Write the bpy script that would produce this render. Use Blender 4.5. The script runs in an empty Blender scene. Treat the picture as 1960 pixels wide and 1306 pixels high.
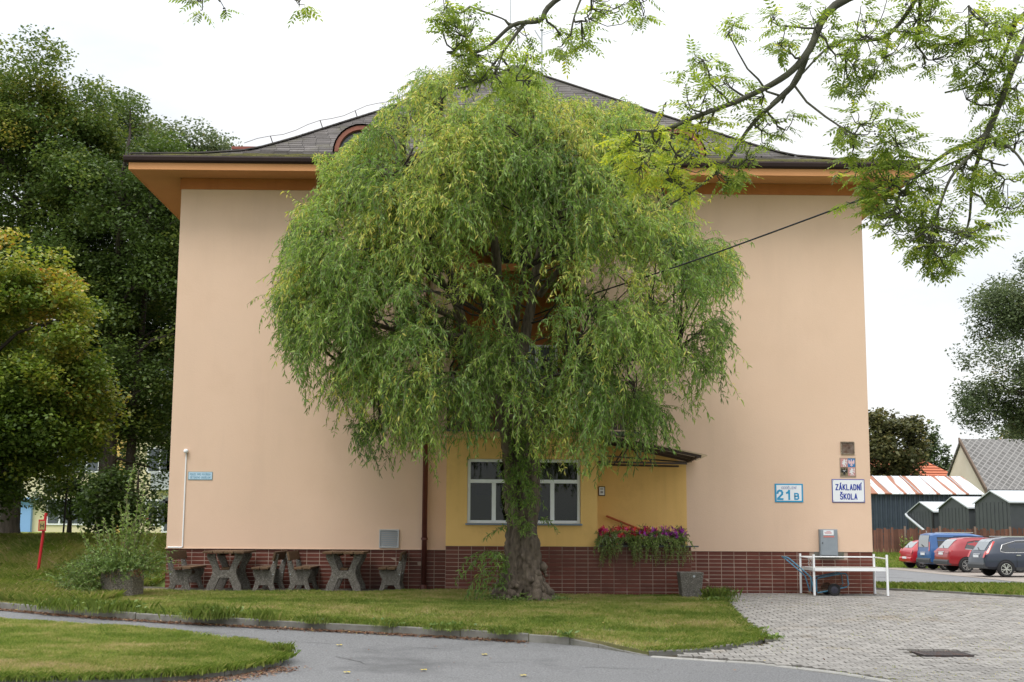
import bpy, bmesh, math, random
import numpy as np
from mathutils import Vector, Matrix, noise
from mathutils.geometry import delaunay_2d_cdt
S = bpy.context.scene; COL = S.collection
random.seed(7); RNG = np.random.default_rng(7)
rad = math.radians

# ------------------------------------------------------------------ camera, sky, sun, exposure
F_PX, YAW, PITCH, ROLL = 2500.0, rad(.93), rad(8.2), .0055
Fw = Vector((math.sin(YAW)*math.cos(PITCH), math.cos(YAW)*math.cos(PITCH), math.sin(PITCH)))
R0 = Vector((math.cos(YAW), -math.sin(YAW), 0)); U0 = R0.cross(Fw)
Rv = R0*math.cos(ROLL)+U0*math.sin(ROLL); Uv = -R0*math.sin(ROLL)+U0*math.cos(ROLL)
cd = bpy.data.cameras.new('camera'); cam = bpy.data.objects.new('camera', cd); COL.objects.link(cam)
m = Matrix((Rv, Uv, -Fw)).transposed().to_4x4(); m.translation = Vector((0, 0, 1.25)); cam.matrix_world = m
cd.sensor_width = 36; cd.lens = F_PX/1960*36; cd.clip_end = 2500; cd.clip_start = .1
S.camera = cam
w = bpy.data.worlds.new('World'); S.world = w; w.use_nodes = True
nt = w.node_tree; nt.nodes.clear()
def N(t, **k):
    n = nt.nodes.new(t)
    for a, b in k.items(): setattr(n, a, b)
    return n
out = N('ShaderNodeOutputWorld'); mix = N('ShaderNodeMixShader'); b1 = N('ShaderNodeBackground'); b2 = N('ShaderNodeBackground')
sky = N('ShaderNodeTexSky'); sky.sky_type = 'NISHITA'; sky.sun_disc = False
SUN_EL, SUN_AZ = rad(56), rad(208)      # azimuth from +Y, clockwise: the sun stands behind the camera, to its left
sky.sun_elevation = SUN_EL; sky.sun_rotation = SUN_AZ
nt.links.new(sky.outputs[0], b1.inputs[0]); b1.inputs[1].default_value = .12
tc = N('ShaderNodeTexCoord'); mp = N('ShaderNodeMapping'); mp.inputs['Scale'].default_value = (1, 1, 2.6)
nz = N('ShaderNodeTexNoise'); nz.inputs['Scale'].default_value = 2.3; nz.inputs['Detail'].default_value = 7; nz.inputs['Roughness'].default_value = .55
rp = N('ShaderNodeValToRGB'); rp.color_ramp.elements[0].position = .34; rp.color_ramp.elements[0].color = (.76, .82, .90, 1)
rp.color_ramp.elements[1].position = .58; rp.color_ramp.elements[1].color = (1, 1, 1, 1)
nt.links.new(tc.outputs['Generated'], mp.inputs[0]); nt.links.new(mp.outputs[0], nz.inputs['Vector'])
nt.links.new(nz.outputs['Fac'], rp.inputs[0]); nt.links.new(rp.outputs[0], b2.inputs[0])
# an overcast sky is about two to three times as bright overhead as at the horizon
sx = N('ShaderNodeSeparateXYZ'); zr = N('ShaderNodeMapRange'); nt.links.new(tc.outputs['Generated'], sx.inputs[0]); nt.links.new(sx.outputs['Z'], zr.inputs[0])
zr.inputs[1].default_value = .30; zr.inputs[2].default_value = 1.0; zr.inputs[3].default_value = .86; zr.inputs[4].default_value = 2.5; nt.links.new(zr.outputs[0], b2.inputs[1])
mix.inputs[0].default_value = .92
nt.links.new(b1.outputs[0], mix.inputs[1]); nt.links.new(b2.outputs[0], mix.inputs[2]); nt.links.new(mix.outputs[0], out.inputs[0])
sd = bpy.data.lights.new('sun', 'SUN'); sd.energy = 1.45; sd.angle = rad(24); sd.color = (1, .96, .9)
sun = bpy.data.objects.new('sun', sd); COL.objects.link(sun)
sdir = Vector((math.sin(SUN_AZ)*math.cos(SUN_EL), math.cos(SUN_AZ)*math.cos(SUN_EL), math.sin(SUN_EL)))
sun.rotation_euler = sdir.to_track_quat('Z', 'Y').to_euler()
S.view_settings.view_transform = 'Standard'; S.view_settings.look = 'None'; S.view_settings.gamma = 1
S.view_settings.use_curve_mapping = False; S.view_settings.exposure = 0.40

# ------------------------------------------------------------------ helpers
def link(o, parent=None, loc0=None):
    COL.objects.link(o)
    if parent is not None:
        o.parent = parent
        if parent.type == 'EMPTY' and parent.get('_world'): o.matrix_parent_inverse = Matrix.Translation(-Vector(parent.location))
    return o
def tag(o, label=None, cat=None, group=None, kind=None):
    if label: o['label'] = label
    if cat: o['category'] = cat
    if group: o['group'] = group
    if kind: o['kind'] = kind
    return o
def thing(name, label, cat, loc=(0, 0, 0), group=None, world=True):
    o = bpy.data.objects.new(name, None); o.location = loc; o.empty_display_size = .2
    if world: o['_world'] = 1
    COL.objects.link(o); return tag(o, label, cat, group)
def copy_tree(o, parent=None):
    c = o.copy(); COL.objects.link(c)
    if parent is not None: c.parent = parent
    for ch in list(o.children): copy_tree(ch, c)
    return c
class MB:
    def __init__(s): s.v = []; s.f = []; s.mi = []; s.m = 0
    def add(s, vs, fs):
        b = len(s.v); s.v += [tuple(p) for p in vs]; s.f += [tuple(b+i for i in f) for f in fs]; s.mi += [s.m]*len(fs); return s
    def box(s, x0, x1, y0, y1, z0, z1):
        return s.add([(x0,y0,z0),(x1,y0,z0),(x1,y1,z0),(x0,y1,z0),(x0,y0,z1),(x1,y0,z1),(x1,y1,z1),(x0,y1,z1)],
                     [(0,3,2,1),(4,5,6,7),(0,1,5,4),(1,2,6,5),(2,3,7,6),(3,0,4,7)])
    def prism(s, pts, axis, a, b):
        """extrude a 2D polygon along an axis: 'y' -> pts are (x,z); 'x' -> (y,z); 'z' -> (x,y)"""
        n = len(pts)
        ar = sum(pts[i][0]*pts[(i+1) % n][1]-pts[(i+1) % n][0]*pts[i][1] for i in range(n))
        if ar < 0: pts = pts[::-1]
        f = {'y': lambda p, t: (p[0], t, p[1]), 'x': lambda p, t: (t, p[0], p[1]), 'z': lambda p, t: (p[0], p[1], t)}[axis]
        vs = [f(p, a) for p in pts]+[f(p, b) for p in pts]
        fs = [tuple(range(n)), tuple(range(2*n-1, n-1, -1))]+[(i, n+i, n+(i+1) % n, (i+1) % n) for i in range(n)]
        if axis != 'y': fs = [g[::-1] for g in fs]
        return s.add(vs, fs)
    def bar(s, p, q, w, h=None, up=(0, 0, 1)):
        p = Vector(p); q = Vector(q); d = (q-p).normalized(); h = h or w
        u = Vector(up); u = Vector((1, 0, 0)) if abs(u.dot(d)) > .98 else u
        a = d.cross(u).normalized()*w/2; b = a.normalized().cross(d)*h/2
        vs = [p-a-b, p+a-b, p+a+b, p-a+b, q-a-b, q+a-b, q+a+b, q-a+b]
        return s.add(vs, [(0,1,2,3),(7,6,5,4),(0,4,5,1),(1,5,6,2),(2,6,7,3),(3,7,4,0)])
    def tube(s, pts, r, n=6, cap=True):
        P = [Vector(p) for p in pts]; k = len(P)
        if not hasattr(r, '__len__'): r = [r]*k
        ref = Vector((.31, .2, .93)) if abs((P[-1]-P[0]).normalized().z) < .9 else Vector((1, .1, 0))
        vs = []
        for i in range(k):
            d = (P[min(i+1, k-1)]-P[max(i-1, 0)]).normalized()
            a = d.cross(ref).normalized(); b = d.cross(a)
            for j in range(n):
                t = 2*math.pi*j/n; vs.append(P[i]+(a*math.cos(t)+b*math.sin(t))*r[i])
        fs = [(i*n+j, (i+1)*n+j, (i+1)*n+(j+1) % n, i*n+(j+1) % n) for i in range(k-1) for j in range(n)]
        if cap: fs += [tuple(range(n)), tuple(range((k-1)*n+n-1, (k-1)*n-1, -1))]
        return s.add(vs, fs)
    def lathe(s, prof, c, axis='z', n=20):
        """prof: (r, t) pairs along the axis"""
        vs = []
        for r, t in prof:
            for j in range(n):
                a = 2*math.pi*j/n; x, y = r*math.cos(a), r*math.sin(a)
                vs.append({'z': (c[0]+x, c[1]+y, c[2]+t), 'y': (c[0]+x, c[1]+t, c[2]+y), 'x': (c[0]+t, c[1]+x, c[2]+y)}[axis])
        k = len(prof)
        fs = [(i*n+j, i*n+(j+1) % n, (i+1)*n+(j+1) % n, (i+1)*n+j) for i in range(k-1) for j in range(n)]
        fs += [tuple(range(n))[::-1], tuple(range((k-1)*n, k*n))]
        return s.add(vs, fs)
    def mesh(s, name, mat, smooth=False):
        me = bpy.data.meshes.new(name); me.from_pydata(s.v, [], s.f)
        for m_ in (mat if isinstance(mat, (list, tuple)) else [mat]): me.materials.append(m_)
        if any(s.mi): me.polygons.foreach_set('material_index', s.mi)
        if smooth: me.polygons.foreach_set('use_smooth', [True]*len(me.polygons))
        me.validate(); me.update(); return me
    def build(s, name, mat, parent=None, bevel=0, smooth=False, label=None, kind=None, fix=True):
        me = s.mesh(name, mat, smooth)
        if fix:
            bm = bmesh.new(); bm.from_mesh(me); bmesh.ops.recalc_face_normals(bm, faces=bm.faces); bm.to_mesh(me); bm.free()
        o = bpy.data.objects.new(name, me); link(o, parent)
        if bevel:
            b = o.modifiers.new('bevel', 'BEVEL'); b.width = bevel; b.segments = 2; b.limit_method = 'ANGLE'
        return tag(o, label, kind=kind)
def fast_mesh(name, V, nper, mat, tint=None, smooth=False):
    """V: (faces*nper,3) array, separate faces"""
    V = np.ascontiguousarray(V, dtype=np.float32); n = len(V); nf = n//nper
    me = bpy.data.meshes.new(name); me.vertices.add(n); me.vertices.foreach_set('co', V.ravel())
    me.loops.add(n); me.loops.foreach_set('vertex_index', np.arange(n, dtype=np.int32))
    me.polygons.add(nf); me.polygons.foreach_set('loop_start', np.arange(0, n, nper, dtype=np.int32))
    me.update(calc_edges=True)
    if tint is not None:
        a = me.attributes.new('tint', 'FLOAT', 'FACE'); a.data.foreach_set('value', np.asarray(tint, dtype=np.float32))
    me.materials.append(mat); return me
GR = RNG.random((256, 256))
def vnoise(x, y, sc, seed=0):
    x = np.asarray(x)*sc+seed*17.3+500; y = np.asarray(y)*sc+seed*9.1+500
    i = np.floor(x).astype(int); j = np.floor(y).astype(int); u = x-i; v = y-j; u = u*u*(3-2*u); v = v*v*(3-2*v)
    g = lambda a, b: GR[a % 256, b % 256]
    return (g(i, j)*(1-u)+g(i+1, j)*u)*(1-v)+(g(i, j+1)*(1-u)+g(i+1, j+1)*u)*v
def inpoly(P, poly):
    x, y = P[:, 0], P[:, 1]; r = np.zeros(len(P), bool); n = len(poly)
    for i in range(n):
        x1, y1 = poly[i]; x2, y2 = poly[(i+1) % n]
        c = ((y1 > y) != (y2 > y)) & (x < (x2-x1)*(y-y1)/(y2-y1+1e-12)+x1); r ^= c
    return r
def dens(pl, step):
    r = []
    for i in range(len(pl)-1):
        a, b = Vector(pl[i]), Vector(pl[i+1]); n = max(1, int((b-a).length/step))
        r += [tuple(a.lerp(b, k/n)) for k in range(n)]
    return r+[tuple(pl[-1])]
def smooth_line(pl, it=2):
    for _ in range(it):
        q = [pl[0]]
        for a, b in zip(pl, pl[1:]):
            a, b = Vector(a), Vector(b); q += [tuple(a.lerp(b, .25)), tuple(a.lerp(b, .75))]
        pl = q+[pl[-1]]
    return pl

# terrain heights
def sm(a, b, t):
    t = max(0.0, min(1.0, (t-a)/(b-a))); return t*t*(3-2*t)
def Rz(x, y):
    near = -.28-.14*sm(-6, 1, x); far = .09-.05*sm(-1, 3, x)
    h = near+(far-near)*sm(14.5, 24.5, y)
    h += .85*sm(27, 33, y)*(1-sm(-7, -3, x)); h -= .75*sm(27, 42, y)*sm(3, 8, x); h += .65*sm(70.5, 74.5, y)*sm(3, 8, x)
    return h
def Lz(x, y): return Rz(x, y)+.1*(1-sm(19, 23.5, y))*(1-.62*sm(1.1, 2.3, x)*(1-sm(19, 22, y)))
sm_v = np.vectorize(sm); Lv = np.vectorize(Lz); Rvz = np.vectorize(Rz)

# ------------------------------------------------------------------ materials
def mat_base(name):
    m_ = bpy.data.materials.new(name); m_.use_nodes = True; t = m_.node_tree
    return m_, t, t.nodes['Principled BSDF'], t.nodes['Material Output']
def pm(name, c1, c2=None, scale=3, rough=.7, detail=5, bump=0, bscale=60, metal=0, spec=.35, c3=None, s3=.5, p3=(.55, .7), stretch=(1, 1, 1), rnd=0, coat=0):
    m_, t, b, o = mat_base(name); n = t.nodes; l = t.links
    b.inputs['Roughness'].default_value = rough; b.inputs['Metallic'].default_value = metal
    b.inputs['Specular IOR Level'].default_value = spec; b.inputs['Coat Weight'].default_value = coat
    tc = n.new('ShaderNodeTexCoord'); mpn = n.new('ShaderNodeMapping'); mpn.inputs['Scale'].default_value = stretch
    l.new(tc.outputs['Object'], mpn.inputs[0])
    def noise_(sc, de=detail, ro=.6):
        q = n.new('ShaderNodeTexNoise'); q.inputs['Scale'].default_value = sc; q.inputs['Detail'].default_value = de; q.inputs['Roughness'].default_value = ro
        l.new(mpn.outputs[0], q.inputs['Vector']); return q
    col = None
    if c2:
        q = noise_(scale); r = n.new('ShaderNodeValToRGB'); r.color_ramp.elements[0].position = .3; r.color_ramp.elements[1].position = .7
        r.color_ramp.elements[0].color = (*c1, 1); r.color_ramp.elements[1].color = (*c2, 1)
        l.new(q.outputs['Fac'], r.inputs[0]); col = r.outputs[0]
    else: b.inputs['Base Color'].default_value = (*c1, 1)
    if c3:
        q = noise_(s3, 8, .65); r = n.new('ShaderNodeMapRange'); r.inputs[1].default_value, r.inputs[2].default_value = p3
        l.new(q.outputs['Fac'], r.inputs[0]); x = n.new('ShaderNodeMix'); x.data_type = 'RGBA'; l.new(r.outputs[0], x.inputs[0])
        if col: l.new(col, x.inputs[6])
        else: x.inputs[6].default_value = (*c1, 1)
        x.inputs[7].default_value = (*c3, 1); col = x.outputs[2]
    if rnd:
        oi = n.new('ShaderNodeObjectInfo'); ge = n.new('ShaderNodeNewGeometry'); ad = n.new('ShaderNodeMath'); ad.operation = 'ADD'
        l.new(oi.outputs['Random'], ad.inputs[0]); l.new(ge.outputs['Random Per Island'], ad.inputs[1])
        fr = n.new('ShaderNodeMath'); fr.operation = 'FRACT'; l.new(ad.outputs[0], fr.inputs[0])
        mr = n.new('ShaderNodeMapRange'); mr.inputs[3].default_value = 1-rnd; mr.inputs[4].default_value = 1+rnd; l.new(fr.outputs[0], mr.inputs[0])
        hs = n.new('ShaderNodeHueSaturation'); l.new(mr.outputs[0], hs.inputs['Value'])
        if col: l.new(col, hs.inputs['Color'])
        else: hs.inputs['Color'].default_value = (*c1, 1)
        col = hs.outputs[0]
    if col: l.new(col, b.inputs['Base Color'])
    if bump:
        q = noise_(bscale, 6, .65); bp = n.new('ShaderNodeBump'); bp.inputs['Strength'].default_value = bump; bp.inputs['Distance'].default_value = .02
        l.new(q.outputs['Fac'], bp.inputs['Height']); l.new(bp.outputs[0], b.inputs['Normal'])
    return m_
def leafmat(name, cols, trans=.35, rough=.5):
    """cols: list of (pos, rgb) over the leaf's own tint value"""
    m_, t, b, o = mat_base(name); n = t.nodes; l = t.links
    at = n.new('ShaderNodeAttribute'); at.attribute_name = 'tint'; r = n.new('ShaderNodeValToRGB')
    while len(r.color_ramp.elements) < len(cols): r.color_ramp.elements.new(.5)
    for e, (p, c) in zip(r.color_ramp.elements, cols): e.position = p; e.color = (*c, 1)
    l.new(at.outputs['Fac'], r.inputs[0]); l.new(r.outputs[0], b.inputs['Base Color'])
    b.inputs['Roughness'].default_value = rough; b.inputs['Specular IOR Level'].default_value = .35
    tr = n.new('ShaderNodeBsdfTranslucent'); hs = n.new('ShaderNodeHueSaturation'); hs.inputs['Value'].default_value = 1.5; hs.inputs['Saturation'].default_value = 1.1
    l.new(r.outputs[0], hs.inputs['Color']); l.new(hs.outputs[0], tr.inputs[0])
    mx = n.new('ShaderNodeMixShader'); mx.inputs[0].default_value = trans
    l.new(b.outputs[0], mx.inputs[1]); l.new(tr.outputs[0], mx.inputs[2]); l.new(mx.outputs[0], o.inputs[0]); return m_
M = {}
M['plaster'] = pm('peach_plaster', (.645,.462,.34), (.69,.50,.375), 1.1, .9, bump=.16, bscale=45, spec=.15, c3=(.60,.435,.32), s3=.55, p3=(.5,.8))
M['yellow'] = pm('yellow_plaster', (.70,.445,.16), (.74,.475,.18), 1.3, .9, bump=.16, bscale=45, spec=.15, c3=(.55,.33,.12), s3=.9, p3=(.55,.8))
M['yellow_light'] = pm('pale_yellow_plaster', (.68,.46,.22), None, rough=.9, bump=.2)
M['orange'] = pm('orange_plaster', (.53,.255,.115), (.57,.28,.13), 1.5, .9, bump=.25, bscale=40, spec=.15, c3=(.45,.21,.09), s3=.8, p3=(.6,.85))
M['orange_deep'] = pm('deep_orange_plaster', (.40,.15,.055), (.45,.175,.065), 1.5, .9, bump=.25, bscale=40, spec=.15)
M['tile'] = pm('oxblood_glazed_tile', (.105,.027,.017), (.13,.036,.023), 5, .45, spec=.3, rnd=.16, c3=(.055,.02,.015), s3=1.2, p3=(.52,.78))
M['grout'] = pm('pale_grout', (.34,.26,.21), (.40,.31,.25), 8, .95, c3=(.12,.07,.055), s3=1.1, p3=(.48,.66))
M['shingle'] = pm('weathered_roof_shingle', (.085,.076,.072), (.125,.113,.107), 4, .95, bump=.4, bscale=50, rnd=.22, c3=(.10,.095,.06), s3=1.7, p3=(.55,.7))
M['shingle_moss'] = pm('mossy_roof_shingle', (.085,.08,.06), (.13,.12,.08), 6, 1, bump=.8, bscale=30, rnd=.25, c3=(.17,.16,.05), s3=3.0, p3=(.42,.6))
M['gutter'] = pm('dark_brown_gutter_paint', (.026,.015,.015), (.034,.02,.019), 3, .6, spec=.2)
M['pipe'] = pm('brown_pipe_paint', (.10,.035,.028), (.13,.045,.035), 5, .45, spec=.4)
M['dormer'] = pm('red_brown_dormer_paint', (.20,.075,.05), (.26,.10,.07), 6, .7)
M['dark'] = pm('black_void', (.012,.012,.013), None, rough=.5)
M['white'] = pm('white_frame_paint', (.74,.75,.76), (.80,.81,.82), 6, .4, c3=(.55,.54,.50), s3=3, p3=(.62,.8))
M['wood'] = pm('weathered_brown_wood', (.085,.05,.028), (.15,.09,.048), 6, .85, bump=.5, bscale=30, stretch=(9, 1.2, 9), rnd=.25, c3=(.10,.11,.06), s3=3, p3=(.58,.75))
M['aggregate'] = None
def streaks(m_, col, amt, sx_=5.0, top=None):
    t = m_.node_tree; n = t.nodes; l = t.links; b = n['Principled BSDF']; src = b.inputs['Base Color'].links[0].from_socket
    tc = n.new('ShaderNodeTexCoord'); mp_ = n.new('ShaderNodeMapping'); mp_.inputs['Scale'].default_value = (sx_, sx_, .22); q = n.new('ShaderNodeTexNoise'); q.inputs['Scale'].default_value = 1.0; q.inputs['Detail'].default_value = 9; q.inputs['Roughness'].default_value = .62
    l.new(tc.outputs['Object'], mp_.inputs[0]); l.new(mp_.outputs[0], q.inputs['Vector']); r = n.new('ShaderNodeMapRange'); r.inputs[1].default_value = .50; r.inputs[2].default_value = .82; r.inputs[4].default_value = amt; l.new(q.outputs['Fac'], r.inputs[0])
    q2 = n.new('ShaderNodeTexNoise'); q2.inputs['Scale'].default_value = .35; q2.inputs['Detail'].default_value = 3; l.new(tc.outputs['Object'], q2.inputs['Vector']); mu = n.new('ShaderNodeMath'); mu.operation = 'MULTIPLY'; mr = n.new('ShaderNodeMapRange'); mr.inputs[1].default_value = .38; mr.inputs[2].default_value = .62; l.new(q2.outputs['Fac'], mr.inputs[0]); l.new(r.outputs[0], mu.inputs[0]); l.new(mr.outputs[0], mu.inputs[1])
    x = n.new('ShaderNodeMix'); x.data_type = 'RGBA'; l.new(mu.outputs[0], x.inputs[0]); l.new(src, x.inputs[6]); x.inputs[7].default_value = (*col, 1); l.new(x.outputs[2], b.inputs['Base Color'])
streaks(M['plaster'], (.48,.345,.26), .42, 1.6); streaks(M['yellow'], (.42,.25,.09), .5); streaks(M['orange_deep'], (.25,.09,.04), .7)
M['steel_dark'] = pm('dark_brown_steel', (.03,.018,.014), (.05,.03,.022), 8, .5)
M['slab'] = pm('dark_metal_coping', (.07,.075,.08), (.11,.115,.12), 5, .5)
M['bark'] = pm('furrowed_willow_bark', (.045,.034,.026), (.19,.15,.115), 5, .95, 8, bump=1.0, bscale=16, stretch=(3.2, 3.2, .6))
M['bark_dark'] = pm('dark_bark', (.03,.024,.019), (.075,.06,.05), 6, .95, 6, bump=.8, bscale=20, stretch=(2, 2, .5))
M['twig'] = pm('olive_twig', (.09,.075,.04), (.14,.12,.07), 6, .8)
M['ashbark'] = pm('grey_green_ash_bark', (.045,.042,.032), (.10,.10,.07), 7, .95, bump=.5, bscale=40)
M['asphalt'] = pm('weathered_asphalt', (.095,.095,.096), (.245,.245,.247), 48, .93, 8, bump=.6, bscale=140, spec=.25, c3=(.095,.095,.096), s3=.42, p3=(.54,.70))
M['concrete'] = pm('kerb_concrete', (.125,.12,.105), (.20,.195,.175), 6, .95, bump=.5, bscale=80, rnd=.12, c3=(.075,.08,.045), s3=2, p3=(.55,.7))
M['concrete_light'] = pm('pale_kerb_concrete', (.25,.245,.225), (.32,.31,.29), 8, .95, bump=.3, bscale=80, rnd=.1)
M['paver'] = pm('grey_paving_block', (.20,.188,.172), (.29,.275,.255), 14, .95, bump=.4, bscale=120, rnd=.16, c3=(.22,.19,.15), s3=.9, p3=(.55,.7))
M['joint'] = pm('mossy_joint_sand', (.03,.022,.013), (.05,.036,.02), 6, 1, c3=(.08,.08,.025), s3=2.2, p3=(.52,.65))
M['walk'] = pm('mossy_walk_paving', (.10,.085,.07), (.19,.17,.145), 10, .98, bump=.6, bscale=50, rnd=.2, c3=(.08,.09,.035), s3=2.5, p3=(.5,.65))
M['soil'] = pm('thatch_and_soil', (.075,.075,.03), (.14,.14,.05), 9, 1, c3=(.20,.165,.08), s3=1.5, p3=(.5,.7))
M['meadow'] = pm('rough_meadow_turf', (.12,.18,.04), (.20,.26,.07), 1.8, 1, 9, bump=1, bscale=9, c3=(.10,.12,.04), s3=.6, p3=(.5,.7))
def aggregate(name, cs, light=1):
    m_, t, b, o = mat_base(name); n = t.nodes; l = t.links
    tc = n.new('ShaderNodeTexCoord'); v = n.new('ShaderNodeTexVoronoi'); v.inputs['Scale'].default_value = 85
    l.new(tc.outputs['Object'], v.inputs['Vector']); r = n.new('ShaderNodeValToRGB'); r.color_ramp.interpolation = 'CONSTANT'
    while len(r.color_ramp.elements) < len(cs): r.color_ramp.elements.new(.5)
    for i, (e, c) in enumerate(zip(r.color_ramp.elements, cs)): e.position = i/len(cs); e.color = (*c, 1)
    sp = n.new('ShaderNodeSeparateColor'); l.new(v.outputs['Color'], sp.inputs[0]); l.new(sp.outputs[0], r.inputs[0])
    mr = n.new('ShaderNodeMapRange'); mr.inputs[1].default_value = .35; mr.inputs[2].default_value = .6; l.new(v.outputs['Distance'], mr.inputs[0])
    x = n.new('ShaderNodeMix'); x.data_type = 'RGBA'; l.new(mr.outputs[0], x.inputs[0]); l.new(r.outputs[0], x.inputs[6]); x.inputs[7].default_value = (.10,.09,.075, 1)
    l.new(x.outputs[2], b.inputs['Base Color']); b.inputs['Roughness'].default_value = .9
    bp = n.new('ShaderNodeBump'); bp.invert = True; bp.inputs['Strength'].default_value = .8; bp.inputs['Distance'].default_value = .008
    l.new(v.outputs['Distance'], bp.inputs['Height']); l.new(bp.outputs[0], b.inputs['Normal']); return m_
M['aggregate'] = aggregate('exposed_aggregate', [(.11,.10,.088),(.19,.175,.155),(.27,.25,.225),(.13,.115,.10),(.31,.285,.25),(.16,.145,.13)])
M['aggregate_warm'] = aggregate('warm_exposed_aggregate', [(.15,.125,.095),(.27,.23,.175),(.38,.33,.26),(.17,.135,.10),(.44,.39,.31),(.21,.175,.13)])
def glassmat(name, tint=(.55,.6,.58), refl=1.0):
    m_, t, b, o = mat_base(name); n = t.nodes; l = t.links
    tr = n.new('ShaderNodeBsdfTransparent'); tr.inputs[0].default_value = (*tint, 1)
    g = n.new('ShaderNodeBsdfGlossy'); g.inputs['Roughness'].default_value = .02; g.inputs[0].default_value = (refl,)*3+(1,)
    f = n.new('ShaderNodeFresnel'); f.inputs[0].default_value = 1.35; mx = n.new('ShaderNodeMixShader')
    l.new(f.outputs[0], mx.inputs[0]); l.new(tr.outputs[0], mx.inputs[1]); l.new(g.outputs[0], mx.inputs[2]); l.new(mx.outputs[0], o.inputs[0]); return m_
M['glass'] = glassmat('window_glass'); M['carglass'] = pm('dark_car_glass', (.012,.014,.016), rough=.05, spec=.9)
M['farglass'] = pm('far_window_glass', (.05,.06,.07), rough=.1, spec=.8)
def plain(name, c, rough=.6, metal=0, spec=.4, coat=0, c2=None, scale=8, bump=0):
    return pm(name, c, c2, scale, rough, metal=metal, spec=spec, coat=coat, bump=bump)
M['sign_white'] = plain('sign_white', (.70,.72,.75), .35); M['sign_blue'] = plain('sign_cyan_blue', (.02,.26,.48), .35)
M['sign_navy'] = plain('sign_navy', (.01,.03,.28), .4); M['grey_box'] = plain('grey_box_paint', (.21,.24,.27), .5, c2=(.25,.28,.31))
M['red'] = plain('red_paint', (.42,.015,.02), .45); M['rust'] = pm('rusty_plate', (.10,.045,.025), (.24,.20,.17), 9, .8, metal=.3, c3=(.06,.03,.02), s3=8, p3=(.5,.65))
M['black'] = plain('black_rubber', (.015,.015,.016), .8); M['chrome'] = plain('bright_metal', (.6,.6,.6), .25, metal=.9)
M['galv'] = plain('galvanised_metal', (.40,.42,.44), .45, metal=.5)

# ------------------------------------------------------------------ ground, roads, lawns
def region(name, poly, zf, off, mat, step=.8, jitter=0, kind='structure', thick=0, parent=None):
    poly = dens(list(poly)+[poly[0]], step)[:-1]; n = len(poly)
    P = np.array(poly); x0, y0 = P.min(0); x1, y1 = P.max(0)
    gx, gy = np.meshgrid(np.arange(x0+step/2, x1, step), np.arange(y0+step/2, y1, step)); G = np.c_[gx.ravel(), gy.ravel()]
    G = G[inpoly(G, poly)]
    vs = [Vector(p) for p in poly]+[Vector(p) for p in G]
    r = delaunay_2d_cdt(vs, [(i, (i+1) % n) for i in range(n)], [list(range(n))], 1, 1e-4)
    V = [(v.x, v.y, zf(v.x, v.y)+off) for v in r[0]]; mb = MB(); mb.add(V, [tuple(f) for f in r[2]])
    if thick:
        T = [(p[0], p[1], zf(*p)+off) for p in poly]; B = [(p[0], p[1], zf(*p)+off-thick) for p in poly]
        mb.add(T+B, [(i, (i+1) % n, n+(i+1) % n, n+i) for i in range(n)])
    return mb.build(name, mat, parent, smooth=not thick, kind=kind)
def ground_sheet():
    def ax(lo, hi, a, b):
        far = [lo+(a-lo)*t for t in np.linspace(0, 1, 12)[:-1]]; near = list(np.arange(a, b, .8)); fr = [b+(hi-b)*t for t in np.linspace(0, 1, 14)]
        return far+near+fr
    X = ax(-900, 900, -45, 45); Y = ax(-200, 1500, 0, 100); nx = len(X)
    V = []
    for y in Y:
        for x in X:
            h = Rz(x, y)-.06*(1-sm(26, 29, y)) if not (-6.4 < x < 8 and y > 26.3) else Rz(x, y)-.1
            V.append((x, y, h-(.02 if y < 28 else 0)))
    Fc = [(j*nx+i, j*nx+i+1, (j+1)*nx+i+1, (j+1)*nx+i) for j in range(len(Y)-1) for i in range(nx-1)]
    MB().add(V, Fc).build('ground', M['meadow'], smooth=True, kind='structure', fix=False)
ground_sheet()
KM = smooth_line([(-30, 30.5), (-13, 23.6), (-9.5, 21.9), (-7.61, 20.85), (-6.13, 19.99), (-4.99, 19.50), (-3.86, 19.2), (-2.78, 18.97), (-1.73, 18.78), (-.62, 18.54), (.32, 18.29), (1.1, 18.02)], 1)
KD = [(1.1, 18.02), (1.45, 17.78), (1.75, 17.45), (2.05, 17.12)]
KI = smooth_line([(2.05, 17.12), (2.35, 17.2), (2.61, 17.3), (3.07, 17.6), (3.48, 17.95), (3.76, 18.3), (3.84, 18.62)], 1)
LE = [(3.84, 18.62), (3.82, 19.67), (3.86, 21.03), (4.02, 22.6), (4.1, 23.9), (3.95, 24.22)]
LAWN = KM+KD[1:]+KI[1:]+LE[1:]+[(3.38, 24.16), (-.9, 24.12), (-1.2, 24.0), (-5.4, 23.95), (-6.35, 24.3), (-6.9, 26.2), (-6.9, 29), (-30, 34)]
lawn = region('lawn', LAWN, Lz, 0, M['soil'], .6, thick=.15)
ISL = smooth_line([(-30, 27), (-9.5, 19.9), (-6.79, 18.68), (-6.04, 18.4), (-5.17, 18.06), (-4.41, 17.8), (-3.65, 17.45), (-3.09, 17.03), (-2.68, 16.55), (-2.47, 16.1), (-2.43, 15.7), (-2.52, 15.3), (-2.75, 14.75), (-3.0, 14.22), (-3.4, 13.7), (-3.95, 13.33), (-4.7, 13.05), (-6.5, 12.7), (-30, 12)], 2)
island = region('grass_island', ISL, Lz, 0, M['soil'], .6, thick=.15)
EDGE = [(2.05, 17.1), (3.32, 16.44), (4.07, 15.62), (4.83, 14.3), (6.5, 11.2), (8.5, 7.5)]
region('road', KM+KD[1:]+EDGE[1:]+[(9, 1), (-30, 1)], lambda x, y: Rz(x, y), -.006, M['asphalt'], .5)
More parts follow.
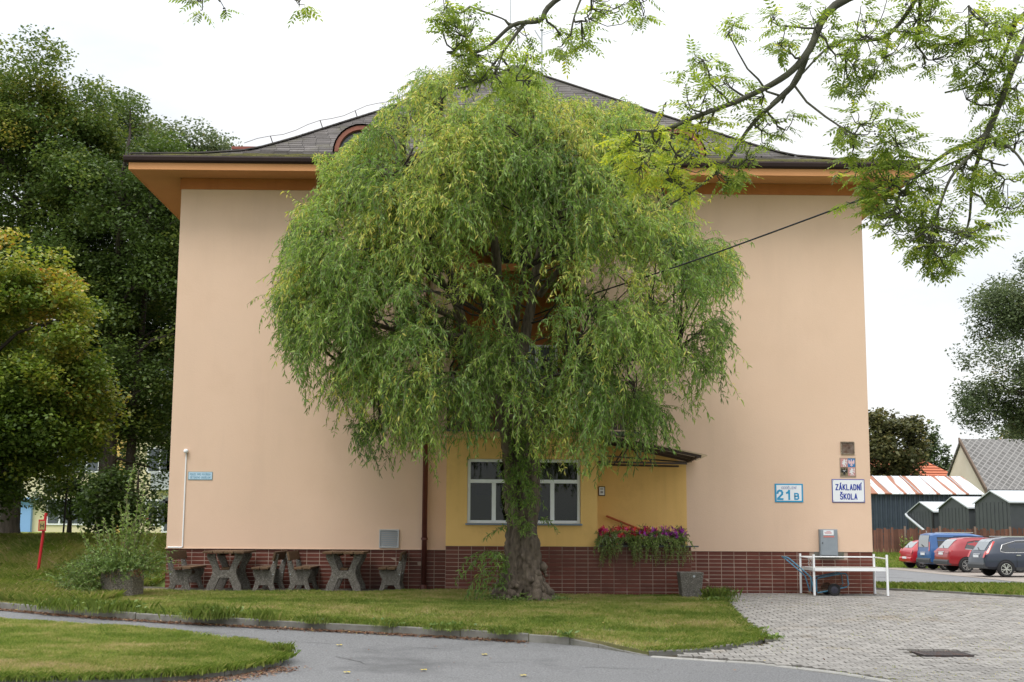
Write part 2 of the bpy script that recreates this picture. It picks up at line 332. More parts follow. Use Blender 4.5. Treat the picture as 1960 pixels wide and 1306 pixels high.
KR = smooth_line([(7.55, 27.75), (8.1, 27.2), (8.65, 26.5), (9.24, 25.6), (9.84, 24.3), (11, 21.5), (13, 16)], 1)
FC = [EDGE[0]]+KI[1:]+LE[1:]+[(3.8, 24.42), (3.8, 25.47), (7.4, 25.47), (7.42, 27.75)]+KR+[(14, 8), (8.5, 7.5)]+EDGE[:0:-1]
region('forecourt_bed', FC, Rz, -.012, M['joint'], .6)
walk = region('walkway', [(-6.6, 24.0), (-5.4, 23.95), (-1.2, 24.0), (-.9, 24.12), (3.38, 24.16), (3.95, 24.22), (3.8, 24.44), (-.82, 24.44), (-.82, 25.49), (-6.2, 25.49), (-6.9, 26.3)], Rz, .006, M['joint'], .5)
region('side_road', [(13.8, 26), (14.2, 35), (15.4, 44), (14.0, 52), (13, 70), (20.6, 70.3), (20.6, 52), (21.5, 40), (22, 30)], Rz, .03, M['asphalt'], 1.2)
M['parking'] = pm('parking_paving', (.20,.17,.145), (.30,.265,.23), 4, .95, bump=.3, bscale=20)
region('parking_apron', [(20.6, 50), (20.6, 70.3), (28.5, 70.3), (30, 50)], Rz, .04, M['parking'], 1.2)

# kerb stones
def kerb_run(line, width, height, name, mat, zf, ln=.98, drop=None, sink=.12, label=None):
    pts = dens(line, .12); acc = [0]
    for a, b in zip(pts, pts[1:]): acc.append(acc[-1]+(Vector(b)-Vector(a)).length)
    T = acc[-1]; parent = None
    def at(s):
        s = max(0, min(T-1e-6, s)); k = np.searchsorted(acc, s, 'right')-1; k = min(k, len(pts)-2)
        a, b = Vector(pts[k]), Vector(pts[k+1]); u = (s-acc[k])/max(1e-9, acc[k+1]-acc[k]); d = (b-a).normalized(); return a.lerp(b, u), d
    bed = MB(); s = 0
    while s < T:
        a, d = at(s); b, e = at(s+.5); nrm = Vector((-d.y, d.x))
        z = zf(a.x, a.y)-.06; z2 = zf(b.x, b.y)-.06
        q = [a-nrm*.02, b-nrm*.02, b+nrm*(width+.02), a+nrm*(width+.02)]
        bed.add([(q[0].x, q[0].y, z), (q[1].x, q[1].y, z2), (q[2].x, q[2].y, z2), (q[3].x, q[3].y, z)], [(0, 1, 2, 3)]); s += .5
    parent = bed.build(name, M['joint'], kind='structure')
    s = 0
    while s < T-.2:
        e = min(T, s+ln); mb = MB(); k = 5; dz = random.uniform(-.006, .008); V = []
        for i in range(k+1):
            p, d = at(s+.006+(e-s-.012)*i/k); nrm = Vector((-d.y, d.x)); t = (s+(e-s)*i/k)/T
            top = zf(p.x, p.y)+height*(1 if drop is None else 1-sm(drop, 1, t))+dz; bot = top-.2
            a = p-nrm*(.012 if width > 0 else -.012); b = p+nrm*width
            V += [(a.x, a.y, bot), (a.x, a.y, top-.012), (a.x+nrm.x*.012, a.y+nrm.y*.012, top), (b.x, b.y, top), (b.x, b.y, bot)]
        Fc = [(i*5+j, (i+1)*5+j, (i+1)*5+(j+1) % 5, i*5+(j+1) % 5) for i in range(k) for j in range(5)]+[(0, 1, 2, 3, 4), tuple(k*5+j for j in (4, 3, 2, 1, 0))]
        mb.add(V, Fc).build('kerb_stone', mat, parent); s += ln
    return parent
kerb_run([p for p in KM if p[0] > -16], .1, .105, 'kerb', M['concrete'], Rz)
kerb_run(KD, .1, .105, 'kerb', M['concrete'], Rz, ln=.45, drop=-.4)
kerb_run(KI, .05, .055, 'lawn_edging', M['concrete'], Rz, ln=.5)
kerb_run([p for p in ISL if p[0] > -12 and p[1] < 16.4][::1], -.09, .1, 'island_kerb', M['concrete'], Rz)
kerb_run([(2.06, 17.0)]+[(a+.0, b) for a, b in EDGE[1:]], .09, .012, 'flush_kerb', M['concrete_light'], Rz)
kerb_run([p for p in KR if p[1] > 18], -.08, .05, 'forecourt_kerb', M['concrete'], Rz)

# interlocking paving blocks
def hblock():
    Lh, w1, w2 = .0915, .0765, .0515; a, b = .038, .062
    o = [(-Lh, -w1), (-b, -w1), (-a, -w2), (a, -w2), (b, -w1), (Lh, -w1), (Lh, w1), (b, w1), (a, w2), (-a, w2), (-b, w1), (-Lh, w1)]
    return o
def block_geo(c=.004):
    o = hblock(); n = len(o); inn = [(x*(1-c/.09), y*(1-c/.07)) for x, y in o]
    V = [(x, y, -.035) for x, y in o]+[(x, y, -.004) for x, y in o]+[(x, y, 0) for x, y in inn]
    Fc = [(k*n+i, k*n+(i+1) % n, (k+1)*n+(i+1) % n, (k+1)*n+i) for k in (0, 1) for i in range(n)]
    Fc.append(tuple(range(2*n, 3*n))); return V, Fc
def pave():
    V, Fc = block_geo(); base = bpy.data.objects['forecourt_bed']; base.name = 'forecourt'
    me = MB().add(V, Fc).mesh('paving_block', M['paver'])
    FP = np.array(FC); pts = []
    px, py = .2, .1385; j = 0; y = 8.0
    while y < 27.8:
        off = .1 if j % 2 else 0
        xs = np.arange(2.0+off, 14, px); pts.append(np.c_[xs, np.full(len(xs), y)]); y += py; j += 1
    P = np.vstack(pts); ok = np.ones(len(P), bool)
    for dx, dy in ((-.08, -.06), (.08, -.06), (.08, .06), (-.08, .06)): ok &= inpoly(P+np.array([dx, dy]), FC)
    ok &= ~((P[:, 0] > 5.50) & (P[:, 0] < 6.29) & (P[:, 1] > 16.97) & (P[:, 1] < 17.58)); P = P[ok]
    u = P[:, 0]/P[:, 1]; vis = (u < .425) & (P[:, 1] > 13); d = np.where(vis, P[:, 1], 1e3+P[:, 1]); order = np.argsort(d)
    rest = MB()
    for r, i in enumerate(order):
        x, y = P[i]
        if y < 11.5 or x > 12.5: continue
        z = Rz(x, y)+.022+random.uniform(-.003, .003)+.004*math.sin(x*2.1)*math.sin(y*1.7); sl = (Rz(x, y+.1)-Rz(x, y-.1))/.2
        if r < 300:
            o = bpy.data.objects.new('paving_block', me); o.location = (x, y, z); o.rotation_euler = (math.atan(sl)+random.uniform(-.012, .012), random.uniform(-.012, .012), random.uniform(-.01, .01)); link(o, base)
        else:
            t1, t2 = random.uniform(-.012, .012), random.uniform(-.015, .015)
            rest.add([(x+a, y+b, z+c+b*(sl+t1)+a*t2) for a, b, c in V], Fc)
    rest.build('paving_blocks', M['paver'], base, kind='stuff', fix=False)
    # older small setts of the walk by the wall
    mb = MB(); y = 23.98; j = 0
    WP = [(-6.5, 24.02), (-5.4, 23.97), (-1.2, 24.02), (-.9, 24.14), (3.38, 24.18), (3.9, 24.24), (3.78, 24.43), (-.83, 24.43), (-.83, 25.48), (-6.15, 25.48), (-6.85, 26.2)]
    k = 0
    while y < 26.1:
        x = -6.9+(j % 2)*.1
        while x < 3.9:
            if inpoly(np.array([[x, y]]), WP)[0]:
                z = Rz(x, y)+.02+random.uniform(-.006, .006)
                if k < 300 and y < 25.0 and x < -1:
                    q = MB().box(x-.094, x+.094, y-.044, y+.044, z-.03, z).build('sett', M['walk'], walk, bevel=0); k += 1
                else: mb.box(x-.094, x+.094, y-.044, y+.044, z-.03, z)
            x += .2
        y += .1; j += 1
    mb.build('setts', M['walk'], walk, kind='stuff')
pave()
# drain grate
dt = thing('drain_cover', 'rusty rectangular iron drain grate set in the grey paving blocks', 'drain', (5.9, 17.28, Rz(5.9, 17.28)))
z = Rz(5.9, 17.28)+.022
M['iron'] = pm('rusty_cast_iron', (.055,.05,.052), (.10,.085,.08), 20, .75, metal=.4, c3=(.12,.06,.04), s3=6, p3=(.5,.65))
fr = MB(); fr.box(5.57, 6.22, 17.02, 17.05, z-.04, z); fr.box(5.57, 6.22, 17.50, 17.53, z-.04, z); fr.box(5.57, 5.6, 17.05, 17.50, z-.04, z); fr.box(6.19, 6.22, 17.05, 17.50, z-.04, z); fr.build('frame', M['iron'], dt)
MB().box(5.6, 6.19, 17.05, 17.50, z-.05, z-.035).build('pit', M['dark'], dt)
for i in range(14): MB().box(5.6+.0415*i+.010, 5.6+.0415*i+.037, 17.05, 17.50, z-.03, z-.003).build('grate_bar', M['iron'], dt)

# ------------------------------------------------------------------ the school building
XL, XR, YF, YB = -6.2, 7.42, 25.5, 42.0
ZP, ZW = .85, 7.93
bld = thing('school_building', 'two-storey peach rendered school building with brown hipped shingle roof behind the willow', 'building', (.6, 33, 0))
wf = MB(); y0, y1 = YF-.02, YF+.28; RX0, RX1, RZ0, RZ1 = -.76, 1.78, 3.06, 7.35
wf.box(XL, RX0, y0, y1, ZP, ZW); wf.box(RX1, XR, y0, y1, ZP, ZW); wf.box(RX0, RX1, y0, y1, ZP, RZ0); wf.box(RX0, RX1, y0, y1, RZ1, ZW)
wf.build('front_wall', M['plaster'], bld)
sw = MB(); sw.box(XL, XL+.3, y1, YB, ZP, ZW); sw.box(XR-.3, XR, y1, YB, ZP, ZW); sw.box(XL+.3, XR-.3, YB-.3, YB, ZP, ZW); sw.build('side_wall', M['plaster'], bld)
# loggia behind the willow
rc = MB(); rc.box(RX0, RX1, 26.3, 26.4, RZ0, RZ1); rc.box(RX0-.05, RX0, y1, 26.3, RZ0, RZ1); rc.box(RX1, RX1+.05, y1, 26.3, RZ0, RZ1); rc.box(RX0, RX1, y1, 26.3, RZ1, RZ1+.1); rc.box(RX0, RX1, y1, 26.4, RZ0-.1, RZ0)
rc.build('loggia_wall', M['orange_deep'], bld)
MB().box(RX0+.002, RX1-.002, 25.44, 26.29, 6.33, 6.47).build('loggia_lintel', M['orange_deep'], bld)
def window(parent, x0, x1, z0, z1, y, mull=(), trans=(), fw=.05, glass='glass', mat='white', split_mull=None, name='window'):
    """frame set back at y; panes as sub-parts. mull: x of mullions below the transom; split_mull: above it"""
    f = MB(); f.box(x0, x0+fw, y-.03, y+.03, z0, z1); f.box(x1-fw, x1, y-.03, y+.03, z0, z1)
    f.box(x0+fw, x1-fw, y-.03, y+.03, z0, z0+fw); f.box(x0+fw, x1-fw, y-.03, y+.03, z1-fw, z1)
    zs = [z0+fw]+list(trans)+[z1-fw]
    for t in trans: f.box(x0+fw, x1-fw, y-.032, y+.028, t-fw*.6, t+fw*.6)
    rows = []
    for i in range(len(zs)-1):
        a, b = zs[i]+(fw*.6 if i else 0), zs[i+1]-(fw*.6 if i < len(zs)-2 else 0)
        ms = mull if (i == 0 or split_mull is None) else split_mull
        for q in ms: f.box(q-fw*.7, q+fw*.7, y-.028, y+.026, a, b)
        xs = [x0+fw]+list(ms)+[x1-fw]
        for k in range(len(xs)-1): rows.append((xs[k]+(fw*.7 if k else 0), xs[k+1]-(fw*.7 if k < len(xs)-2 else 0), a, b))
    fo = f.build(name, M[mat], parent, bevel=.004 if fw > .03 else 0)
    for a, b, c, d in rows: MB().box(a+.001, b-.001, y-.006, y+.006, c+.001, d-.001).build('pane', M[glass], fo)
    return fo
window(bld, .0, 1.2, 6.52, 7.2, 26.22, mull=(.6,), glass='farglass')
g = MB()
for i in range(9): g.bar((.04+i*.14, 26.05, 6.5), (.04+i*.14, 26.05, 7.2), .012)
for z in (6.62, 6.8, 7.0): g.bar((0, 26.04, z), (1.2, 26.04, z), .012)
g.build('window_grille', M['steel_dark'], bld)
window(bld, .1, 1.35, 3.12, 4.95, 26.24, mull=(.5, .93), trans=(4.1,), glass='farglass')
MB().box(.12, .8, 25.9, 25.93, 4.1, 4.85).build('loggia_panel', M['grey_box'], bld)
# plinth
pb = MB(); pb.box(XL+.005, -.815, YF-.003, YF+.3, -.2, ZP-.003); pb.box(3.745, XR-.005, YF-.003, YF+.3, -.2, ZP-.003); pb.box(XL+.005, XL+.3, YF+.3, YB, -.2, ZP-.003); pb.box(XR-.3, XR-.005, YF+.3, YB, -.2, ZP-.003)
plinth = pb.build('plinth', M['grout'], bld)
AX0, AX1, AY, PX1 = -.81, 2.0, 24.45, 3.74
ab = MB(); ab.box(AX0, PX1, AY, AY+.2, -.2, .94); ab.box(AX0, AX0+.2, AY+.2, YF+.02, -.2, .94); ab.box(PX1-.2, PX1, AY+.2, YF+.02, -.2, .94); ab.box(AX0+.2, PX1-.2, AY+.2, YF+.02, -.2, .86)
aplinth = ab.build('annex_plinth', M['grout'], bld)
tl = [(.2365, .0655)]
def tile_mesh(wd, hg, c=.004):
    V = [(0, .004, 0), (wd, .004, 0), (wd, .004, hg), (0, .004, hg), (0, 0, 0), (wd, 0, 0), (wd, 0, hg), (0, 0, hg)]
    a = .0025; V += [(a, -c, a), (wd-a, -c, a), (wd-a, -c, hg-a), (a, -c, hg-a)]
    F_ = [(8, 9, 10, 11)]+[(4+i, 4+(i+1) % 4, 8+(i+1) % 4, 8+i) for i in range(4)]
    return V, F_
TV, TF = tile_mesh(.2365, .0635, .0015); tme = MB().add(TV, TF).mesh('tile', M['tile'])
def tiles(parent, x0, x1, yf, ztop, zbot, first, shared, holes=()):
    n = int(round((x1-x0)/.2455)); pw = (x1-x0)/n; made = 0; rest = MB(); rows = int((ztop-zbot)/.0745)+1
    for r in range(rows):
        z = ztop-.006-.0745*(r+1)+.009
        for i in range(n):
            x = x0+pw*i+.0055
            if any(a < x+.12 < b and c < z+.03 < d for a, b, c, d in holes): continue
            if made < first:
                o = bpy.data.objects.new('tile', shared); o.location = (x, yf+random.uniform(-.0015, .0015), z); o.scale = ((pw-.011)/.2365, 1, 1)
                o.rotation_euler = (random.uniform(-.012, .012), 0, random.uniform(-.007, .007)); link(o, parent); made += 1
            else:
                t = random.uniform(-.0015, .0015); rest.add([(x+a*(pw-.011)/.2365, yf+b+t, z+c) for a, b, c in TV], TF)
    if rest.v: rest.build('tiles', M['tile'], parent, kind='stuff', fix=False)
tiles(aplinth, AX0, PX1, AY-.004, .94, 0.06, 300, tme)
tiles(plinth, 3.745, XR, YF-.004, .85, .0, 300, tme, holes=((6.28, 6.85, .72, .9),))
tl2 = tme.copy()
tiles(plinth, XL, -.815, YF-.004, .85, .05, 130, tme)
for s_ in (0,):
    k = MB()
    for r in range(12):
        for i in range(20): k.add([(XL-b, YF+.01+i*.2455+a, .85-.0745*(r+1)+c) for a, b, c in [(p[0], -p[1]+.004, p[2]) for p in TV]], TF)
    k.build('tiles', M['tile'], plinth, kind='stuff')
MB().box(6.28, 6.86, YF-.015, YF, .72, .85).build('plinth_patch', M['concrete'], plinth)
MB().box(XL-.02, -.812, YF-.04, YF-.0, .848, .862).build('drip_edge', M['plaster'], bld)
# annex
aw = MB(); a0, a1 = AY-.012, AY+.22; W = (-.42, 1.69, 1.355, 2.55)
aw.box(AX0, W[0], a0, a1, .94, 2.93); aw.box(W[1], AX1, a0, a1, .94, 2.93); aw.box(W[0], W[1], a0, a1, .94, W[2]); aw.box(W[0], W[1], a0, a1, W[3], 2.93)
aw.box(AX0, AX0+.2, a1, YF-.02, .94, 2.93); aw.box(AX1-.15, AX1, a1, YF-.02, .94, 2.93)
aw.build('annex_wall', M['yellow'], bld)
MB().box(AX0-.05, AX1+.06, AY-.07, YF-.021, 2.93, 3.05).build('annex_cornice', M['yellow_light'], bld)
MB().box(AX0-.09, AX1+.1, AY-.11, YF-.022, 3.05, 3.085).build('annex_roof', M['slab'], bld)
rm = MB(); rm.box(AX0+.2, AX1-.15, 25.40, 25.46, .96, 2.92); rm.box(AX0+.2, AX1-.15, a1, 25.40, .94, 1.0); rm.build('room_wall', plain('olive_room_wall', (.20,.17,.04), .9), bld)
MB().box(-.25, .05, 25.2, 25.39, 1.9, 2.12).box(.35, .95, 25.1, 25.39, 1.0, 2.3).build('room_cabinet', M['dark'], bld)
window(bld, W[0]+.003, W[1]-.003, W[2]+.003, W[3]-.003, AY+.07, mull=(.075, .63, 1.165), trans=(2.135,), split_mull=(.63,), fw=.055)
M['sill'] = plain('blue_grey_sill', (.16,.21,.27), .4)
MB().box(W[0]-.03, W[1]+.03, AY-.06, AY+.03, W[2]-.03, W[2]+.0).build('window_sill', M['sill'], bld, bevel=.004)
# peach strip beside the downpipe is the main wall; yellow painted field behind the porch
MB().prism([(2.0, .9), (3.82, .9), (3.82, 2.53), (3.28, 2.76), (2.77, 2.97), (2.0, 3.03)], 'y', YF-.027, YF-.021).build('painted_field', M['yellow'], bld)
MB().box(AX1+.001, PX1+.13, AY-.06, AY+.23, .94, .965).build('coping', M['slab'], bld)
MB().tube([(2.25, 25.40, 1.515), (2.76, 25.40, 1.315), (3.3, 25.40, 1.1)], .022, 8).build('handrail', plain('orange_brown_handrail', (.38,.09,.03), .5), bld)
# roof terrace parapet and posts behind the willow
pp = MB()
for x in (-.8, .1, 1.0, 1.9, 2.72): pp.bar((x, 24.62, 3.08), (x, 24.62, 4.02), .045)
pp.bar((-.85, 24.62, 4.03), (2.75, 24.62, 4.03), .04)
pp.build('terrace_railing', M['steel_dark'], bld)
M['panel'] = pm('brown_grey_board', (.10,.075,.062), (.14,.11,.095), 5, .85, rnd=.15)
for i in range(24): MB().box(-.8+i*.146, -.8+i*.146+.136, 24.65, 24.67, 3.12, 3.78).build('parapet_board', M['panel'], bld)
tb = MB(); tb.box(AX1+.08, 2.8, 24.5, YF-.03, 3.0, 3.08); tb.build('terrace_slab', M['slab'], bld)
# canopy over the porch
can = tag(bpy.data.objects.new('canopy', None)); link(can); can.parent = bld; can.matrix_parent_inverse = Matrix.Translation(-Vector(bld.location))
def cz(x, y): return 2.955-.205*(x-2.0)+.02*(25.4-y)
sh = MB(); V = []; nx = 75
for i in range(nx+1):
    x = 2.0+2.02*i/nx
    for y in (24.2, 25.46): V.append((x, y, cz(x, y)+.055+.0)) 
V = []; ny = 42
for j in range(ny+1):
    y = 24.18+1.28*j/ny
    for x in (2.0, 4.03): V.append((x, y, cz(x, y)+.06+.010*math.sin(j*2.1)))
sh.add(V, [(2*j, 2*j+1, 2*j+3, 2*j+2) for j in range(ny)])
M['sheet'] = pm('grimy_translucent_sheet', (.23,.19,.12), (.34,.29,.2), 7, .5, c3=(.10,.08,.05), s3=4, p3=(.45,.65))
_t = M['sheet'].node_tree; _tr = _t.nodes.new('ShaderNodeBsdfTranslucent'); _tr.inputs[0].default_value = (.62,.52,.36,1); _mx = _t.nodes.new('ShaderNodeMixShader'); _mx.inputs[0].default_value = .6
_t.links.new(_t.nodes['Principled BSDF'].outputs[0], _mx.inputs[1]); _t.links.new(_tr.outputs[0], _mx.inputs[2]); _t.links.new(_mx.outputs[0], _t.nodes['Material Output'].inputs[0])
sh.build('canopy_sheet', M['sheet'], can, fix=False)
for y in (24.26, 24.85, 25.4): MB().bar((2.0, y, cz(2, y)+.02), (3.92, y, cz(3.92, y)+.02), .045, .055).build('rafter', M['steel_dark'], can)
for y in (24.3, 25.36):
    MB().bar((2.0, y, 2.50), (3.66, y, 2.475), .035).build('tie_beam', M['steel_dark'], can)
    q = MB(); q.bar((2.4, y, 2.5), (2.62, y, cz(2.62, y)), .025); q.bar((3.0, y, 2.49), (2.78, y, cz(2.78, y)), .025); q.build('strut', M['steel_dark'], can)
for x in (2.9, 3.85): MB().bar((x, 24.2, cz(x, 24.2)-.005), (x, 25.46, cz(x, 25.46)-.005), .04).build('purlin', M['steel_dark'], can)
MB().bar((2.0, 24.3, 2.62), (3.8, 25.3, 2.55), .03).build('brace', M['steel_dark'], can)
# eaves
EX0, EX1, EY0, EY1 = -7.04, 8.26, 24.66, 42.84
MB().box(XL-.0, XR+.0, YF-.045, YF-.0, 7.93, 8.155).box(XL-.03, XL-.001, YF, YB, 7.93, 8.155).box(XR+.001, XR+.03, YF, YB, 7.93, 8.155).build('frieze', M['orange_deep'], bld)
so = MB(); A = [(EX0+.02, EY0+.02, 8.112), (EX1-.02, EY0+.02, 8.112), (EX1-.02, EY1, 8.112), (EX0+.02, EY1, 8.112)]; B = [(XL-.03, YF-.05, 8.156), (XR+.03, YF-.05, 8.156), (XR+.03, YB, 8.156), (XL-.03, YB, 8.156)]
so.add(A+B, [(i, (i+1) % 4, 4+(i+1) % 4, 4+i) for i in range(4)]); so.build('soffit', M['orange'], bld, fix=False)
fa = MB(); fa.box(EX0, EX1, EY0, EY0+.03, 8.105, 8.30); fa.box(EX0, EX0+.03, EY0+.03, EY1, 8.105, 8.30); fa.box(EX1-.03, EX1, EY0+.03, EY1, 8.105, 8.30)
fa.build('fascia', M['orange'], bld)
gprof = [(.0, .09), (-.075, .09), (-.085, .06), (-.07, .0), (-.03, -.03), (0, -.035)]
gt = MB(); gt.prism([(EY0-.003+a, 8.275+b) for a, b in gprof], 'x', EX0-.09, EX1+.09); gt.build('gutter', M['gutter'], bld)
gt = MB(); gt.prism([(EX0-.003+a, 8.275+b) for a, b in gprof], 'y', EY0, EY1); gt.prism([(EX1+.003-a, 8.275+b) for a, b in gprof], 'y', EY0, EY1); gt.build('gutter', M['gutter'], bld)
# roof
PD = [0, .5, 1.07, 1.94, 2.68, 3.46, 4.73, 6.3, 7.65]; PZ = [8.385, 8.54, 8.72, 9.06, 9.54, 10.09, 10.98, 12.09, 13.03]
def rh(d): return float(np.interp(d, PD, PZ))
CX = (EX0+EX1)/2; HW = (EX1-EX0)/2
ru = MB(); V = []
for d in PD:
    for p in ((EX0+d, EY0+d), (EX1-d, EY0+d), (EX1-d, EY1-d), (EX0+d, EY1-d)): V.append((*p, rh(d)-.03))
ru.add(V, [(4*k+i, 4*k+(i+1) % 4, 4*k+4+(i+1) % 4, 4*k+4+i) for k in range(len(PD)-1) for i in range(4)])
roof = ru.build('roof', M['shingle'], bld, fix=False)
def course(rot, length_eave, x0f, mat_lo, mat_hi):
    pass
sl = MB(); d = -.02; j = 0; lo = MB(); hi = MB()
while d < 7.5:
    s = (rh(d+.06)-rh(d+.02))/.04; e = .145/math.sqrt(1+s*s); tgt = lo if d < 1.25 else hi
    xa, xb = EX0+max(d, 0), EX1-max(d, 0); x = xa-(j % 2)*.15
    while x < xb:
        wd = .30*random.uniform(.93, 1.07); l, r = max(x, xa), min(x+wd-.008, xb)
        if r-l > .02:
            y0_ = EY0+d+random.uniform(-.008, .008); y1_ = EY0+d+e*1.25; za = rh(max(d, 0))+(.0 if d > 0 else -.01)+random.uniform(.012, .024); zb = rh(d+e*1.25)+.002
            tgt.add([(l, y0_, za), (r, y0_, za), (r, y1_, zb), (l, y1_, zb), (l, y0_, za-.04), (r, y0_, za-.04)], [(0, 1, 2, 3), (4, 5, 1, 0), (4, 0, 3), (5, 2, 1)])
        x += wd
    # side courses
    for sx, ex in ((1, EX0), (-1, EX1)):
        za = rh(max(d, 0))+.02; zb = rh(d+e*1.25)+.002
        tgt.add([(ex+sx*d, EY0+d, za), (ex+sx*d, EY1-d, za), (ex+sx*(d+e*1.25), EY1-d, zb), (ex+sx*(d+e*1.25), EY0+d+e, zb)], [(0, 1, 2, 3) if sx < 0 else (3, 2, 1, 0)])
    d += e; j += 1
lo.build('shingles', M['shingle_moss'], roof, kind='stuff', fix=False); hi.build('shingles', M['shingle'], roof, kind='stuff', fix=False)
for sx, ex in ((1, EX0), (-1, EX1)):
    P_ = [(ex+sx*d, EY0+d, rh(d)+.03) for d in np.linspace(0, 7.6, 26)]
    for a, b in zip(P_, P_[1:]): MB().bar(a, b, .16, .025).build('hip_tile', M['shingle'], roof)
MB().bar((CX, EY0+7.6, 13.05), (CX, EY1-7.6, 13.05), .2, .05).build('ridge_tile', M['shingle'], roof)
for cx in (-2.70, 3.83):
    r = .56; zc = 8.93; yf = 26.12
    arc = [(cx+r*math.cos(t), zc+r*math.sin(t)) for t in np.linspace(0, math.pi, 17)]; ar2 = [(cx+(r-.085)*math.cos(t), zc+(r-.085)*math.sin(t)) for t in np.linspace(0, math.pi, 17)]
    dm = MB()
    V = [(x, yf, z) for x, z in arc]+[(x, yf, z) for x, z in ar2]+[(x, yf+.12, z) for x, z in ar2]
    dm.add(V, [(i, i+1, 18+i, 17+i) for i in range(16)]+[(17+i, 18+i, 35+i, 34+i) for i in range(16)])
    do = dm.build('dormer', M['dormer'], roof, fix=False)
    V = []
    for x, z in [(cx+(r+.03)*math.cos(t), zc+(r+.03)*math.sin(t)) for t in np.linspace(0, math.pi, 17)]: V += [(x, yf-.03, z), (x, 28.0, z+.05)]
    MB().add(V, [(2*i, 2*i+2, 2*i+3, 2*i+1) for i in range(16)]).build('dormer_hood', M['gutter'], do, fix=False)
    MB().prism([(x, z) for x, z in ar2], 'y', yf+.10, yf+.115).build('pane', M['farglass'], do)
    MB().box(cx-.02, cx+.02, yf+.06, yf+.1, zc, zc+r-.09).build('mullion', M['dormer'], do)
MB().box(-5.85, -3.9, 29.0, 30.1, 8.6, 9.80).build('side_dormer', plain('brown_boards', (.16,.05,.035), .7), roof)
MB().box(-5.95, -3.8, 28.95, 30.15, 9.80, 9.86).build('side_dormer_cap', plain('red_brown_cap', (.22,.06,.045), .6), roof)
wr = MB(); pts = []
for i, d in enumerate(np.linspace(1.9, 7.2, 24)): pts.append((EX0+d-.05, EY0+d-.05, rh(d)+.16+.035*math.sin(i*1.4)))
wr.tube(pts, .006, 4); ho = wr.build('lightning_wire', M['steel_dark'], roof)
for k in (2, 6, 9, 13, 17, 21): MB().bar((pts[k][0]+.05, pts[k][1]+.05, pts[k][2]-.15), pts[k], .014).build('wire_holder', M['steel_dark'], ho)
# downpipe
dp = MB(); dp.tube([(-1.25, 24.63, 8.25), (-1.25, 24.75, 8.05), (-1.25, 25.25, 7.95), (-1.25, 25.39, 7.8), (-1.25, 25.39, .10)], .052, 10)
dpo = dp.build('downpipe', M['pipe'], bld, smooth=True)
for z in (1.06, 3.1, 5.3, 7.3): MB().lathe([(.066, -.02), (.066, .02)], (-1.25, 25.39, z), n=12).build('pipe_collar', M['pipe'], dpo)
MB().lathe([(.085, -.03), (.085, .03), (.06, .09)], (-1.25, 25.39, .1), n=12).build('pipe_shoe', M['pipe'], dpo)
# louvre
lv = MB(); x0, x1, z0, z1 = -2.12, -1.745, .885, 1.232
lv.box(x0, x1, 25.44, 25.478, z0, z0+.02); lv.box(x0, x1, 25.44, 25.478, z1-.02, z1); lv.box(x0, x0+.02, 25.44, 25.478, z0+.02, z1-.02); lv.box(x1-.02, x1, 25.44, 25.478, z0+.02, z1-.02)
lo_ = lv.build('vent_grille', M['galv'], bld)
for i in range(8):
    z = z0+.025+i*.0375; MB().add([(x0+.02, 25.445, z), (x1-.02, 25.445, z), (x1-.02, 25.47, z+.034), (x0+.02, 25.47, z+.034), (x0+.02, 25.475, z), (x1-.02, 25.475, z)], [(0, 1, 2, 3), (0, 4, 5, 1)]).build('slat', M['galv'], lo_, fix=False)

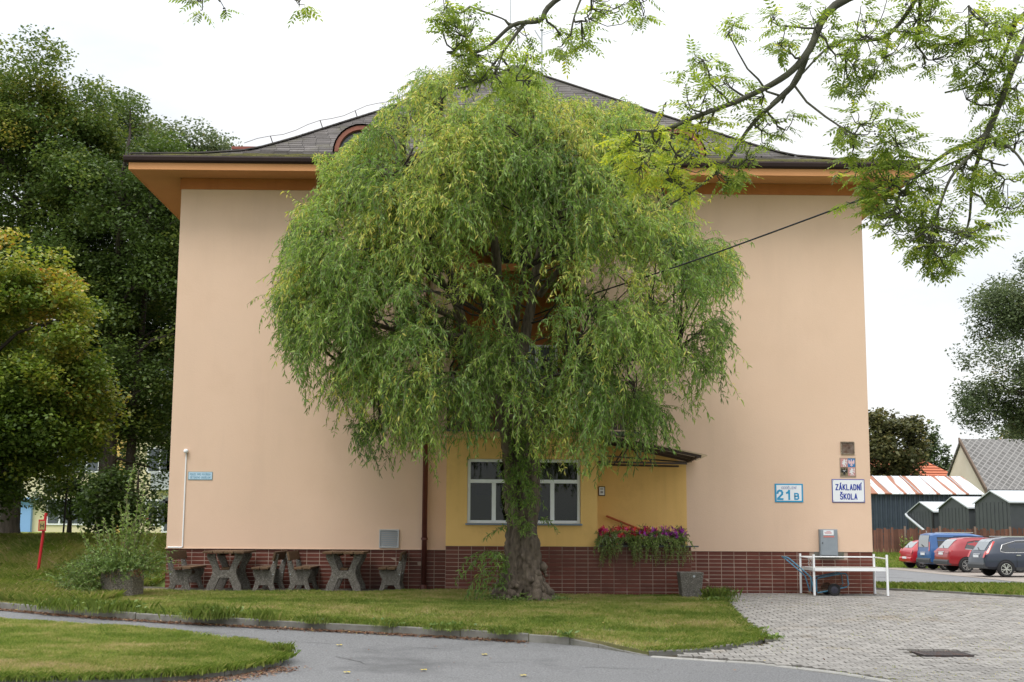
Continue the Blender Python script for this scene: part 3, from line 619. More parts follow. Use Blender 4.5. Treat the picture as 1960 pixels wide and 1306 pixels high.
# ------------------------------------------------------------------ signs, boxes on the wall
def text(body, x, z, y, h, mat, parent, wscale=1.0, weight=0.0, name='lettering', space=1.0, align='CENTER'):
    cu = bpy.data.curves.new('t', 'FONT'); cu.body = body; cu.size = 1; cu.align_x = align; cu.extrude = .01; cu.offset = weight; cu.space_character = space
    o = bpy.data.objects.new('t', cu); COL.objects.link(o); bpy.context.view_layer.update()
    me = bpy.data.meshes.new_from_object(o); bpy.data.objects.remove(o); me.name = name
    s = h/.72; T_ = Matrix.Translation((x, y, z)) @ Matrix.Rotation(rad(90), 4, 'X') @ Matrix.Diagonal((s*wscale, s, .15, 1))
    me.transform(T_); me.materials.clear(); me.materials.append(mat); q = bpy.data.objects.new(name, me); link(q, parent); return q
YW = YF-.02
GLY = {'Z': [[(0,1),(1,1),(0,0),(1,0)]], 'A': [[(0,0),(.5,1),(1,0)],[(.2,.3),(.8,.3)]], 'K': [[(0,0),(0,1)],[(1,1),(0,.42)],[(.3,.58),(1,0)]],
 'L': [[(0,1),(0,0),(1,0)]], 'D': [[(0,0),(0,1),(.6,1),(1,.78),(1,.22),(.6,0),(0,0)]], 'N': [[(0,0),(0,1),(1,0),(1,1)]], 'I': [[(.0,0),(.0,1)]],
 'S': [[(1,.82),(.75,1),(.25,1),(0,.8),(.05,.6),(.95,.42),(1,.2),(.75,0),(.25,0),(0,.18)]], 'O': [[(.3,0),(0,.22),(0,.78),(.3,1),(.7,1),(1,.78),(1,.22),(.7,0),(.3,0)]],
 '2': [[(0,.72),(.1,.92),(.4,1.02),(.75,.97),(.95,.78),(.9,.58),(.1,.08),(.05,0),(1,0)]], '1': [[(.15,.74),(.4,.80),(.62,1),(.62,0)]],
 'B': [[(0,0),(0,1),(.65,1),(.92,.88),(.92,.64),(.65,.53),(0,.53)],[(.65,.53),(1,.40),(1,.14),(.7,0),(0,0)]], 'E': [[(1,1),(0,1),(0,0),(1,0)],[(0,.52),(.8,.52)]],
 'T': [[(0,1),(1,1)],[(.5,1),(.5,0)]], 'P': [[(0,0),(0,1),(.8,1),(1,.85),(1,.62),(.8,.47),(0,.47)]], 'R': [[(0,0),(0,1),(.8,1),(1,.85),(1,.62),(.8,.47),(0,.47)],[(.5,.47),(1,0)]],
 'U': [[(0,1),(0,.2),(.25,0),(.75,0),(1,.2),(1,1)]], 'H': [[(0,0),(0,1)],[(1,0),(1,1)],[(0,.5),(1,.5)]], 'G': [[(1,.8),(.7,1),(.3,1),(0,.78),(0,.22),(.3,0),(.7,0),(1,.2),(1,.45),(.6,.45)]],
 'Y': [[(0,1),(.5,.5),(1,1)],[(.5,.5),(.5,0)]]}
ACC = {'Á': ('A','a'), 'Í': ('I','a'), 'Š': ('S','c'), 'Ě': ('E','c'), 'É': ('E','a'), 'Ř': ('R','c')}
def stroke_text(body, xc, z, y, h, mat, parent, cw=.5, sw=.16, gap=.28, name='lettering'):
    """bold sans letters cut as thin plates, one mesh per line"""
    adv = []; x = 0
    for ch in body:
        adv.append(x); b_ = ACC.get(ch, (ch,))[0]; x += (.35 if ch == ' ' else (0 if b_ == 'I' else cw))+gap
    tot = x-gap; mb = MB(); k = 0
    for ch, ax_ in zip(body, adv):
        if ch == ' ': continue
        b_, ac = (ACC[ch] if ch in ACC else (ch, None)); st = [[(px_*cw, pz_) for px_, pz_ in l] for l in GLY[b_]]
        mid = (0 if b_ == 'I' else cw/2)
        if ac == 'a': st.append([(mid-.03, 1.16), (mid+.10, 1.34)])
        if ac == 'c': st.append([(mid-.14, 1.34), (mid, 1.18), (mid+.14, 1.34)])
        for l in st:
            for (a0_, b0_), (a1_, b1_) in zip(l, l[1:]):
                k += 1; dy = .0004*(k % 5); p = Vector((xc+(ax_+a0_-tot/2)*h, y-dy, z+b0_*h)); q = Vector((xc+(ax_+a1_-tot/2)*h, y-dy, z+b1_*h)); d = (q-p).normalized()*sw*h*.42
                mb.bar(p-d, q+d, .002, sw*h, up=(0, 1, 0)) if 0 else mb.add([p-d+Vector((-d.z, 0, d.x)).normalized()*sw*h/2, p-d-Vector((-d.z, 0, d.x)).normalized()*sw*h/2, q+d-Vector((-d.z, 0, d.x)).normalized()*sw*h/2, q+d+Vector((-d.z, 0, d.x)).normalized()*sw*h/2], [(0, 1, 2, 3)])
    return mb.build(name, mat, parent, fix=False)
# department sign
t = thing('department_sign', 'cyan bordered enamel sign reading ODDĚLENÍ 21 B on the right part of the wall', 'sign', (5.82, YW, 1.8))
MB().box(5.541, 6.094, YW-.012, YW, 1.797, 2.157).build('panel', M['sign_blue'], t, bevel=.003)
MB().box(5.574, 6.062, YW-.0145, YW-.0125, 1.828, 2.130).build('face', M['sign_white'], t)
stroke_text('ODDĚLENÍ', 5.815, 2.055, YW-.0155, .042, M['sign_navy'], t, .62, .13, .34)
stroke_text('21', 5.725, 1.858, YW-.0155, .162, M['sign_blue'], t, .60, .23, .42)
stroke_text('B', 5.965, 1.858, YW-.0155, .108, M['sign_blue'], t, .66, .25, .3)
# school sign
t = thing('school_sign', 'white enamel sign with navy border reading ZÁKLADNÍ ŠKOLA near the right corner', 'sign', (6.98, YW, 1.8))
MB().box(6.660, 7.298, YW-.014, YW, 1.800, 2.250).build('panel', M['sign_navy'], t, bevel=.004)
MB().box(6.674, 7.284, YW-.0165, YW-.0145, 1.814, 2.236).build('face', M['sign_white'], t)
stroke_text('ZÁKLADNÍ', 6.98, 2.045, YW-.0175, .100, M['sign_navy'], t, .42, .20, .28); stroke_text('ŠKOLA', 6.98, 1.865, YW-.0175, .100, M['sign_navy'], t, .42, .20, .28)
for x in (6.69, 7.268):
    for z in (1.83, 2.22): MB().lathe([(.006, -.004), (.006, 0)], (x, YW-.0165, z), 'y', 8).build('screw', M['rust'], t)
# restricted notice
t = thing('use_notice_sign', 'small pale blue sign reading POUZE PRO POTŘEBY DĚTSKÉHO ODDĚLENÍ', 'sign', (-5.6, YW, 2.16))
MB().box(-5.835, -5.366, YW-.010, YW, 2.162, 2.318).build('panel', plain('teal_sign_edge', (.10,.22,.26), .5), t)
MB().box(-5.825, -5.376, YW-.0125, YW-.0105, 2.172, 2.308).build('face', plain('pale_blue_face', (.45,.60,.72), .4), t)
mt = plain('teal_letters', (.05,.22,.33), .5)
stroke_text('POUZE PRO POTŘEBY', -5.60, 2.250, YW-.0135, .034, mt, t, .46, .14, .26); stroke_text('DĚTSKÉHO ODDĚLENÍ', -5.60, 2.190, YW-.0135, .034, mt, t, .46, .14, .26)
# emblem plate
t = thing('emblem_plate', 'weathered quartered coat of arms plate with eagles above the school sign', 'emblem plate', (6.98, YW, 2.3))
x0, x1, z0, z1 = 6.84, 7.128, 2.315, 2.655; xm, zm = (x0+x1)/2, (z0+z1)/2
MB().box(x0-.012, x1+.012, YW-.008, YW, z0-.025, z1+.012).build('backing', pm('stained_backing', (.34,.27,.2), (.22,.17,.12), 20), t)
qr, qb, qk = pm('worn_red_field', (.42,.10,.09), (.50,.38,.36), 60, .6), plain('blue_field', (.03,.16,.36), .5), pm('worn_gold_field', (.22,.17,.09), (.10,.085,.06), 40, .7)
for (a, b, c, d), mm in (((x0, xm, zm, z1), qr), ((xm, x1, zm, z1), qb), ((x0, xm, z0, zm), qk), ((xm, x1, z0, zm), qr)):
    MB().box(a+.001, b-.001, YW-.0105, YW-.0085, c+.001, d-.001).build('field', mm, t)
lion = [(.3,.05),(.42,.2),(.38,.35),(.25,.3),(.2,.42),(.34,.5),(.22,.6),(.3,.68),(.42,.62),(.4,.78),(.5,.92),(.64,.88),(.62,.76),(.78,.8),(.7,.66),(.62,.6),(.78,.56),(.74,.44),(.6,.46),(.62,.34),(.76,.24),(.72,.06),(.58,.06),(.62,.2),(.5,.26),(.46,.06)]
lion2 = [(.8,.3),(.92,.4),(.86,.6),(.95,.8),(.84,.9),(.8,.75),(.86,.7),(.78,.55),(.84,.42),(.76,.36)]
eagle = [(.5,.05),(.42,.2),(.3,.12),(.36,.3),(.42,.38),(.3,.42),(.16,.3),(.12,.5),(.06,.42),(.08,.7),(.14,.9),(.26,.8),(.4,.62),(.44,.72),(.40,.82),(.48,.92),(.56,.9),(.58,.76),(.56,.64),(.62,.62),(.76,.8),(.86,.9),(.92,.7),(.94,.42),(.88,.5),(.84,.3),(.7,.42),(.58,.38),(.64,.3),(.7,.12),(.58,.2)]
def charge(poly, a, c, mm, w_=.142, h_=.168): MB().prism([(a+p[0]*w_, c+p[1]*h_) for p in poly], 'y', YW-.0125, YW-.0107).build('charge', mm, t)
mw = plain('pale_charge', (.62,.62,.62), .6); mchk = plain('pink_charge', (.62,.42,.44), .6)
for a, c in ((x0, zm), (xm, z0)): charge(lion, a, c, mw); charge(lion2, a, c, mw)
charge(eagle, xm, zm, mchk); charge(eagle, x0, z0, M['dark'])
MB().prism([(x0+.03, z0+.115), (x0+.071, z0+.085), (x0+.112, z0+.115), (x0+.071, z0+.098)], 'y', YW-.0135, YW-.0127).build('crescent', mw, t)
# rusty plate frame
t = thing('rusted_wall_plate', 'small rusted square metal plate in a decayed frame above the emblem', 'wall plate', (6.99, YW, 2.74))
MB().box(6.870, 7.108, YW-.012, YW, 2.752, 2.968).build('plate', M['rust'], t)
f = MB(); f.box(6.855, 6.876, YW-.03, YW-.0, 2.742, 2.98); f.box(7.105, 7.122, YW-.026, YW, 2.735, 2.975); f.box(6.876, 7.105, YW-.028, YW, 2.962, 2.982); f.box(6.876, 7.105, YW-.024, YW, 2.735, 2.752)
f.build('frame', pm('rotten_frame', (.30,.25,.19), (.09,.06,.04), 25, .9), t)
# framed notice in the porch
t = thing('framed_notice', 'small white notice in a black frame beside the porch corner on the yellow wall', 'notice', (2.17, YF-.03, 1.99))
MB().box(2.105, 2.235, YF-.05, YF-.028, 1.90, 2.082).build('frame', M['dark'], t); MB().box(2.12, 2.22, YF-.053, YF-.0505, 1.916, 2.066).build('paper', M['sign_white'], t)
MB().box(2.14, 2.2, YF-.0545, YF-.0532, 2.02, 2.045).box(2.145, 2.195, YF-.0545, YF-.0532, 1.95, 1.99).build('print', plain('print_grey', (.25,.25,.27), .6), t)
# grey electrical box
t = thing('meter_box', 'grey metal electrical box with warning stickers set into the wall above the white rack', 'electrical box', (6.55, YW, .76))
MB().box(6.372, 6.72, YW-.10, YW-.0, .765, 1.283).build('case', M['grey_box'], t, bevel=.006)
MB().box(6.385, 6.707, YW-.114, YW-.101, .785, 1.270).build('door', M['grey_box'], t, bevel=.005)
MB().box(6.44, 6.64, YW-.117, YW-.1145, 1.17, 1.265).build('sticker', M['sign_white'], t)
MB().box(6.44, 6.65, YW-.117, YW-.1145, 1.128, 1.155).build('warning_strip', plain('pale_red', (.50,.16,.14), .5), t)
mr = plain('red_print', (.45,.05,.05), .5)
MB().box(6.50, 6.58, YW-.1185, YW-.1172, 1.238, 1.246).box(6.46, 6.6, YW-.1185, YW-.1172, 1.215, 1.223).box(6.47, 6.6, YW-.1185, YW-.1172, 1.198, 1.204).build('print', mr, t)
MB().lathe([(.012, -.01), (.012, 0)], (6.42, YW-.114, 1.02), 'y', 10).build('lock', M['dark'], t)
# conduit with sensor
t = thing('conduit_with_sensor', 'thin white conduit rising to a round white sensor on the left wall end', 'conduit', (-5.88, YW, .9))
MB().tube([(-6.17, YW-.015, .872), (-5.90, YW-.015, .872), (-5.888, YW-.015, .885), (-5.886, YW-.015, 2.68)], .014, 8).build('conduit', M['white'], t)
MB().lathe([(.012, 0), (.04, .0), (.048, .03), (.04, .06), (.015, .075)], (-5.886, YW-.05, 2.68), n=14).build('sensor_dome', M['white'], t, smooth=True)
# overhead cable
t = thing('overhead_cable', 'black overhead supply cable rising from the facade to the upper right', 'cable', (-.45, 26.2, 4.95))
P_ = smooth_line([(-.45, 26.2, 4.95)]+[(0.194, 24.0, 4.963), (1.591, 21.8, 5.172), (2.874, 19.6, 5.252), (4.037, 17.6, 5.394), (4.692, 16.3, 5.454), (5.33, 15.0, 5.531), (5.846, 13.8, 5.613), (6.543, 12.4, 5.787)]+[(7.5, 9.2, 6.6)], 2)
MB().tube(P_, .012, 6).build('cable_line', M['black'], t, smooth=True)
MB().tube([(7.55, 9.1, -.5), (7.5, 9.2, 6.8)], .09, 10).build('pole', M['bark_dark'], t)
# antennas
t = thing('roof_antenna', 'grey mast with forked arms rising above the roof to the right of the crown', 'antenna', (1.24, 32, 12.9))
MB().tube([(1.24, 32, 12.6), (1.24, 32, 13.92)], .022, 8).build('mast', M['galv'], t)
MB().bar((1.24, 32, 13.62), (1.06, 32, 13.92), .03).build('arm', M['galv'], t)
q = MB(); q.bar((1.24, 32, 13.78), (1.55, 32.1, 13.94), .015); q.bar((1.24, 32, 13.84), (1.55, 32.1, 13.98), .015); q.bar((1.55, 32.1, 13.9), (1.55, 32.1, 14.0), .02); q.build('arm', M['galv'], t)
MB().lathe([(.045, 0), (.05, .03), (.02, .06)], (1.24, 32, 13.91), n=10).build('cap', M['galv'], t)
t = thing('lightning_mast', 'thin straight lightning mast above the roof apex behind the crown top', 'mast', (.44, 32.3, 13))
MB().tube([(.44, 32.3, 12.9), (.44, 32.3, 15.3)], .014, 6).build('rod', M['galv'], t); MB().bar((.44, 32.3, 13.9), (.5, 32.3, 14.2), .012).build('clamp', M['galv'], t)

# ------------------------------------------------------------------ picnic furniture
def arc_pts(pl, it=2):
    return smooth_line(pl, it)
def bench(loc, flip, label, ln=1.12, lean=0):
    t = thing('picnic_bench', label, 'bench', (0, 0, 0), 'concrete and wood benches by the wall', world=False)
    left = [(.0,.665),(.03,.5),(.07,.36),(.085,.2),(.06,.1),(.0,.0)]; 
    P = [(0,.665),(.065,.65),(.155,.375),(.465,.385)]+[(.455,.30),(.405,.21),(.43,.10),(.47,0)]+[(.385,0),(.34,.105),(.19,.105),(.135,0),(.04,0)]+[(.085,.13),(.075,.22),(.035,.45)]
    for y in (0, ln-.07):
        q = MB(); q.prism(P, 'y', y, y+.075); q.build('side_frame', M['aggregate'], t, bevel=.008)
        for z in (.30, .52): MB().lathe([(.012, -.006), (.012, 0)], (.09, y, z), 'y', 8).build('bolt', M['galv'], t)
    for x in (.165, .325):
        MB().box(x, x+.145, -.13, ln+.13, .392, .43).build('seat_plank', M['wood'], t, bevel=.006)
    s = MB(); V = [(.062,-.15,.55),(.10,-.15,.555),(.065,-.15,.715),(.027,-.15,.705)]; V += [(a, ln+.15, c) for a, b, c in V]
    s.add(V, [(0,1,2,3),(7,6,5,4),(0,4,5,1),(1,5,6,2),(2,6,7,3),(3,7,4,0)]); s.build('backrest_plank', M['wood'], t, bevel=.006)
    MB().box(.22, .30, 0.078, ln-.075, .28, .34).build('stretcher', M['wood'], t, bevel=.005)
    t.location = loc
    if flip: t.scale = (-1, 1, 1)
    return t
def ptable(loc, label, rz=0):
    t = thing('picnic_table', label, 'table', (0, 0, 0), 'concrete and wood picnic tables by the wall', world=False)
    half = [(.33,.665),(.325,.60),(.28,.52),(.225,.42),(.215,.33),(.25,.22),(.31,.10),(.325,.0),(.19,0),(.10,.225)]
    up = [(.10,.35),(.16,.52),(.185,.60),(.185,.665)]
    P = half+[(-x, z) for x, z in half[::-1]]+[(-x, z) for x, z in up[::-1]]+up[0:0]
    P = [(.33,.665),(.325,.60),(.28,.52),(.225,.42),(.215,.33),(.25,.22),(.31,.10),(.325,.0),(.185,0),(.085,.23),(-.085,.23),(-.185,0),(-.325,0),(-.31,.10),(-.25,.22),(-.215,.33),(-.225,.42),(-.28,.52),(-.325,.60),(-.33,.665),(-.175,.665),(-.175,.60),(-.085,.37),(.085,.37),(.175,.60),(.175,.665)]
    for y in (0, .88): MB().prism(P, 'y', y, y+.08).build('leg_frame', M['aggregate'], t, bevel=.008)
    for i, x in enumerate((-.375, -.185, .005, .195)):
        MB().box(x, x+.178, -.16, 1.12, .675+random.uniform(-.003, .003), .715).build('tabletop_plank', M['wood'], t, bevel=.006)
    MB().box(-.07, .07, .082, .878, .375, .42).build('stretcher', M['wood'], t, bevel=.005)
    for x in (-.12, .10): MB().box(x-.0, x+.02, .081, .879, .632, .67).build('batten', M['wood'], t)
    t.location = loc; t.rotation_euler.z = rz; return t
GZ = lambda x: Rz(x, 24.6)+.022
bench((-5.87, 24.15, GZ(-5.87)), False, 'leftmost bench, its brown backrest at the left wall corner, facing right')
ptable((-4.83, 24.25, GZ(-4.8)), 'left picnic table, concrete X frames and boards, beside the leftmost bench')
bench((-3.84, 24.2, GZ(-3.9)), True, 'bench to the right of the left picnic table, seat facing left, back against another bench')
bench((-3.73, 24.35, GZ(-3.7)), False, 'bench left of the right picnic table, seat facing right, back against another bench')
ptable((-2.66, 24.25, GZ(-2.7)), 'right picnic table, concrete X frames, in front of the vent grille side')
bench((-1.56, 24.4, GZ(-1.6)), True, 'rightmost bench nearest the brown downpipe, seat facing left', ln=.95)

# litter bin
t = thing('litter_bin', 'tapered square exposed aggregate concrete bin in front of the tiled porch wall', 'litter bin', (3.62, 23.85, Rz(3.6, 23.85)))
z = Rz(3.6, 23.85)+.0; q = MB(); b_, tt = .165, .215; cx, cy = 3.62, 23.85
ring = lambda h, s: [(cx-s, cy-s, z+h), (cx+s, cy-s, z+h), (cx+s, cy+s, z+h), (cx-s, cy+s, z+h)]
q.add(ring(0, b_)+ring(.47, tt)+ring(.47, tt-.035)+ring(.1, b_-.03), [(3,2,1,0)]+[(4*k+i, 4*k+(i+1) % 4, 4*k+4+(i+1) % 4, 4*k+4+i) for k in range(3) for i in range(4)]+[(12,13,14,15)])
q.build('body', M['aggregate'], t, bevel=.012, fix=False)
MB().lathe([(.022, -.006), (.022, 0)], (3.66, cy-.207, z+.40), 'y', 12).build('badge', M['galv'], t)
# hexagonal planter
px, py = -6.30, 22.9; z = Lz(px, py)
pl = thing('hexagonal_planter', 'hexagonal exposed aggregate concrete planter in the grass left of the building', 'planter', (px, py, z))
hexa = lambda r, h: [(px+r*math.cos(rad(60*i+14)), py+r*math.sin(rad(60*i+14)), z+h) for i in range(6)]
q = MB(); q.add(hexa(.36, -.1)+hexa(.36, .47)+hexa(.30, .47)+hexa(.29, .36), [(6*k+i, 6*k+(i+1) % 6, 6*k+6+(i+1) % 6, 6*k+6+i) for k in range(3) for i in range(6)])
q.build('body', M['aggregate_warm'], pl, bevel=.01, fix=False); MB().prism([(a, b) for a, b, c in hexa(.30, 0)], 'z', z+.3, z+.4).build('soil', M['soil'], pl)
# white rack
z = .055
rk = thing('white_rack', 'white tubular metal rack with a shelf standing on the paving at the right wall end', 'rack', (6.6, 24.8, z))
pts = dict(B=(6.0, 24.4), A=(5.955, 25.27), D=(7.33, 24.3), C=(7.33, 25.12))
for k, (x, y) in pts.items():
    zz = Rz(x, y)+.02; h = .76
    MB().tube([(x, y, zz), (x, y, zz+h)], .022, 10).build('leg', M['white'], rk)
    MB().lathe([(.026, 0), (.026, .015)], (x, y, zz-.002), n=10).build('foot', M['rust'], rk)
zt = .06+.70; ztf = .045+.70
q = MB(); q.tube([(6.0, 24.4, ztf), (5.955, 25.27, zt)], .012, 8); rkq = q.build('rail', M['white'], rk)
MB().tube([(7.33, 24.3, ztf), (7.33, 25.12, zt)], .012, 8).build('rail', M['white'], rk)
MB().tube([(5.955, 25.27, zt), (7.33, 25.12, zt)], .012, 8).build('rail', M['white'], rk)
zs = .06+.49
MB().box(6.0, 7.33, 24.33, 24.37, zs-.03, zs+.03).build('shelf_edge', M['white'], rk); MB().box(5.97, 7.33, 25.14, 25.18, zs-.03, zs+.03).build('shelf_edge', M['white'], rk)
MB().box(5.98, 6.02, 24.37, 25.14, zs-.03, zs+.03).build('shelf_edge', M['white'], rk); MB().box(7.31, 7.35, 24.37, 25.14, zs-.03, zs+.03).build('shelf_edge', M['white'], rk)
MB().box(6.02, 7.31, 24.372, 25.138, zs+.0, zs+.028).build('shelf', plain('worn_shelf_board', (.34,.33,.28), .7, c2=(.22,.2,.15)), rk)
ch = MB()
for x in (6.05, 6.1):
    for i in range(11): ch.lathe([(.007, 0), (.009, .012), (.004, .02)], (x+.006*math.sin(i*2.2), 25.0, zt-.05-i*.033), n=6)
ch.build('chain', M['galv'], rk)
# hand cart
ct = thing('hand_cart', 'blue tubular two-wheeled hand cart parked under the white rack', 'hand cart', (6.6, 24.85, z))
cb = plain('cart_blue_paint', (.10,.28,.42), .45, c2=(.06,.18,.28), scale=20)
for y in (24.6, 25.0):
    P_ = arc_pts([(6.07, y, .15), (6.14, y, .10), (6.90, y, .22), (6.96, y, .27), (6.93, y, .44), (6.88, y, .46), (6.12, y, .37), (6.05, y, .34), (6.07, y, .15)], 2) if 0 else [(6.09, y, .14), (6.12, y, .11), (6.92, y, .22), (6.97, y, .26), (6.94, y, .43), (6.90, y, .465), (6.80, y, .47), (6.15, y, .385), (6.09, y, .35), (6.09, y, .14)]
    P_ = [(6.09+(a-6.09)*.68 if a > 6.09 else a, b, c_) for a, b, c_ in P_]; MB().tube(P_, .013, 8).build('side_frame', cb, ct)
    MB().tube([(6.06, y, .12), (5.98, y, .40), (5.92, y, .46), (5.60, y+.02, .735)], .013, 8).build('handle_bar', cb, ct)
MB().tube([(5.60, 24.62, .735), (5.54, 24.66, .765), (5.54, 24.98, .765), (5.60, 25.02, .735)], .013, 8).build('grip', cb, ct)
ms = MB()
for i in range(19):
    x = 6.12+i*.030; ms.bar((x, 24.6, .12+.20*(x-6.12)), (x, 24.6, .375+.15*(x-6.12)), .005); ms.bar((x, 25.0, .12+.20*(x-6.12)), (x, 25.0, .375+.15*(x-6.12)), .005)
for k in range(6):
    zq = .15+k*.045; ms.bar((6.1, 24.6, zq), (6.67, 24.6, zq+.09), .005); ms.bar((6.1, 25.0, zq), (6.67, 25.0, zq+.09), .005)
ms.build('wire_mesh', plain('rusty_wire', (.12,.06,.035), .8), ct, kind='stuff')
MB().add([(6.1, 24.61, .13), (6.66, 24.61, .225), (6.66, 24.99, .225), (6.1, 24.99, .13)], [(0, 1, 2, 3)]).build('floor_board', plain('pale_board', (.28,.25,.2), .9), ct)
for y in (24.53, 25.07):
    wl = MB().lathe([(.07, -.02), (.10, -.025), (.115, -.01), (.115, .01), (.10, .025), (.07, .02)], (6.40, y, .17), 'y', 24).build('wheel', M['black'], ct, smooth=False)
    MB().lathe([(.02, -.03), (.065, -.022), (.065, .022), (.02, .03)], (6.40, y, .17), 'y', 20).build('hub', plain('cart_hub', (.03,.03,.045), .6), wl)
MB().tube([(6.40, 24.5, .17), (6.40, 25.1, .17)], .01, 6).build('axle', M['steel_dark'], ct)
# hydrant marker and post
t = thing('hydrant_marker', 'slightly leaning red post with a small red and yellow hydrant plate in the grass', 'marker post', (-9.5, 28.2, Lz(-9.5, 28.2)))
z = Lz(-9.5, 28.2); MB().tube([(-9.56, 28.2, z-.1), (-9.44, 28.2, z+1.36)], .032, 8).build('post', M['red'], t)
MB().box(-9.56, -9.40, 28.12, 28.14, z+.98, z+1.22).build('plate', M['red'], t); MB().box(-9.535, -9.425, 28.112, 28.119, z+1.01, z+1.19).build('face', pm('hydrant_face', (.45,.38,.12), (.2,.12,.06), 60), t)
text('H', -9.48, z+1.05, 28.105, .09, M['dark'], t, .9, .01)
t = thing('dark_post', 'thin dark green metal post standing on the lawn behind the shrub', 'post', (-10.6, 33, Lz(-10.6, 33)))
z = Lz(-10.6, 33); MB().tube([(-10.6, 33, z-.1), (-10.55, 33, z+1.75)], .025, 6).build('pole', M['black'], t)

# ------------------------------------------------------------------ vegetation tools
def norm(a): return a/np.maximum(1e-9, np.linalg.norm(a, axis=1, keepdims=True))
def leaf_quads(P, D, L, W, droop=.15, up=None):
    """folded rhombic leaves: base P, direction D, length L, width W"""
    n = len(P); D = norm(D); r = RNG.normal(size=(n, 3))
    if up is not None: r = r*up+np.array([0, 0, 1.0])
    Sd = norm(np.cross(D, r)); L = np.broadcast_to(L, n)[:, None]; W = np.broadcast_to(W, n)[:, None]
    mid = P+D*L*.45; tip = P+D*L-np.array([0, 0, 1.0])*L*droop
    return np.stack([P, mid+Sd*W/2, tip, mid-Sd*W/2], 1).reshape(-1, 3)
def grow(P, D, steps, sl, grav, jit, L, keep=None, curl=0):
    """vectorised twigs. returns list of (positions, directions, alive, index)"""
    P = P.copy(); D = norm(D); alive = np.ones(len(P), bool); rec = []
    ax = norm(RNG.normal(size=P.shape))
    for k in range(steps):
        D = norm(D+np.array([0, 0, -1.0])*grav*(1 if np.isscalar(grav) else 1)+RNG.normal(size=P.shape)*jit+(np.cross(D, ax)*curl if curl else 0))
        Q = P+D*sl; alive &= (k < L)
        if keep is not None: alive &= keep(Q)
        rec.append((P.copy(), Q.copy(), D.copy(), alive.copy())); P = Q
    return rec
def ribbon(P, Q, wd):
    d = norm(Q-P); s = norm(np.cross(d, RNG.normal(size=P.shape)*.3+np.array([0, 1.0, .2])))*(np.broadcast_to(wd, len(P))[:, None]/2)
    return np.stack([P-s, P+s, Q+s*.8, Q-s*.8], 1).reshape(-1, 3)
def rough_tube(mb, pts, radii, n=24, amp=.12, fr=3.0, sub=5, lob=.0):
    pl = [Vector(p) for p in pts]; P = []; R_ = []
    for i in range(len(pl)-1):
        p0 = pl[max(i-1, 0)]; p1 = pl[i]; p2 = pl[i+1]; p3 = pl[min(i+2, len(pl)-1)]
        for k in range(sub):
            t = k/sub; P.append(.5*((2*p1)+(p2-p0)*t+(2*p0-5*p1+4*p2-p3)*t*t+(3*p1-p0-3*p2+p3)*t**3)); R_.append(radii[i]*(1-t)+radii[i+1]*t)
    P.append(pl[-1]); R_.append(radii[-1]); V = []; k = len(P)
    for i in range(k):
        d = (P[min(i+1, k-1)]-P[max(i-1, 0)]).normalized(); a = d.cross(Vector((0, 1, .05))).normalized(); b = d.cross(a)
        for j in range(n):
            t = 2*math.pi*j/n; u = a*math.cos(t)+b*math.sin(t); q = P[i]+u*R_[i]
            f = 1+amp*noise.noise(Vector((q.x*fr*2.2, q.y*fr*2.2, q.z*fr*.7)))+amp*.6*noise.noise(q*fr*4)+lob*math.cos(3*t+q.z)
            V.append(P[i]+u*R_[i]*f)
    mb.add(V, [(i*n+j, (i+1)*n+j, (i+1)*n+(j+1) % n, i*n+(j+1) % n) for i in range(k-1) for j in range(n)]+[tuple(range((k-1)*n+n-1, (k-1)*n-1, -1))])
def link_mesh(name, me, parent, kind=None, label=None):
    o = bpy.data.objects.new(name, me); link(o, parent); return tag(o, label, kind=kind)

# ------------------------------------------------------------------ the willow
LM = {}
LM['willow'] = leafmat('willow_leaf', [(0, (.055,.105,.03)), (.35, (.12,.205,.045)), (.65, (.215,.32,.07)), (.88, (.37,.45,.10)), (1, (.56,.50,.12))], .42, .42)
LM['linden'] = leafmat('linden_leaf', [(0, (.038,.062,.018)), (.5, (.085,.130,.032)), (.85, (.21,.235,.055)), (1, (.38,.29,.07))], .30, .45)
LM['grey'] = leafmat('grey_green_leaf', [(0, (.06,.085,.04)), (.5, (.12,.155,.07)), (.85, (.21,.235,.11)), (1, (.34,.24,.10))], .28, .55)
LM['maple'] = leafmat('turning_maple_leaf', [(0, (.045,.08,.015)), (.3, (.10,.16,.028)), (.55, (.21,.26,.045)), (.75, (.38,.33,.065)), (.9, (.50,.27,.07)), (1, (.46,.15,.07))], .32, .5)
LM['ash'] = leafmat('ash_leaf', [(0, (.085,.125,.025)), (.4, (.18,.245,.045)), (.8, (.34,.40,.07)), (1, (.60,.52,.05))], .5, .42)
LM['shrub'] = leafmat('shrub_leaf', [(0, (.05,.09,.022)), (.4, (.12,.19,.045)), (.8, (.27,.35,.10)), (.93, (.22,.23,.11)), (1, (.34,.11,.06))], .3, .45)
LM['grass'] = leafmat('grass_blade', [(0, (.12,.19,.035)), (.38, (.24,.315,.07)), (.58, (.37,.39,.12)), (.76, (.51,.45,.20)), (1, (.62,.52,.32))], .4, .6)
LM['brown'] = leafmat('olive_brown_leaf', [(0, (.04,.045,.018)), (.5, (.09,.095,.035)), (.85, (.20,.17,.06)), (1, (.28,.19,.08))], .25, .6)
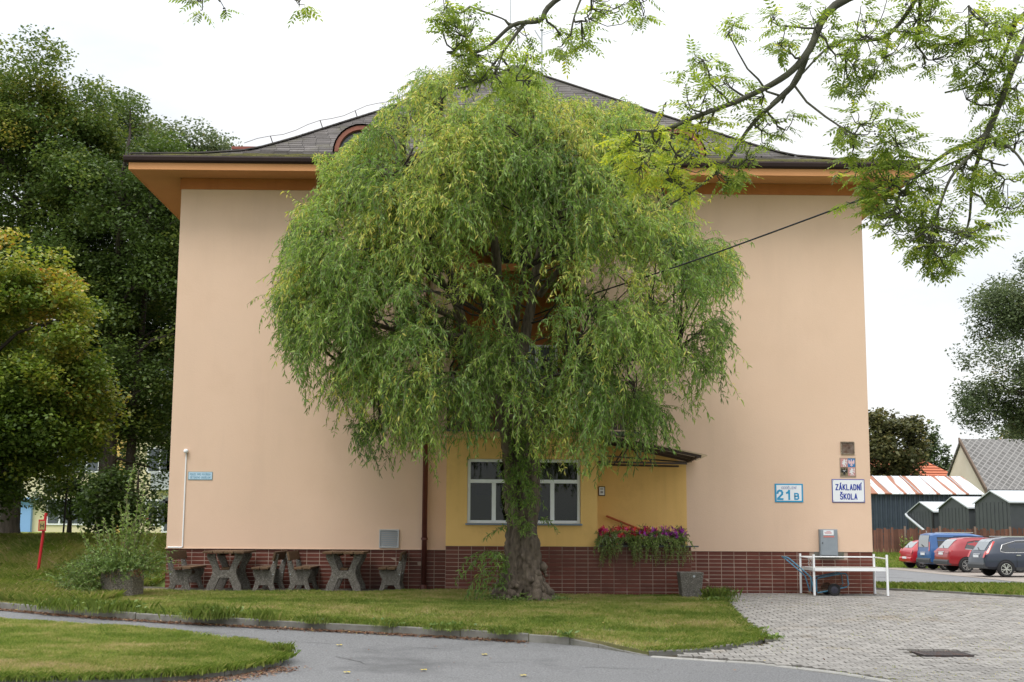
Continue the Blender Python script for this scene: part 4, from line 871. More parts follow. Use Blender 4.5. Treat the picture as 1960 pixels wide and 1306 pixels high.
OUT = [(.38,9.71),(.89,9.39),(1.21,8.87),(1.91,8.83),(2.32,8.93),(2.74,8.55),(3.19,8.12),(3.37,7.37),(3.54,6.81),(4.04,6.3),(4.35,5.88),(4.38,4.96),(4.14,4.6),(4.0,4.14),(3.59,3.69),(3.49,3.15),(3.17,2.7),(2.68,2.79),(2.32,2.34),(1.79,2.21),(1.26,2.51),(.81,2.42),(.19,2.86),(-.52,2.68),(-1.31,2.67),(-2.1,2.45),(-2.56,3.11),(-3.02,3.46),(-3.38,4.0),(-3.67,4.72),(-3.67,6.0),(-3.38,6.93),(-2.95,7.12),(-3.15,7.72),(-2.72,7.80),(-2.15,8.35),(-1.80,8.88),(-1.33,9.41),(-.78,9.32),(-.41,9.67)]
WY = 22.3
THIN = [(-0.82, 5.38, 0.54), (-1.84, 4.87, 0.37), (2.03, 5.59, 0.51), (2.29, 4.13, 0.37), (-0.67, 4.11, 0.37), (0.08, 5.85, 0.42), (0.67, 5.03, 0.53), (-0.32, 5.02, 0.39), (-1.34, 4.1, 0.26), (2.89, 5.32, 0.23), (-2.68, 4.36, 0.21), (1.53, 4.76, 0.31), (0.19, 3.48, 0.31), (2.15, 3.14, 0.25), (-3.06, 5.27, 0.18), (-0.7, 3.21, 0.33), (-1.95, 3.38, 0.21), (3.05, 3.5, 0.19), (-2.2, 6.94, 0.19), (1.26, 7.44, 0.19)]      # places where the crown is thin and the wall shows
def willow():
    t = thing('willow_tree', 'large curly weeping willow in front of the entrance with a double gnarled trunk', 'tree', (.58, 22.75, .02))
    tb = MB()
    rough_tube(tb, [(.40,22.75,-.12),(.43,22.75,.12),(.46,22.76,.5),(.47,22.77,1.2),(.42,22.78,2.0),(.34,22.75,2.6),(.28,22.7,3.3)], [.40,.31,.22,.165,.165,.16,.15], 64, .50, 3.4, 12, .06)
    rough_tube(tb, [(.80,22.70,-.12),(.76,22.70,.12),(.70,22.70,.5),(.68,22.68,1.2),(.68,22.66,2.0),(.61,22.62,2.7),(.48,22.6,3.5)], [.40,.31,.21,.155,.175,.17,.16], 64, .50, 3.4, 12, .06)
    for i in range(60):      # burls and knobs round the foot
        a = random.uniform(0, 6.28); zz = abs(random.gauss(.12, .22)); r = .47-.30*min(zz, .6)
        c = Vector((.59+1.15*r*math.cos(a), 22.73+.75*r*math.sin(a), .02+zz)); s = random.uniform(.035, .085)
        V = []; 
        for p in range(5):
            for q in range(8):
                th = math.pi*(p+.5)/5; ph = 2*math.pi*q/8; u = Vector((math.sin(th)*math.cos(ph), math.sin(th)*math.sin(ph), math.cos(th)))
                V.append(c+u*s*(1+.35*noise.noise((c+u*s)*22)))
        tb.add(V, [(p*8+q, (p+1)*8+q, (p+1)*8+(q+1) % 8, p*8+(q+1) % 8) for p in range(4) for q in range(8)]+[tuple(range(8)), tuple(range(39, 31, -1))])
    tr = tb.build('trunk', M['bark'], t, smooth=True)
    limbs = [([(.30,22.7,3.2),(.36,22.68,4.0),(.40,22.6,4.6),(.10,22.5,5.3),(.02,22.4,6.1),(-.08,22.3,6.95),(.14,22.2,8.1),(.3,22.2,9.2)], .16),
      ([(.48,22.6,3.4),(.52,22.65,4.2),(.72,22.8,5.1),(.92,22.8,6.3),(1.32,22.6,7.0),(1.9,22.5,8.1)], .14),
      ([(.27,22.7,3.2),(-.05,22.8,3.9),(-.40,22.9,4.6),(-.64,22.8,5.45),(-.87,22.7,6.1),(-1.3,22.5,6.95),(-1.65,22.4,8.1)], .13),
      ([(-.42,22.9,4.62),(-.9,22.7,4.62),(-1.35,22.5,4.60),(-1.97,22.2,4.68),(-2.5,22,5.0),(-3.0,21.9,5.3)], .075),
      ([(-.52,22.85,4.95),(-.95,23.0,5.12),(-1.4,23.0,5.40),(-1.85,23.1,5.7),(-2.35,23.2,6.3)], .08),
      ([(.60,22.6,2.75),(1.05,22.7,3.3),(1.5,22.9,3.75),(2.07,22.9,4.25),(2.75,22.7,4.95),(3.45,22.6,5.6)], .09),
      ([(.62,22.6,2.9),(1.2,22.2,3.5),(1.8,22.0,4.0),(2.5,21.9,4.18),(3.2,21.9,4.25)], .06),
      ([(.42,22.5,3.1),(-.1,22.0,3.5),(-.7,21.7,3.68),(-1.4,21.6,3.5),(-2.1,21.6,3.5)], .055),
      ([(.85,22.75,5.35),(1.25,22.4,5.8),(1.65,22.3,6.15),(2.6,22.2,6.6),(3.0,22.2,6.8)], .065),
      ([(-.08,22.4,6.0),(-.4,22.1,6.7),(-.6,21.9,7.3),(-.85,21.8,8.3)], .055),
      ([(.95,22.8,6.3),(1.3,23.4,7.0),(1.5,23.8,7.9)], .05), ([(-.6,22.8,5.4),(-1.0,23.6,6.3),(-1.2,24.0,7.3)], .05),
      ([(.4,22.6,4.5),(.5,21.7,5.3),(.7,21.1,6.2),(.8,20.8,7.2)], .06), ([(-.3,22.8,4.4),(-.7,21.8,5.2),(-1.2,21.1,6.1),(-1.6,20.9,7.0)], .055),
      ([(1.6,22.3,6.1),(2.0,21.5,6.6),(2.3,21.1,7.2)], .04), ([(.42,22.6,3.9),(.2,21.9,4.4),(-.1,21.3,4.7)], .045), ([(.6,22.6,3.3),(.95,21.9,3.7),(1.3,21.4,3.9)], .045)]
    nodes = []
    for pts, r in limbs:
        lb = MB(); k = len(pts); rr = [max(.018, r*(1-.80*(i/(k-1))**.8)) for i in range(k)]
        q = [Vector(p)+Vector((random.uniform(-.04, .04), random.uniform(-.05, .05), random.uniform(-.04, .04)))*(0 if i == 0 else 1) for i, p in enumerate(pts)]
        rough_tube(lb, q, rr, 10, .14, 6, 6); lb.build('limb', M['bark'], t, smooth=True)
        for i in range(len(q)-1):
            for f in (.3, .7, 1.0): nodes.append(q[i].lerp(q[i+1], f) if i else q[i+1])
    # bunch origins
    PO = np.array(OUT); n = 0; B = []; cx, cz = .35, 6.0
    edge = [(Vector(OUT[i]), Vector(OUT[(i+1) % len(OUT)])) for i in range(len(OUT))]
    def edist(x, z):
        p = Vector((x, z)); b = 9
        for u, v in edge:
            d = v-u; t_ = max(0, min(1, (p-u).dot(d)/d.length_squared)); b = min(b, (p-u-d*t_).length)
        return b
    while len(B) < 660:
        x = RNG.uniform(-3.7, 4.4); z = RNG.uniform(2.9, 9.75)
        if not inpoly(np.array([[x, z]]), OUT)[0]: continue
        e = edist(x, z)
        if e < .24 or (z < 3.5 and e < .4): continue
        if any((x-gx)**2+(z-gz)**2 < (gr*.8)**2 for gx, gz, gr in THIN) and RNG.random() < .65: continue
        if noise.noise(Vector((x*1.25, z*1.25, 3.3))) < -.12+.10*(e < .8): continue
        hollow = (-1.15 < x < 1.7 and 4.2 < z < 6.75)
        dep = min(1.0, math.sqrt(max(0, e))/1.15)*(2.35 if z > 3.2 else 1.7)
        sgn = -1 if RNG.random() < .60 else 1
        y = WY+sgn*dep*RNG.random()**.55
        if hollow and (y < 22.6 and RNG.random() < .74): continue
        if hollow and RNG.random() < .45: continue
        if z < 4.3 and RNG.random() < .30: continue
        y = min(y, 24.9 if z > 3.6 else 24.1); f = y/22.2; x *= f; z = 1.25+(z-1.25)*f; B.append((x, y, z, e))
    for x, y, z in [(-.1,21.2,4.75),(-.25,21.1,4.4),(.05,21.2,4.3),(-.35,21.3,4.0),(.0,21.3,3.8),(1.25,21.3,4.0),(1.5,21.2,3.75),(1.1,21.3,3.5),(1.35,21.3,3.3),(.85,21.4,3.3),(1.7,21.4,3.2),(1.0,21.3,4.6),(.75,21.3,3.0),(1.6,21.4,2.9)]+[(-2.15,21.63,7.52),(-2.21,22.29,7.75),(-1.82,21.22,7.83),(-1.83,21.62,7.92),(-1.73,22.71,8.62),(-1.61,21.47,8.19),(-1.28,22.14,8.77),(-1.23,21.32,8.5),(-0.91,21.74,8.8),(-0.82,22.05,8.91),(-2.5,22.49,7.43),(-2.58,22.64,7.39),(-2.89,22.78,7.64),(-2.62,21.59,7.26),(-1.53,22.33,8.19),(-1.5,21.89,8.04),(-1.97,22.25,7.38),(-2.04,22.87,7.5),(-1.1,22.41,8.55),(-1.01,22.94,8.76),(-0.55,22.48,9.26),(-0.53,22.23,9.28),(2.31,22.74,8.76),(2.21,22.64,8.71),(2.62,21.73,7.99),(2.55,21.28,7.96),(3.06,22.49,7.75),(3.15,22.97,7.87),(1.62,21.76,8.36),(1.6,21.26,8.22),(-1.82,22.3,7.76),(-1.83,22.76,7.77),(-2.3,22.81,8.04),(-2.19,22.14,7.82),(3.29,22.21,7.1),(3.25,22.11,7.1),(1.29,21.63,8.4),(1.35,22.14,8.7),(-2.99,21.95,7.61),(-3.03,22.31,7.7)]: B.append((x, y, z, 1.0))
    B = np.array(B); nb = len(B)
    # thin branches from limbs to bunches
    br = MB(); ND = [np.array(v) for v in nodes]; NDA = np.array(ND)
    for i in range(nb):
        p = B[i, :3]; d = np.linalg.norm((NDA-p)*np.array([1, 1, 1.0]), axis=1)+np.where(NDA[:, 2] > p[2]-.1, 1.2, 0); k = int(np.argmin(d)); a = Vector(NDA[k]); b = Vector(p)
        mid = a.lerp(b, .5)+Vector((random.uniform(-.14, .14), random.uniform(-.14, .14), .06*(b-a).length+random.uniform(-.08, .1)))
        m1 = a.lerp(mid, .5)+Vector((random.uniform(-.07, .07), random.uniform(-.07, .07), random.uniform(-.05, .08))); m2 = mid.lerp(b, .5)+Vector((random.uniform(-.07, .07), random.uniform(-.07, .07), random.uniform(-.02, .08)))
        br.tube([a, m1, mid, m2, b], [.022, .018, .014, .010, .007], 5, cap=False)
    br.build('branches', M['bark_dark'], t, smooth=True, kind='stuff', fix=False)
    # twigs
    T = 19; idx = np.repeat(np.arange(nb), T); P = B[idx, :3]+RNG.normal(size=(nb*T, 3))*.07
    out_ = P-np.array([cx, WY, 0]); out_[:, 2] = 0; D = norm(out_)*.45+RNG.normal(size=P.shape)*.45; D[:, 2] = RNG.uniform(.0, .9, len(P))
    top = np.clip((B[idx, 2]-7.5)/2, 0, 1)
    L = (RNG.uniform(6, 20, len(P))*(1-.3*top)*np.where(B[idx, 2] < 4.6, 1.35, 1)).astype(int)
    def keep(Q):
        f = 22.2/Q[:, 1]; ins = inpoly(np.c_[Q[:, 0]*f, 1.25+(Q[:, 2]-1.25)*f], OUT); wall = Q[:, 1] < np.where(Q[:, 2] > 3.15, 25.35, 24.35)
        qx, qz = Q[:, 0]*f, 1.25+(Q[:, 2]-1.25)*f; thin = np.zeros(len(Q), bool)
        for gx, gz, gr in THIN: thin |= ((qx-gx)**2+(qz-gz)**2 < (gr*.78)**2)
        return (ins | ((RNG.random(len(Q)) > .22) & (Q[:, 2] < 7.2))) & wall & ~(thin & (RNG.random(len(Q)) < .24))
    rec = grow(P, D, 26, .060, .25, .14, L, keep, .14)
    tb_ = np.clip(.53+RNG.normal(size=nb)*.17+.06*(B[:, 2]-6)+.10*(B[:, 1] < WY)+np.array([noise.noise(Vector((b[0]*.7, b[1]*.7, b[2]*.7)))*.35 for b in B]), .05, .9)  # random bunch tone; upper crown lightened to put top highlights into leaf colour
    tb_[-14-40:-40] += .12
    Vq, Tn, Rb = [], [], []
    for k, (A, Q, Dk, al) in enumerate(rec):
        A, Q, Dk = A[al], Q[al], Dk[al]; ii = idx[al]; Rb.append(ribbon(A, Q, .0055))
        for s in range(2):
            base = A+(Q-A)*RNG.random((len(A), 1)); dd = Dk*.55+RNG.normal(size=A.shape)*.55; dd[:, 2] -= .45
            Lf = RNG.uniform(.065, .115, len(A))*(1.0 if k > 1 else .8)
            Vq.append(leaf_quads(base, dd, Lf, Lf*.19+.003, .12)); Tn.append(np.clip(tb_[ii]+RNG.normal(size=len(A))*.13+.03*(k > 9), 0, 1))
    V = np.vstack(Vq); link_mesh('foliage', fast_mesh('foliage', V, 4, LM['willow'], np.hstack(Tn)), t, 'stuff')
    link_mesh('twigs', fast_mesh('twigs', np.vstack(Rb), 4, M['twig']), t, 'stuff')
    # water shoots on the trunk and at the foot
    P = []; D = []; L = []
    for i in range(105):
        z = random.uniform(1.7, 3.0); P.append((random.gauss(.56, .13), 22.42, z)); D.append((random.uniform(-.7, .6), -.55, random.uniform(-.2, .5))); L.append(random.randint(4, 9))
    for i in range(26): P.append((random.gauss(.55, .1), 22.42, random.uniform(1.2, 1.75))); D.append((random.uniform(-.3, .3), -.4, .1)); L.append(random.randint(3, 7))
    P, D, L = np.array(P), np.array(D), np.array(L); Vq, Tn, Rb = [], [], []
    for A, Q, Dk, al in grow(P, D, 10, .055, .22, .16, L):
        A, Q, Dk = A[al], Q[al], Dk[al]; Rb.append(ribbon(A, Q, .005))
        for s in range(3):
            dd = Dk*.3+RNG.normal(size=A.shape)*.6; dd[:, 2] -= .5; Lf = RNG.uniform(.06, .11, len(A)); Vq.append(leaf_quads(A, dd, Lf, Lf*.2, .12)); Tn.append(np.clip(RNG.normal(.45, .15, len(A)), 0, 1))
    P = []; D = []; L = []
    for x, z, dx, dz, l in [(.3,.55,-.9,.9,17),(.32,.7,-.8,1.0,20),(.28,.4,-1,.75,15),(.3,.6,-.6,1.1,16),(.25,.3,-1,.5,12),(.3,.8,-1,.5,15),(.33,.5,-.5,1.0,12),(.9,1.45,.5,-.1,6),(.3,1.3,-.7,.0,6),(.28,.35,-.8,.3,9)]:
        for j in range(2): P.append((x, 22.4, z)); D.append((dx+random.gauss(0, .2), -.3+random.gauss(0, .15), dz*1.1)); L.append(max(3, l+2-j*4))
    P, D, L = np.array(P), np.array(D), np.array(L)
    for A, Q, Dk, al in grow(P, D, 22, .06, .16, .07, L):
        A, Q, Dk = A[al], Q[al], Dk[al]; Rb.append(ribbon(A, Q, .008))
        for s in range(3):
            dd = Dk*.3+RNG.normal(size=A.shape)*.6; dd[:, 2] -= .5; Lf = RNG.uniform(.07, .12, len(A)); Vq.append(leaf_quads(A, dd, Lf, Lf*.22, .12)); Tn.append(np.clip(RNG.normal(.40, .15, len(A)), 0, 1))
    link_mesh('shoots', fast_mesh('shoots', np.vstack(Vq), 4, LM['willow'], np.hstack(Tn)), t, 'stuff')
    link_mesh('shoot_stems', fast_mesh('shoot_stems', np.vstack(Rb), 4, M['twig']), t, 'stuff')
willow()

# ------------------------------------------------------------------ overhanging ash
def ash():
    t = thing('ash_tree', 'ash tree at right whose leafy boughs hang across the top of the view', 'tree', (8.2, 10.5, -.4))
    tb = MB(); rough_tube(tb, [(8.2,10.5,-.5),(8.1,10.6,1),(8.0,10.8,3),(7.8,11,5),(7.5,11.2,7.2),(7.3,11.3,9.5)], [.42,.34,.31,.28,.22,.10], 20, .12, 3, 4); tb.build('trunk', M['ashbark'], t, smooth=True)
    Br = {'a': ([(7.55,11.2,7.0),(6.4,11.6,7.5),(5.2,11.9,7.23),(4.14,12,6.67),(3.31,12,6.27),(3.02,11.95,5.81),(2.79,11.9,5.55),(2.38,11.9,5.33),(1.93,11.8,5.1),(1.58,11.8,4.97),(1.25,11.7,4.91)], .068),
     'b': ([(3.02,11.95,5.81),(2.9,12.1,5.5),(2.53,12.2,5.16),(2.27,12.2,4.77),(1.97,12.2,4.51),(1.69,12.1,4.33)], .032), 'c': ([(2.97,12.05,5.66),(2.90,12.2,5.5),(2.83,12.25,5.38)], .024),
     'd': ([(4.3,12,6.7),(3.92,12.3,6.11),(3.41,12.4,6.08),(2.99,12.4,5.66),(2.75,12.4,5.45)], .025),
     'e': ([(7.6,11.1,6.6),(6.6,11.5,7.2),(5.63,11.8,6.8),(5.13,12,5.89),(4.84,12,5.31),(4.7,12,5.0),(4.42,12.1,4.89),(4.17,12.1,4.68),(3.85,12.1,4.38)], .055),
     'f': ([(4.7,12,5.0),(4.52,11.8,4.79),(4.26,11.7,4.48),(4.09,11.7,4.07),(3.83,11.7,3.87)], .026), 'g': ([(4.8,12,5.2),(4.66,12.2,4.64),(4.64,12.3,4.18),(4.38,12.3,3.87)], .028),
     'h': ([(4.7,12,5.02),(4.92,11.9,4.85),(5.06,11.8,4.5),(5.2,11.8,4.2)], .02), 'i': ([(6.2,11.6,7.3),(5.14,12.2,6.21),(4.73,12.3,6.04),(4.33,12.3,6.14),(3.97,12.4,6.19)], .03),
     'j': ([(5.2,11.9,7.23),(3.4,11.6,7.9),(1.8,11.6,7.18),(1.29,11.8,6.74),(.58,12,6.31),(.43,12,6.12),(.18,12,6.04),(-.07,12,5.83),(-.32,12,5.72),(-.42,12,5.75)], .05),
     'k': ([(.43,12,6.12),(.2,12.1,6.1),(.08,12.2,6.2),(-.23,12.2,6.3)], .015), 'l': ([(1.4,11.8,6.8),(1.25,11.7,6.5),(1.19,11.7,6.26),(1.44,11.7,6.29)], .015), 'm': ([(.95,11.9,6.55),(.78,11.8,6.1),(.71,11.8,5.84)], .014),
     'n': ([(.3,12,6.08),(.05,12,5.75),(-.15,12.1,5.52),(-.33,12.1,5.46)], .018), 'o': ([(1.6,11.6,7.1),(-.8,11.8,6.9),(-2.4,12,6.6),(-2.88,12,6.3)], .03), 'p': ([(-1.2,11.8,6.85),(-1.7,12,6.5),(-1.93,12,6.36)], .012),
     'q': ([(4.14,12,6.67),(4.2,12.2,6.3),(4.18,12.3,6.0)], .03), 'r': ([(5.14,12.2,6.21),(4.9,12.3,5.7),(4.5,12.4,5.55)], .02)}
    nodes = []
    for k, (pts, r) in Br.items():
        lb = MB(); n = len(pts); rr = [max(.009, r*(1-.82*(i/(n-1))**.75)) for i in range(n)]
        q = [Vector(p)+Vector((random.uniform(-.02, .02), random.uniform(-.04, .04), random.uniform(-.02, .02)))*(1 if 0 < i else 0) for i, p in enumerate(pts)]
        rough_tube(lb, q, rr, 8, .10, 9, 5); lb.build('branch', M['ashbark'], t, smooth=True)
        for i in range(n-1):
            if abs(q[i].x) < 5.6:
                for f in (0, .33, .66): nodes.append(q[i].lerp(q[i+1], f))
        nodes.append(q[-1])
    NDA = np.array(nodes)
    BL = [(-0.37,6.03,0.235,26), (-0.12,5.78,0.211,20), (0.23,5.99,0.188,10), (-0.43,6.19,0.141,12), (-0.19,5.51,0.132,10), (0.68,5.92,0.15,15), (1.14,6.21,0.211,16), (0.28,5.57,0.169,14), (0.03,5.62,0.188,14), (0.91,6.1,0.132,9), (1.44,6.29,0.066,4), (-2.85,6.28,0.075,4), (-2.66,6.25,0.047,2), (-1.86,6.3,0.042,2), (1.5,4.84,0.291,34), (1.82,4.74,0.273,26), (1.4,4.61,0.141,12), (1.23,4.81,0.122,8), (2.17,4.56,0.122,8), (1.77,4.51,0.188,14), (1.99,5.7,0.132,9), (2.24,6.0,0.122,7), (1.93,5.33,0.188,14), (2.21,5.49,0.141,10), (2.51,5.36,0.164,8), (2.8,5.92,0.141,12), (3.1,6.08,0.188,14), (2.55,5.08,0.164,10), (2.78,5.08,0.117,8), (2.4,4.77,0.15,12), (2.0,5.02,0.169,12), (2.75,6.1,0.141,8), (3.35,5.71,0.211,14), (3.52,5.61,0.188,18), (3.61,6.03,0.258,22), (4.02,6.11,0.258,24), (4.31,5.83,0.211,18), (4.68,6.1,0.282,32), (4.84,5.73,0.282,34), (4.97,5.36,0.235,26), (3.8,5.77,0.15,10), (4.65,5.44,0.188,16), (4.23,6.25,0.188,14), (3.5,5.04,0.211,24), (3.77,4.94,0.258,32), (3.47,4.73,0.141,10), (3.66,4.53,0.211,26), (3.96,4.5,0.282,34), (3.75,4.27,0.197,24), (4.19,4.17,0.273,32), (4.23,3.95,0.226,24), (4.29,3.77,0.103,9), (4.11,3.87,0.122,8), (4.46,4.64,0.258,24), (4.79,4.59,0.235,20), (4.98,5.0,0.188,18), (4.92,4.38,0.169,10), (3.97,4.12,0.169,16), (4.49,4.08,0.169,12), (4.63,4.95,0.141,9), (4.99,6.1,0.188,16)]
    sc = 12*.979/2500
    variants = []
    def leafgeo(n_pairs, ln, seed):
        r = random.Random(seed); Vq = []
        for i in range(n_pairs):
            u = .25+.75*i/n_pairs; b = Vector((ln*u, 0, -.10*ln*u*u))
            for s in (-1, 1):
                d = Vector((.55, s*.8, -.25+r.uniform(-.15, .1))).normalized(); l = r.uniform(.048, .066)*(1-.25*abs(u-.55)); sd = d.cross(Vector((r.uniform(-.3, .3), 0, 1))).normalized()*l*.205
                Vq += [b, b+d*l*.45+sd, b+d*l-Vector((0, 0, .08*l)), b+d*l*.45-sd]
        b = Vector((ln, 0, -.10*ln)); l = ln*.28; sd = Vector((0, 1, 0))*l*.17; Vq += [b, b+Vector((l*.45, 0, -.02*l))+sd, b+Vector((l, 0, -.2*l)), b+Vector((l*.45, 0, -.02*l))-sd]
        for i in range(3):
            a = Vector((ln*i/3, 0, -.10*ln*(i/3)**2)); c = Vector((ln*(i+1)/3, 0, -.10*ln*((i+1)/3)**2)); w_ = Vector((0, .0016, 0)); Vq += [a-w_, a+w_, c+w_, c-w_]
        return np.array([tuple(v) for v in Vq])
    G = [leafgeo(4, .17, 1), leafgeo(3, .145, 2), leafgeo(4, .19, 3), leafgeo(5, .19, 4)]
    meshes = []
    for gi, g in enumerate(G):
        for tv in (.2, .4, .6, .8):
            n = len(g)//4; tn = np.clip(tv+RNG.normal(size=n)*.08, 0, 1); tn[-3:] = .3; meshes.append(fast_mesh('leaf', g, 4, LM['ash'], tn))
    allL = []; tw = MB(); gl = MB()
    for bx, bz, r, c in BL:
        y = 12+random.uniform(-.35, .35); f = y/12; Cn = Vector((bx*f, y, 1.25+(bz-1.25)*f))
        d = np.linalg.norm(NDA-np.array(Cn), axis=1)+np.where(NDA[:, 2] < Cn.z-.1, .15, 0); nd = Vector(NDA[int(np.argmin(d))])
        hubs = []; nh = max(1, int(c/9))
        for h_ in range(nh):
            e = Cn+Vector((random.gauss(0, r*.4), random.gauss(0, r*.4), random.gauss(0, r*.32))); ln_ = (e-nd).length
            st = nd if h_ == 0 else random.choice(hubs)
            P_ = [st]; k_ = 5
            for q in range(1, k_+1):
                u = q/k_; P_.append(st.lerp(e, u)+Vector((0, 0, -.16*ln_*math.sin(math.pi*u)))+Vector((random.gauss(0, .018), random.gauss(0, .02), random.gauss(0, .014)))*(1 if q < k_ else 0))
            tw.tube(P_, [.013, .012, .011, .009, .008, .006], 5, cap=False); hubs += P_[2:]
        cnt = int(c*3.1)
        while cnt > 0:
            rr = r*math.sqrt(random.random()); a = random.uniform(0, 6.28)
            P = Vector(((bx+rr*math.cos(a))*f, y+random.gauss(0, .2), 1.25+(bz+rr*.85*math.sin(a)-1.25)*f)); nd2 = min(hubs, key=lambda v: (v-P).length)
            m1 = nd2.lerp(P, .5)+Vector((random.uniform(-.02, .02), random.uniform(-.03, .03), -.18*(P-nd2).length)); m2 = nd2.lerp(P, .82)+Vector((0, 0, -.12*(P-nd2).length))
            tw.tube([nd2, m1, m2, P], [.006, .005, .0045, .004], 4, cap=False)
            og = (P-nd2).normalized()
            for j in range(random.choice((3, 4, 5))):
                a2 = random.uniform(0, 6.28); D = Vector((math.cos(a2), math.sin(a2), random.uniform(-.75, .25)))+og*.6; allL.append((P.copy(), D.normalized(), random.uniform(.8, 1.15), bx, bz)); cnt -= 1
            if random.random() < .14:
                for q in range(6): gl.lathe([(.002, -.007), (.010, 0), (.002, .009)], tuple(P+Vector((random.gauss(0, .02), random.gauss(0, .02), random.gauss(-.02, .02)))), n=5)
    tw.build('twigs', M['ashbark'], t, kind='stuff', fix=False); gl.build('seed_clusters', M['dark'], t, kind='stuff', fix=False)
    allL.sort(key=lambda q: q[0].y); rest, rt = [], []
    for i, (P, D, s, px, py) in enumerate(allL):
        yel = .42 if (abs(px-1.55) < .45 and py < 5.2) else 0
        X = D; Y_ = Vector((0, 0, 1)).cross(X).normalized(); Y_ = (Y_+Vector((0, 0, random.uniform(-.5, .5)))).normalized(); Z_ = X.cross(Y_).normalized(); Y_ = Z_.cross(X)
        mtx = Matrix((X, Y_, Z_)).transposed().to_4x4() @ Matrix.Scale(s, 4); mtx.translation = P
        gi = random.randrange(4); tv = min(3, max(0, int(random.gauss(1.4+yel*5, 1.0))))
        if i < 300:
            o = bpy.data.objects.new('leaf', meshes[gi*4+tv]); o.parent = t; o.matrix_parent_inverse = Matrix.Translation(-Vector(t.location)); o.matrix_basis = mtx; COL.objects.link(o)
        else:
            g = G[gi]; A = np.array(mtx); rest.append(g @ A[:3, :3].T+A[:3, 3]); rt.append(np.clip(.2+.2*tv+RNG.normal(size=len(g)//4)*.08, 0, 1))
    link_mesh('foliage', fast_mesh('foliage', np.vstack(rest), 4, LM['ash'], np.hstack(rt)), t, 'stuff')
ash()

# ------------------------------------------------------------------ background trees
def crown_tree(name, label, loc, h, tr, lobes, ncl, per, leaf, clr, mat, tint=(.4, .18), tints=None, flat=.65, trunk_top=.75, group=None, bark='bark_dark', asp=.75, lean=(0, 0), gap=-.10, nlimb=46, seed=0, twotrunk=None, trim=None):
    x, y = loc; z0 = Lz(x, y) if y < 26 else Rz(x, y); t = thing(name, label, 'tree', (x, y, z0), group)
    C, W_ = [], np.array([l[3]*l[4]*l[5] for l in lobes])**.8; W_ = W_/W_.sum()
    while len(C) < ncl:
        l = lobes[RNG.choice(len(lobes), p=W_)]; d = RNG.normal(size=3); d /= np.linalg.norm(d); r = RNG.random()**.24
        p = np.array([l[0]+d[0]*l[3]*r, l[1]+d[1]*l[4]*r, l[2]+d[2]*l[5]*r])
        if noise.noise(Vector(p)*.62+Vector((seed, 0, 0))) < gap: continue
        if trim and not trim(p): continue
        C.append(p)
    C = np.array(C); tb = MB(); zt = z0+(h)*trunk_top
    for (ox, oy, f) in ([(0, 0, 1)]+(twotrunk or [])):
        rough_tube(tb, [(x+ox, y+oy, z0-.2), (x+ox, y+oy, z0+.4), (x+ox*1.1+lean[0]*.3, y+oy, z0+h*.25), (x+ox*1.4+lean[0]*.7, y+oy+lean[1]*.5, z0+h*.5), (x+ox*1.5+lean[0], y+oy+lean[1], zt)], [tr*1.4*f, tr*f, tr*.8*f, tr*.5*f, tr*.12], 12, .1, 2, 3)
    tb.build('trunk', M[bark], t, smooth=True); lb = MB()
    for i in RNG.choice(len(C), min(nlimb, len(C)), replace=False):
        c = Vector(C[i]); zz = max(z0+h*.16, min(zt, c.z-.35*math.hypot(c.x-x, c.y-y)-.5)); f = (zz-z0)/h; a = Vector((x+lean[0]*f, y+lean[1]*f, zz)); mid = a.lerp(c, .5)+Vector((RNG.normal()*.2, RNG.normal()*.2, .1*(c-a).length))
        lb.tube([a, mid, c], [tr*.28, tr*.15, .02], 5, cap=False)
    lb.build('limbs', M[bark], t, kind='stuff', fix=False)
    n = ncl*per; ii = np.repeat(np.arange(ncl), per); off = norm(RNG.normal(size=(n, 3)))*(RNG.random((n, 1))**.45)*np.array([1, 1, flat])*clr*.78; P = C[ii]+off
    D = RNG.normal(size=(n, 3)); D[:, 2] = D[:, 2]*.35-.2
    Lf = RNG.uniform(.7, 1.25, n)*leaf; V = leaf_quads(P, D, Lf, Lf*asp, .1, up=.45)
    base = tint[0]+RNG.normal(size=ncl)*tint[1]
    if tints is not None: base = base+np.array([tints(c) for c in C])
    tn = np.clip(base[ii]+RNG.normal(size=n)*.10, 0, 1)
    link_mesh('crown', fast_mesh('crown', V, 4, mat, tn), t, 'stuff'); return t
G1 = 'tall dark trees behind the lawn at left'
crown_tree('linden_tree', 'tallest dark green linden at the far left behind the maple', (-15.6, 43), 17.5, .38, [(-15.8,43,12.5,3.0,2.8,4.4),(-14.4,43,8.5,3.4,3,4.0),(-17.5,43.5,11,3.0,3,5),(-15.2,42.6,5.2,2.8,2.4,1.9),(-15.6,42.5,15.2,1.7,2,2.3),(-16.9,42.8,14.8,1.3,1.6,2.1),(-14.2,43,14.2,1.3,1.8,2.4),(-13.4,43,11.6,1.6,2.2,3.0)], 640, 235, .12, .98, LM['linden'], (.46, .13), tints=lambda c: .08*noise.noise(Vector(c)*.3)+.02*(c[2]-10), seed=2)
crown_tree('linden_tree', 'dark linden with a thick straight trunk just left of the building', (-11.75, 40.5), 15, .30, [(-11.8,41,10.4,2.8,2.4,4.0),(-10.6,41,7.2,2.4,2.2,3.2),(-13.0,41,6.5,2.2,2.2,3.0),(-10.4,41.5,10.0,2.4,2.2,3.0),(-12.6,41,13.0,1.8,1.8,2.2),(-12.6,40.8,4.9,1.5,1.6,1.5),(-9.9,41,4.4,1.2,1.4,1.6)], 500, 215, .115, .92, LM['linden'], (.40, .13), tints=lambda c: .10*noise.noise(Vector(c)*.35), twotrunk=[(.55, .4, .6)], seed=5)
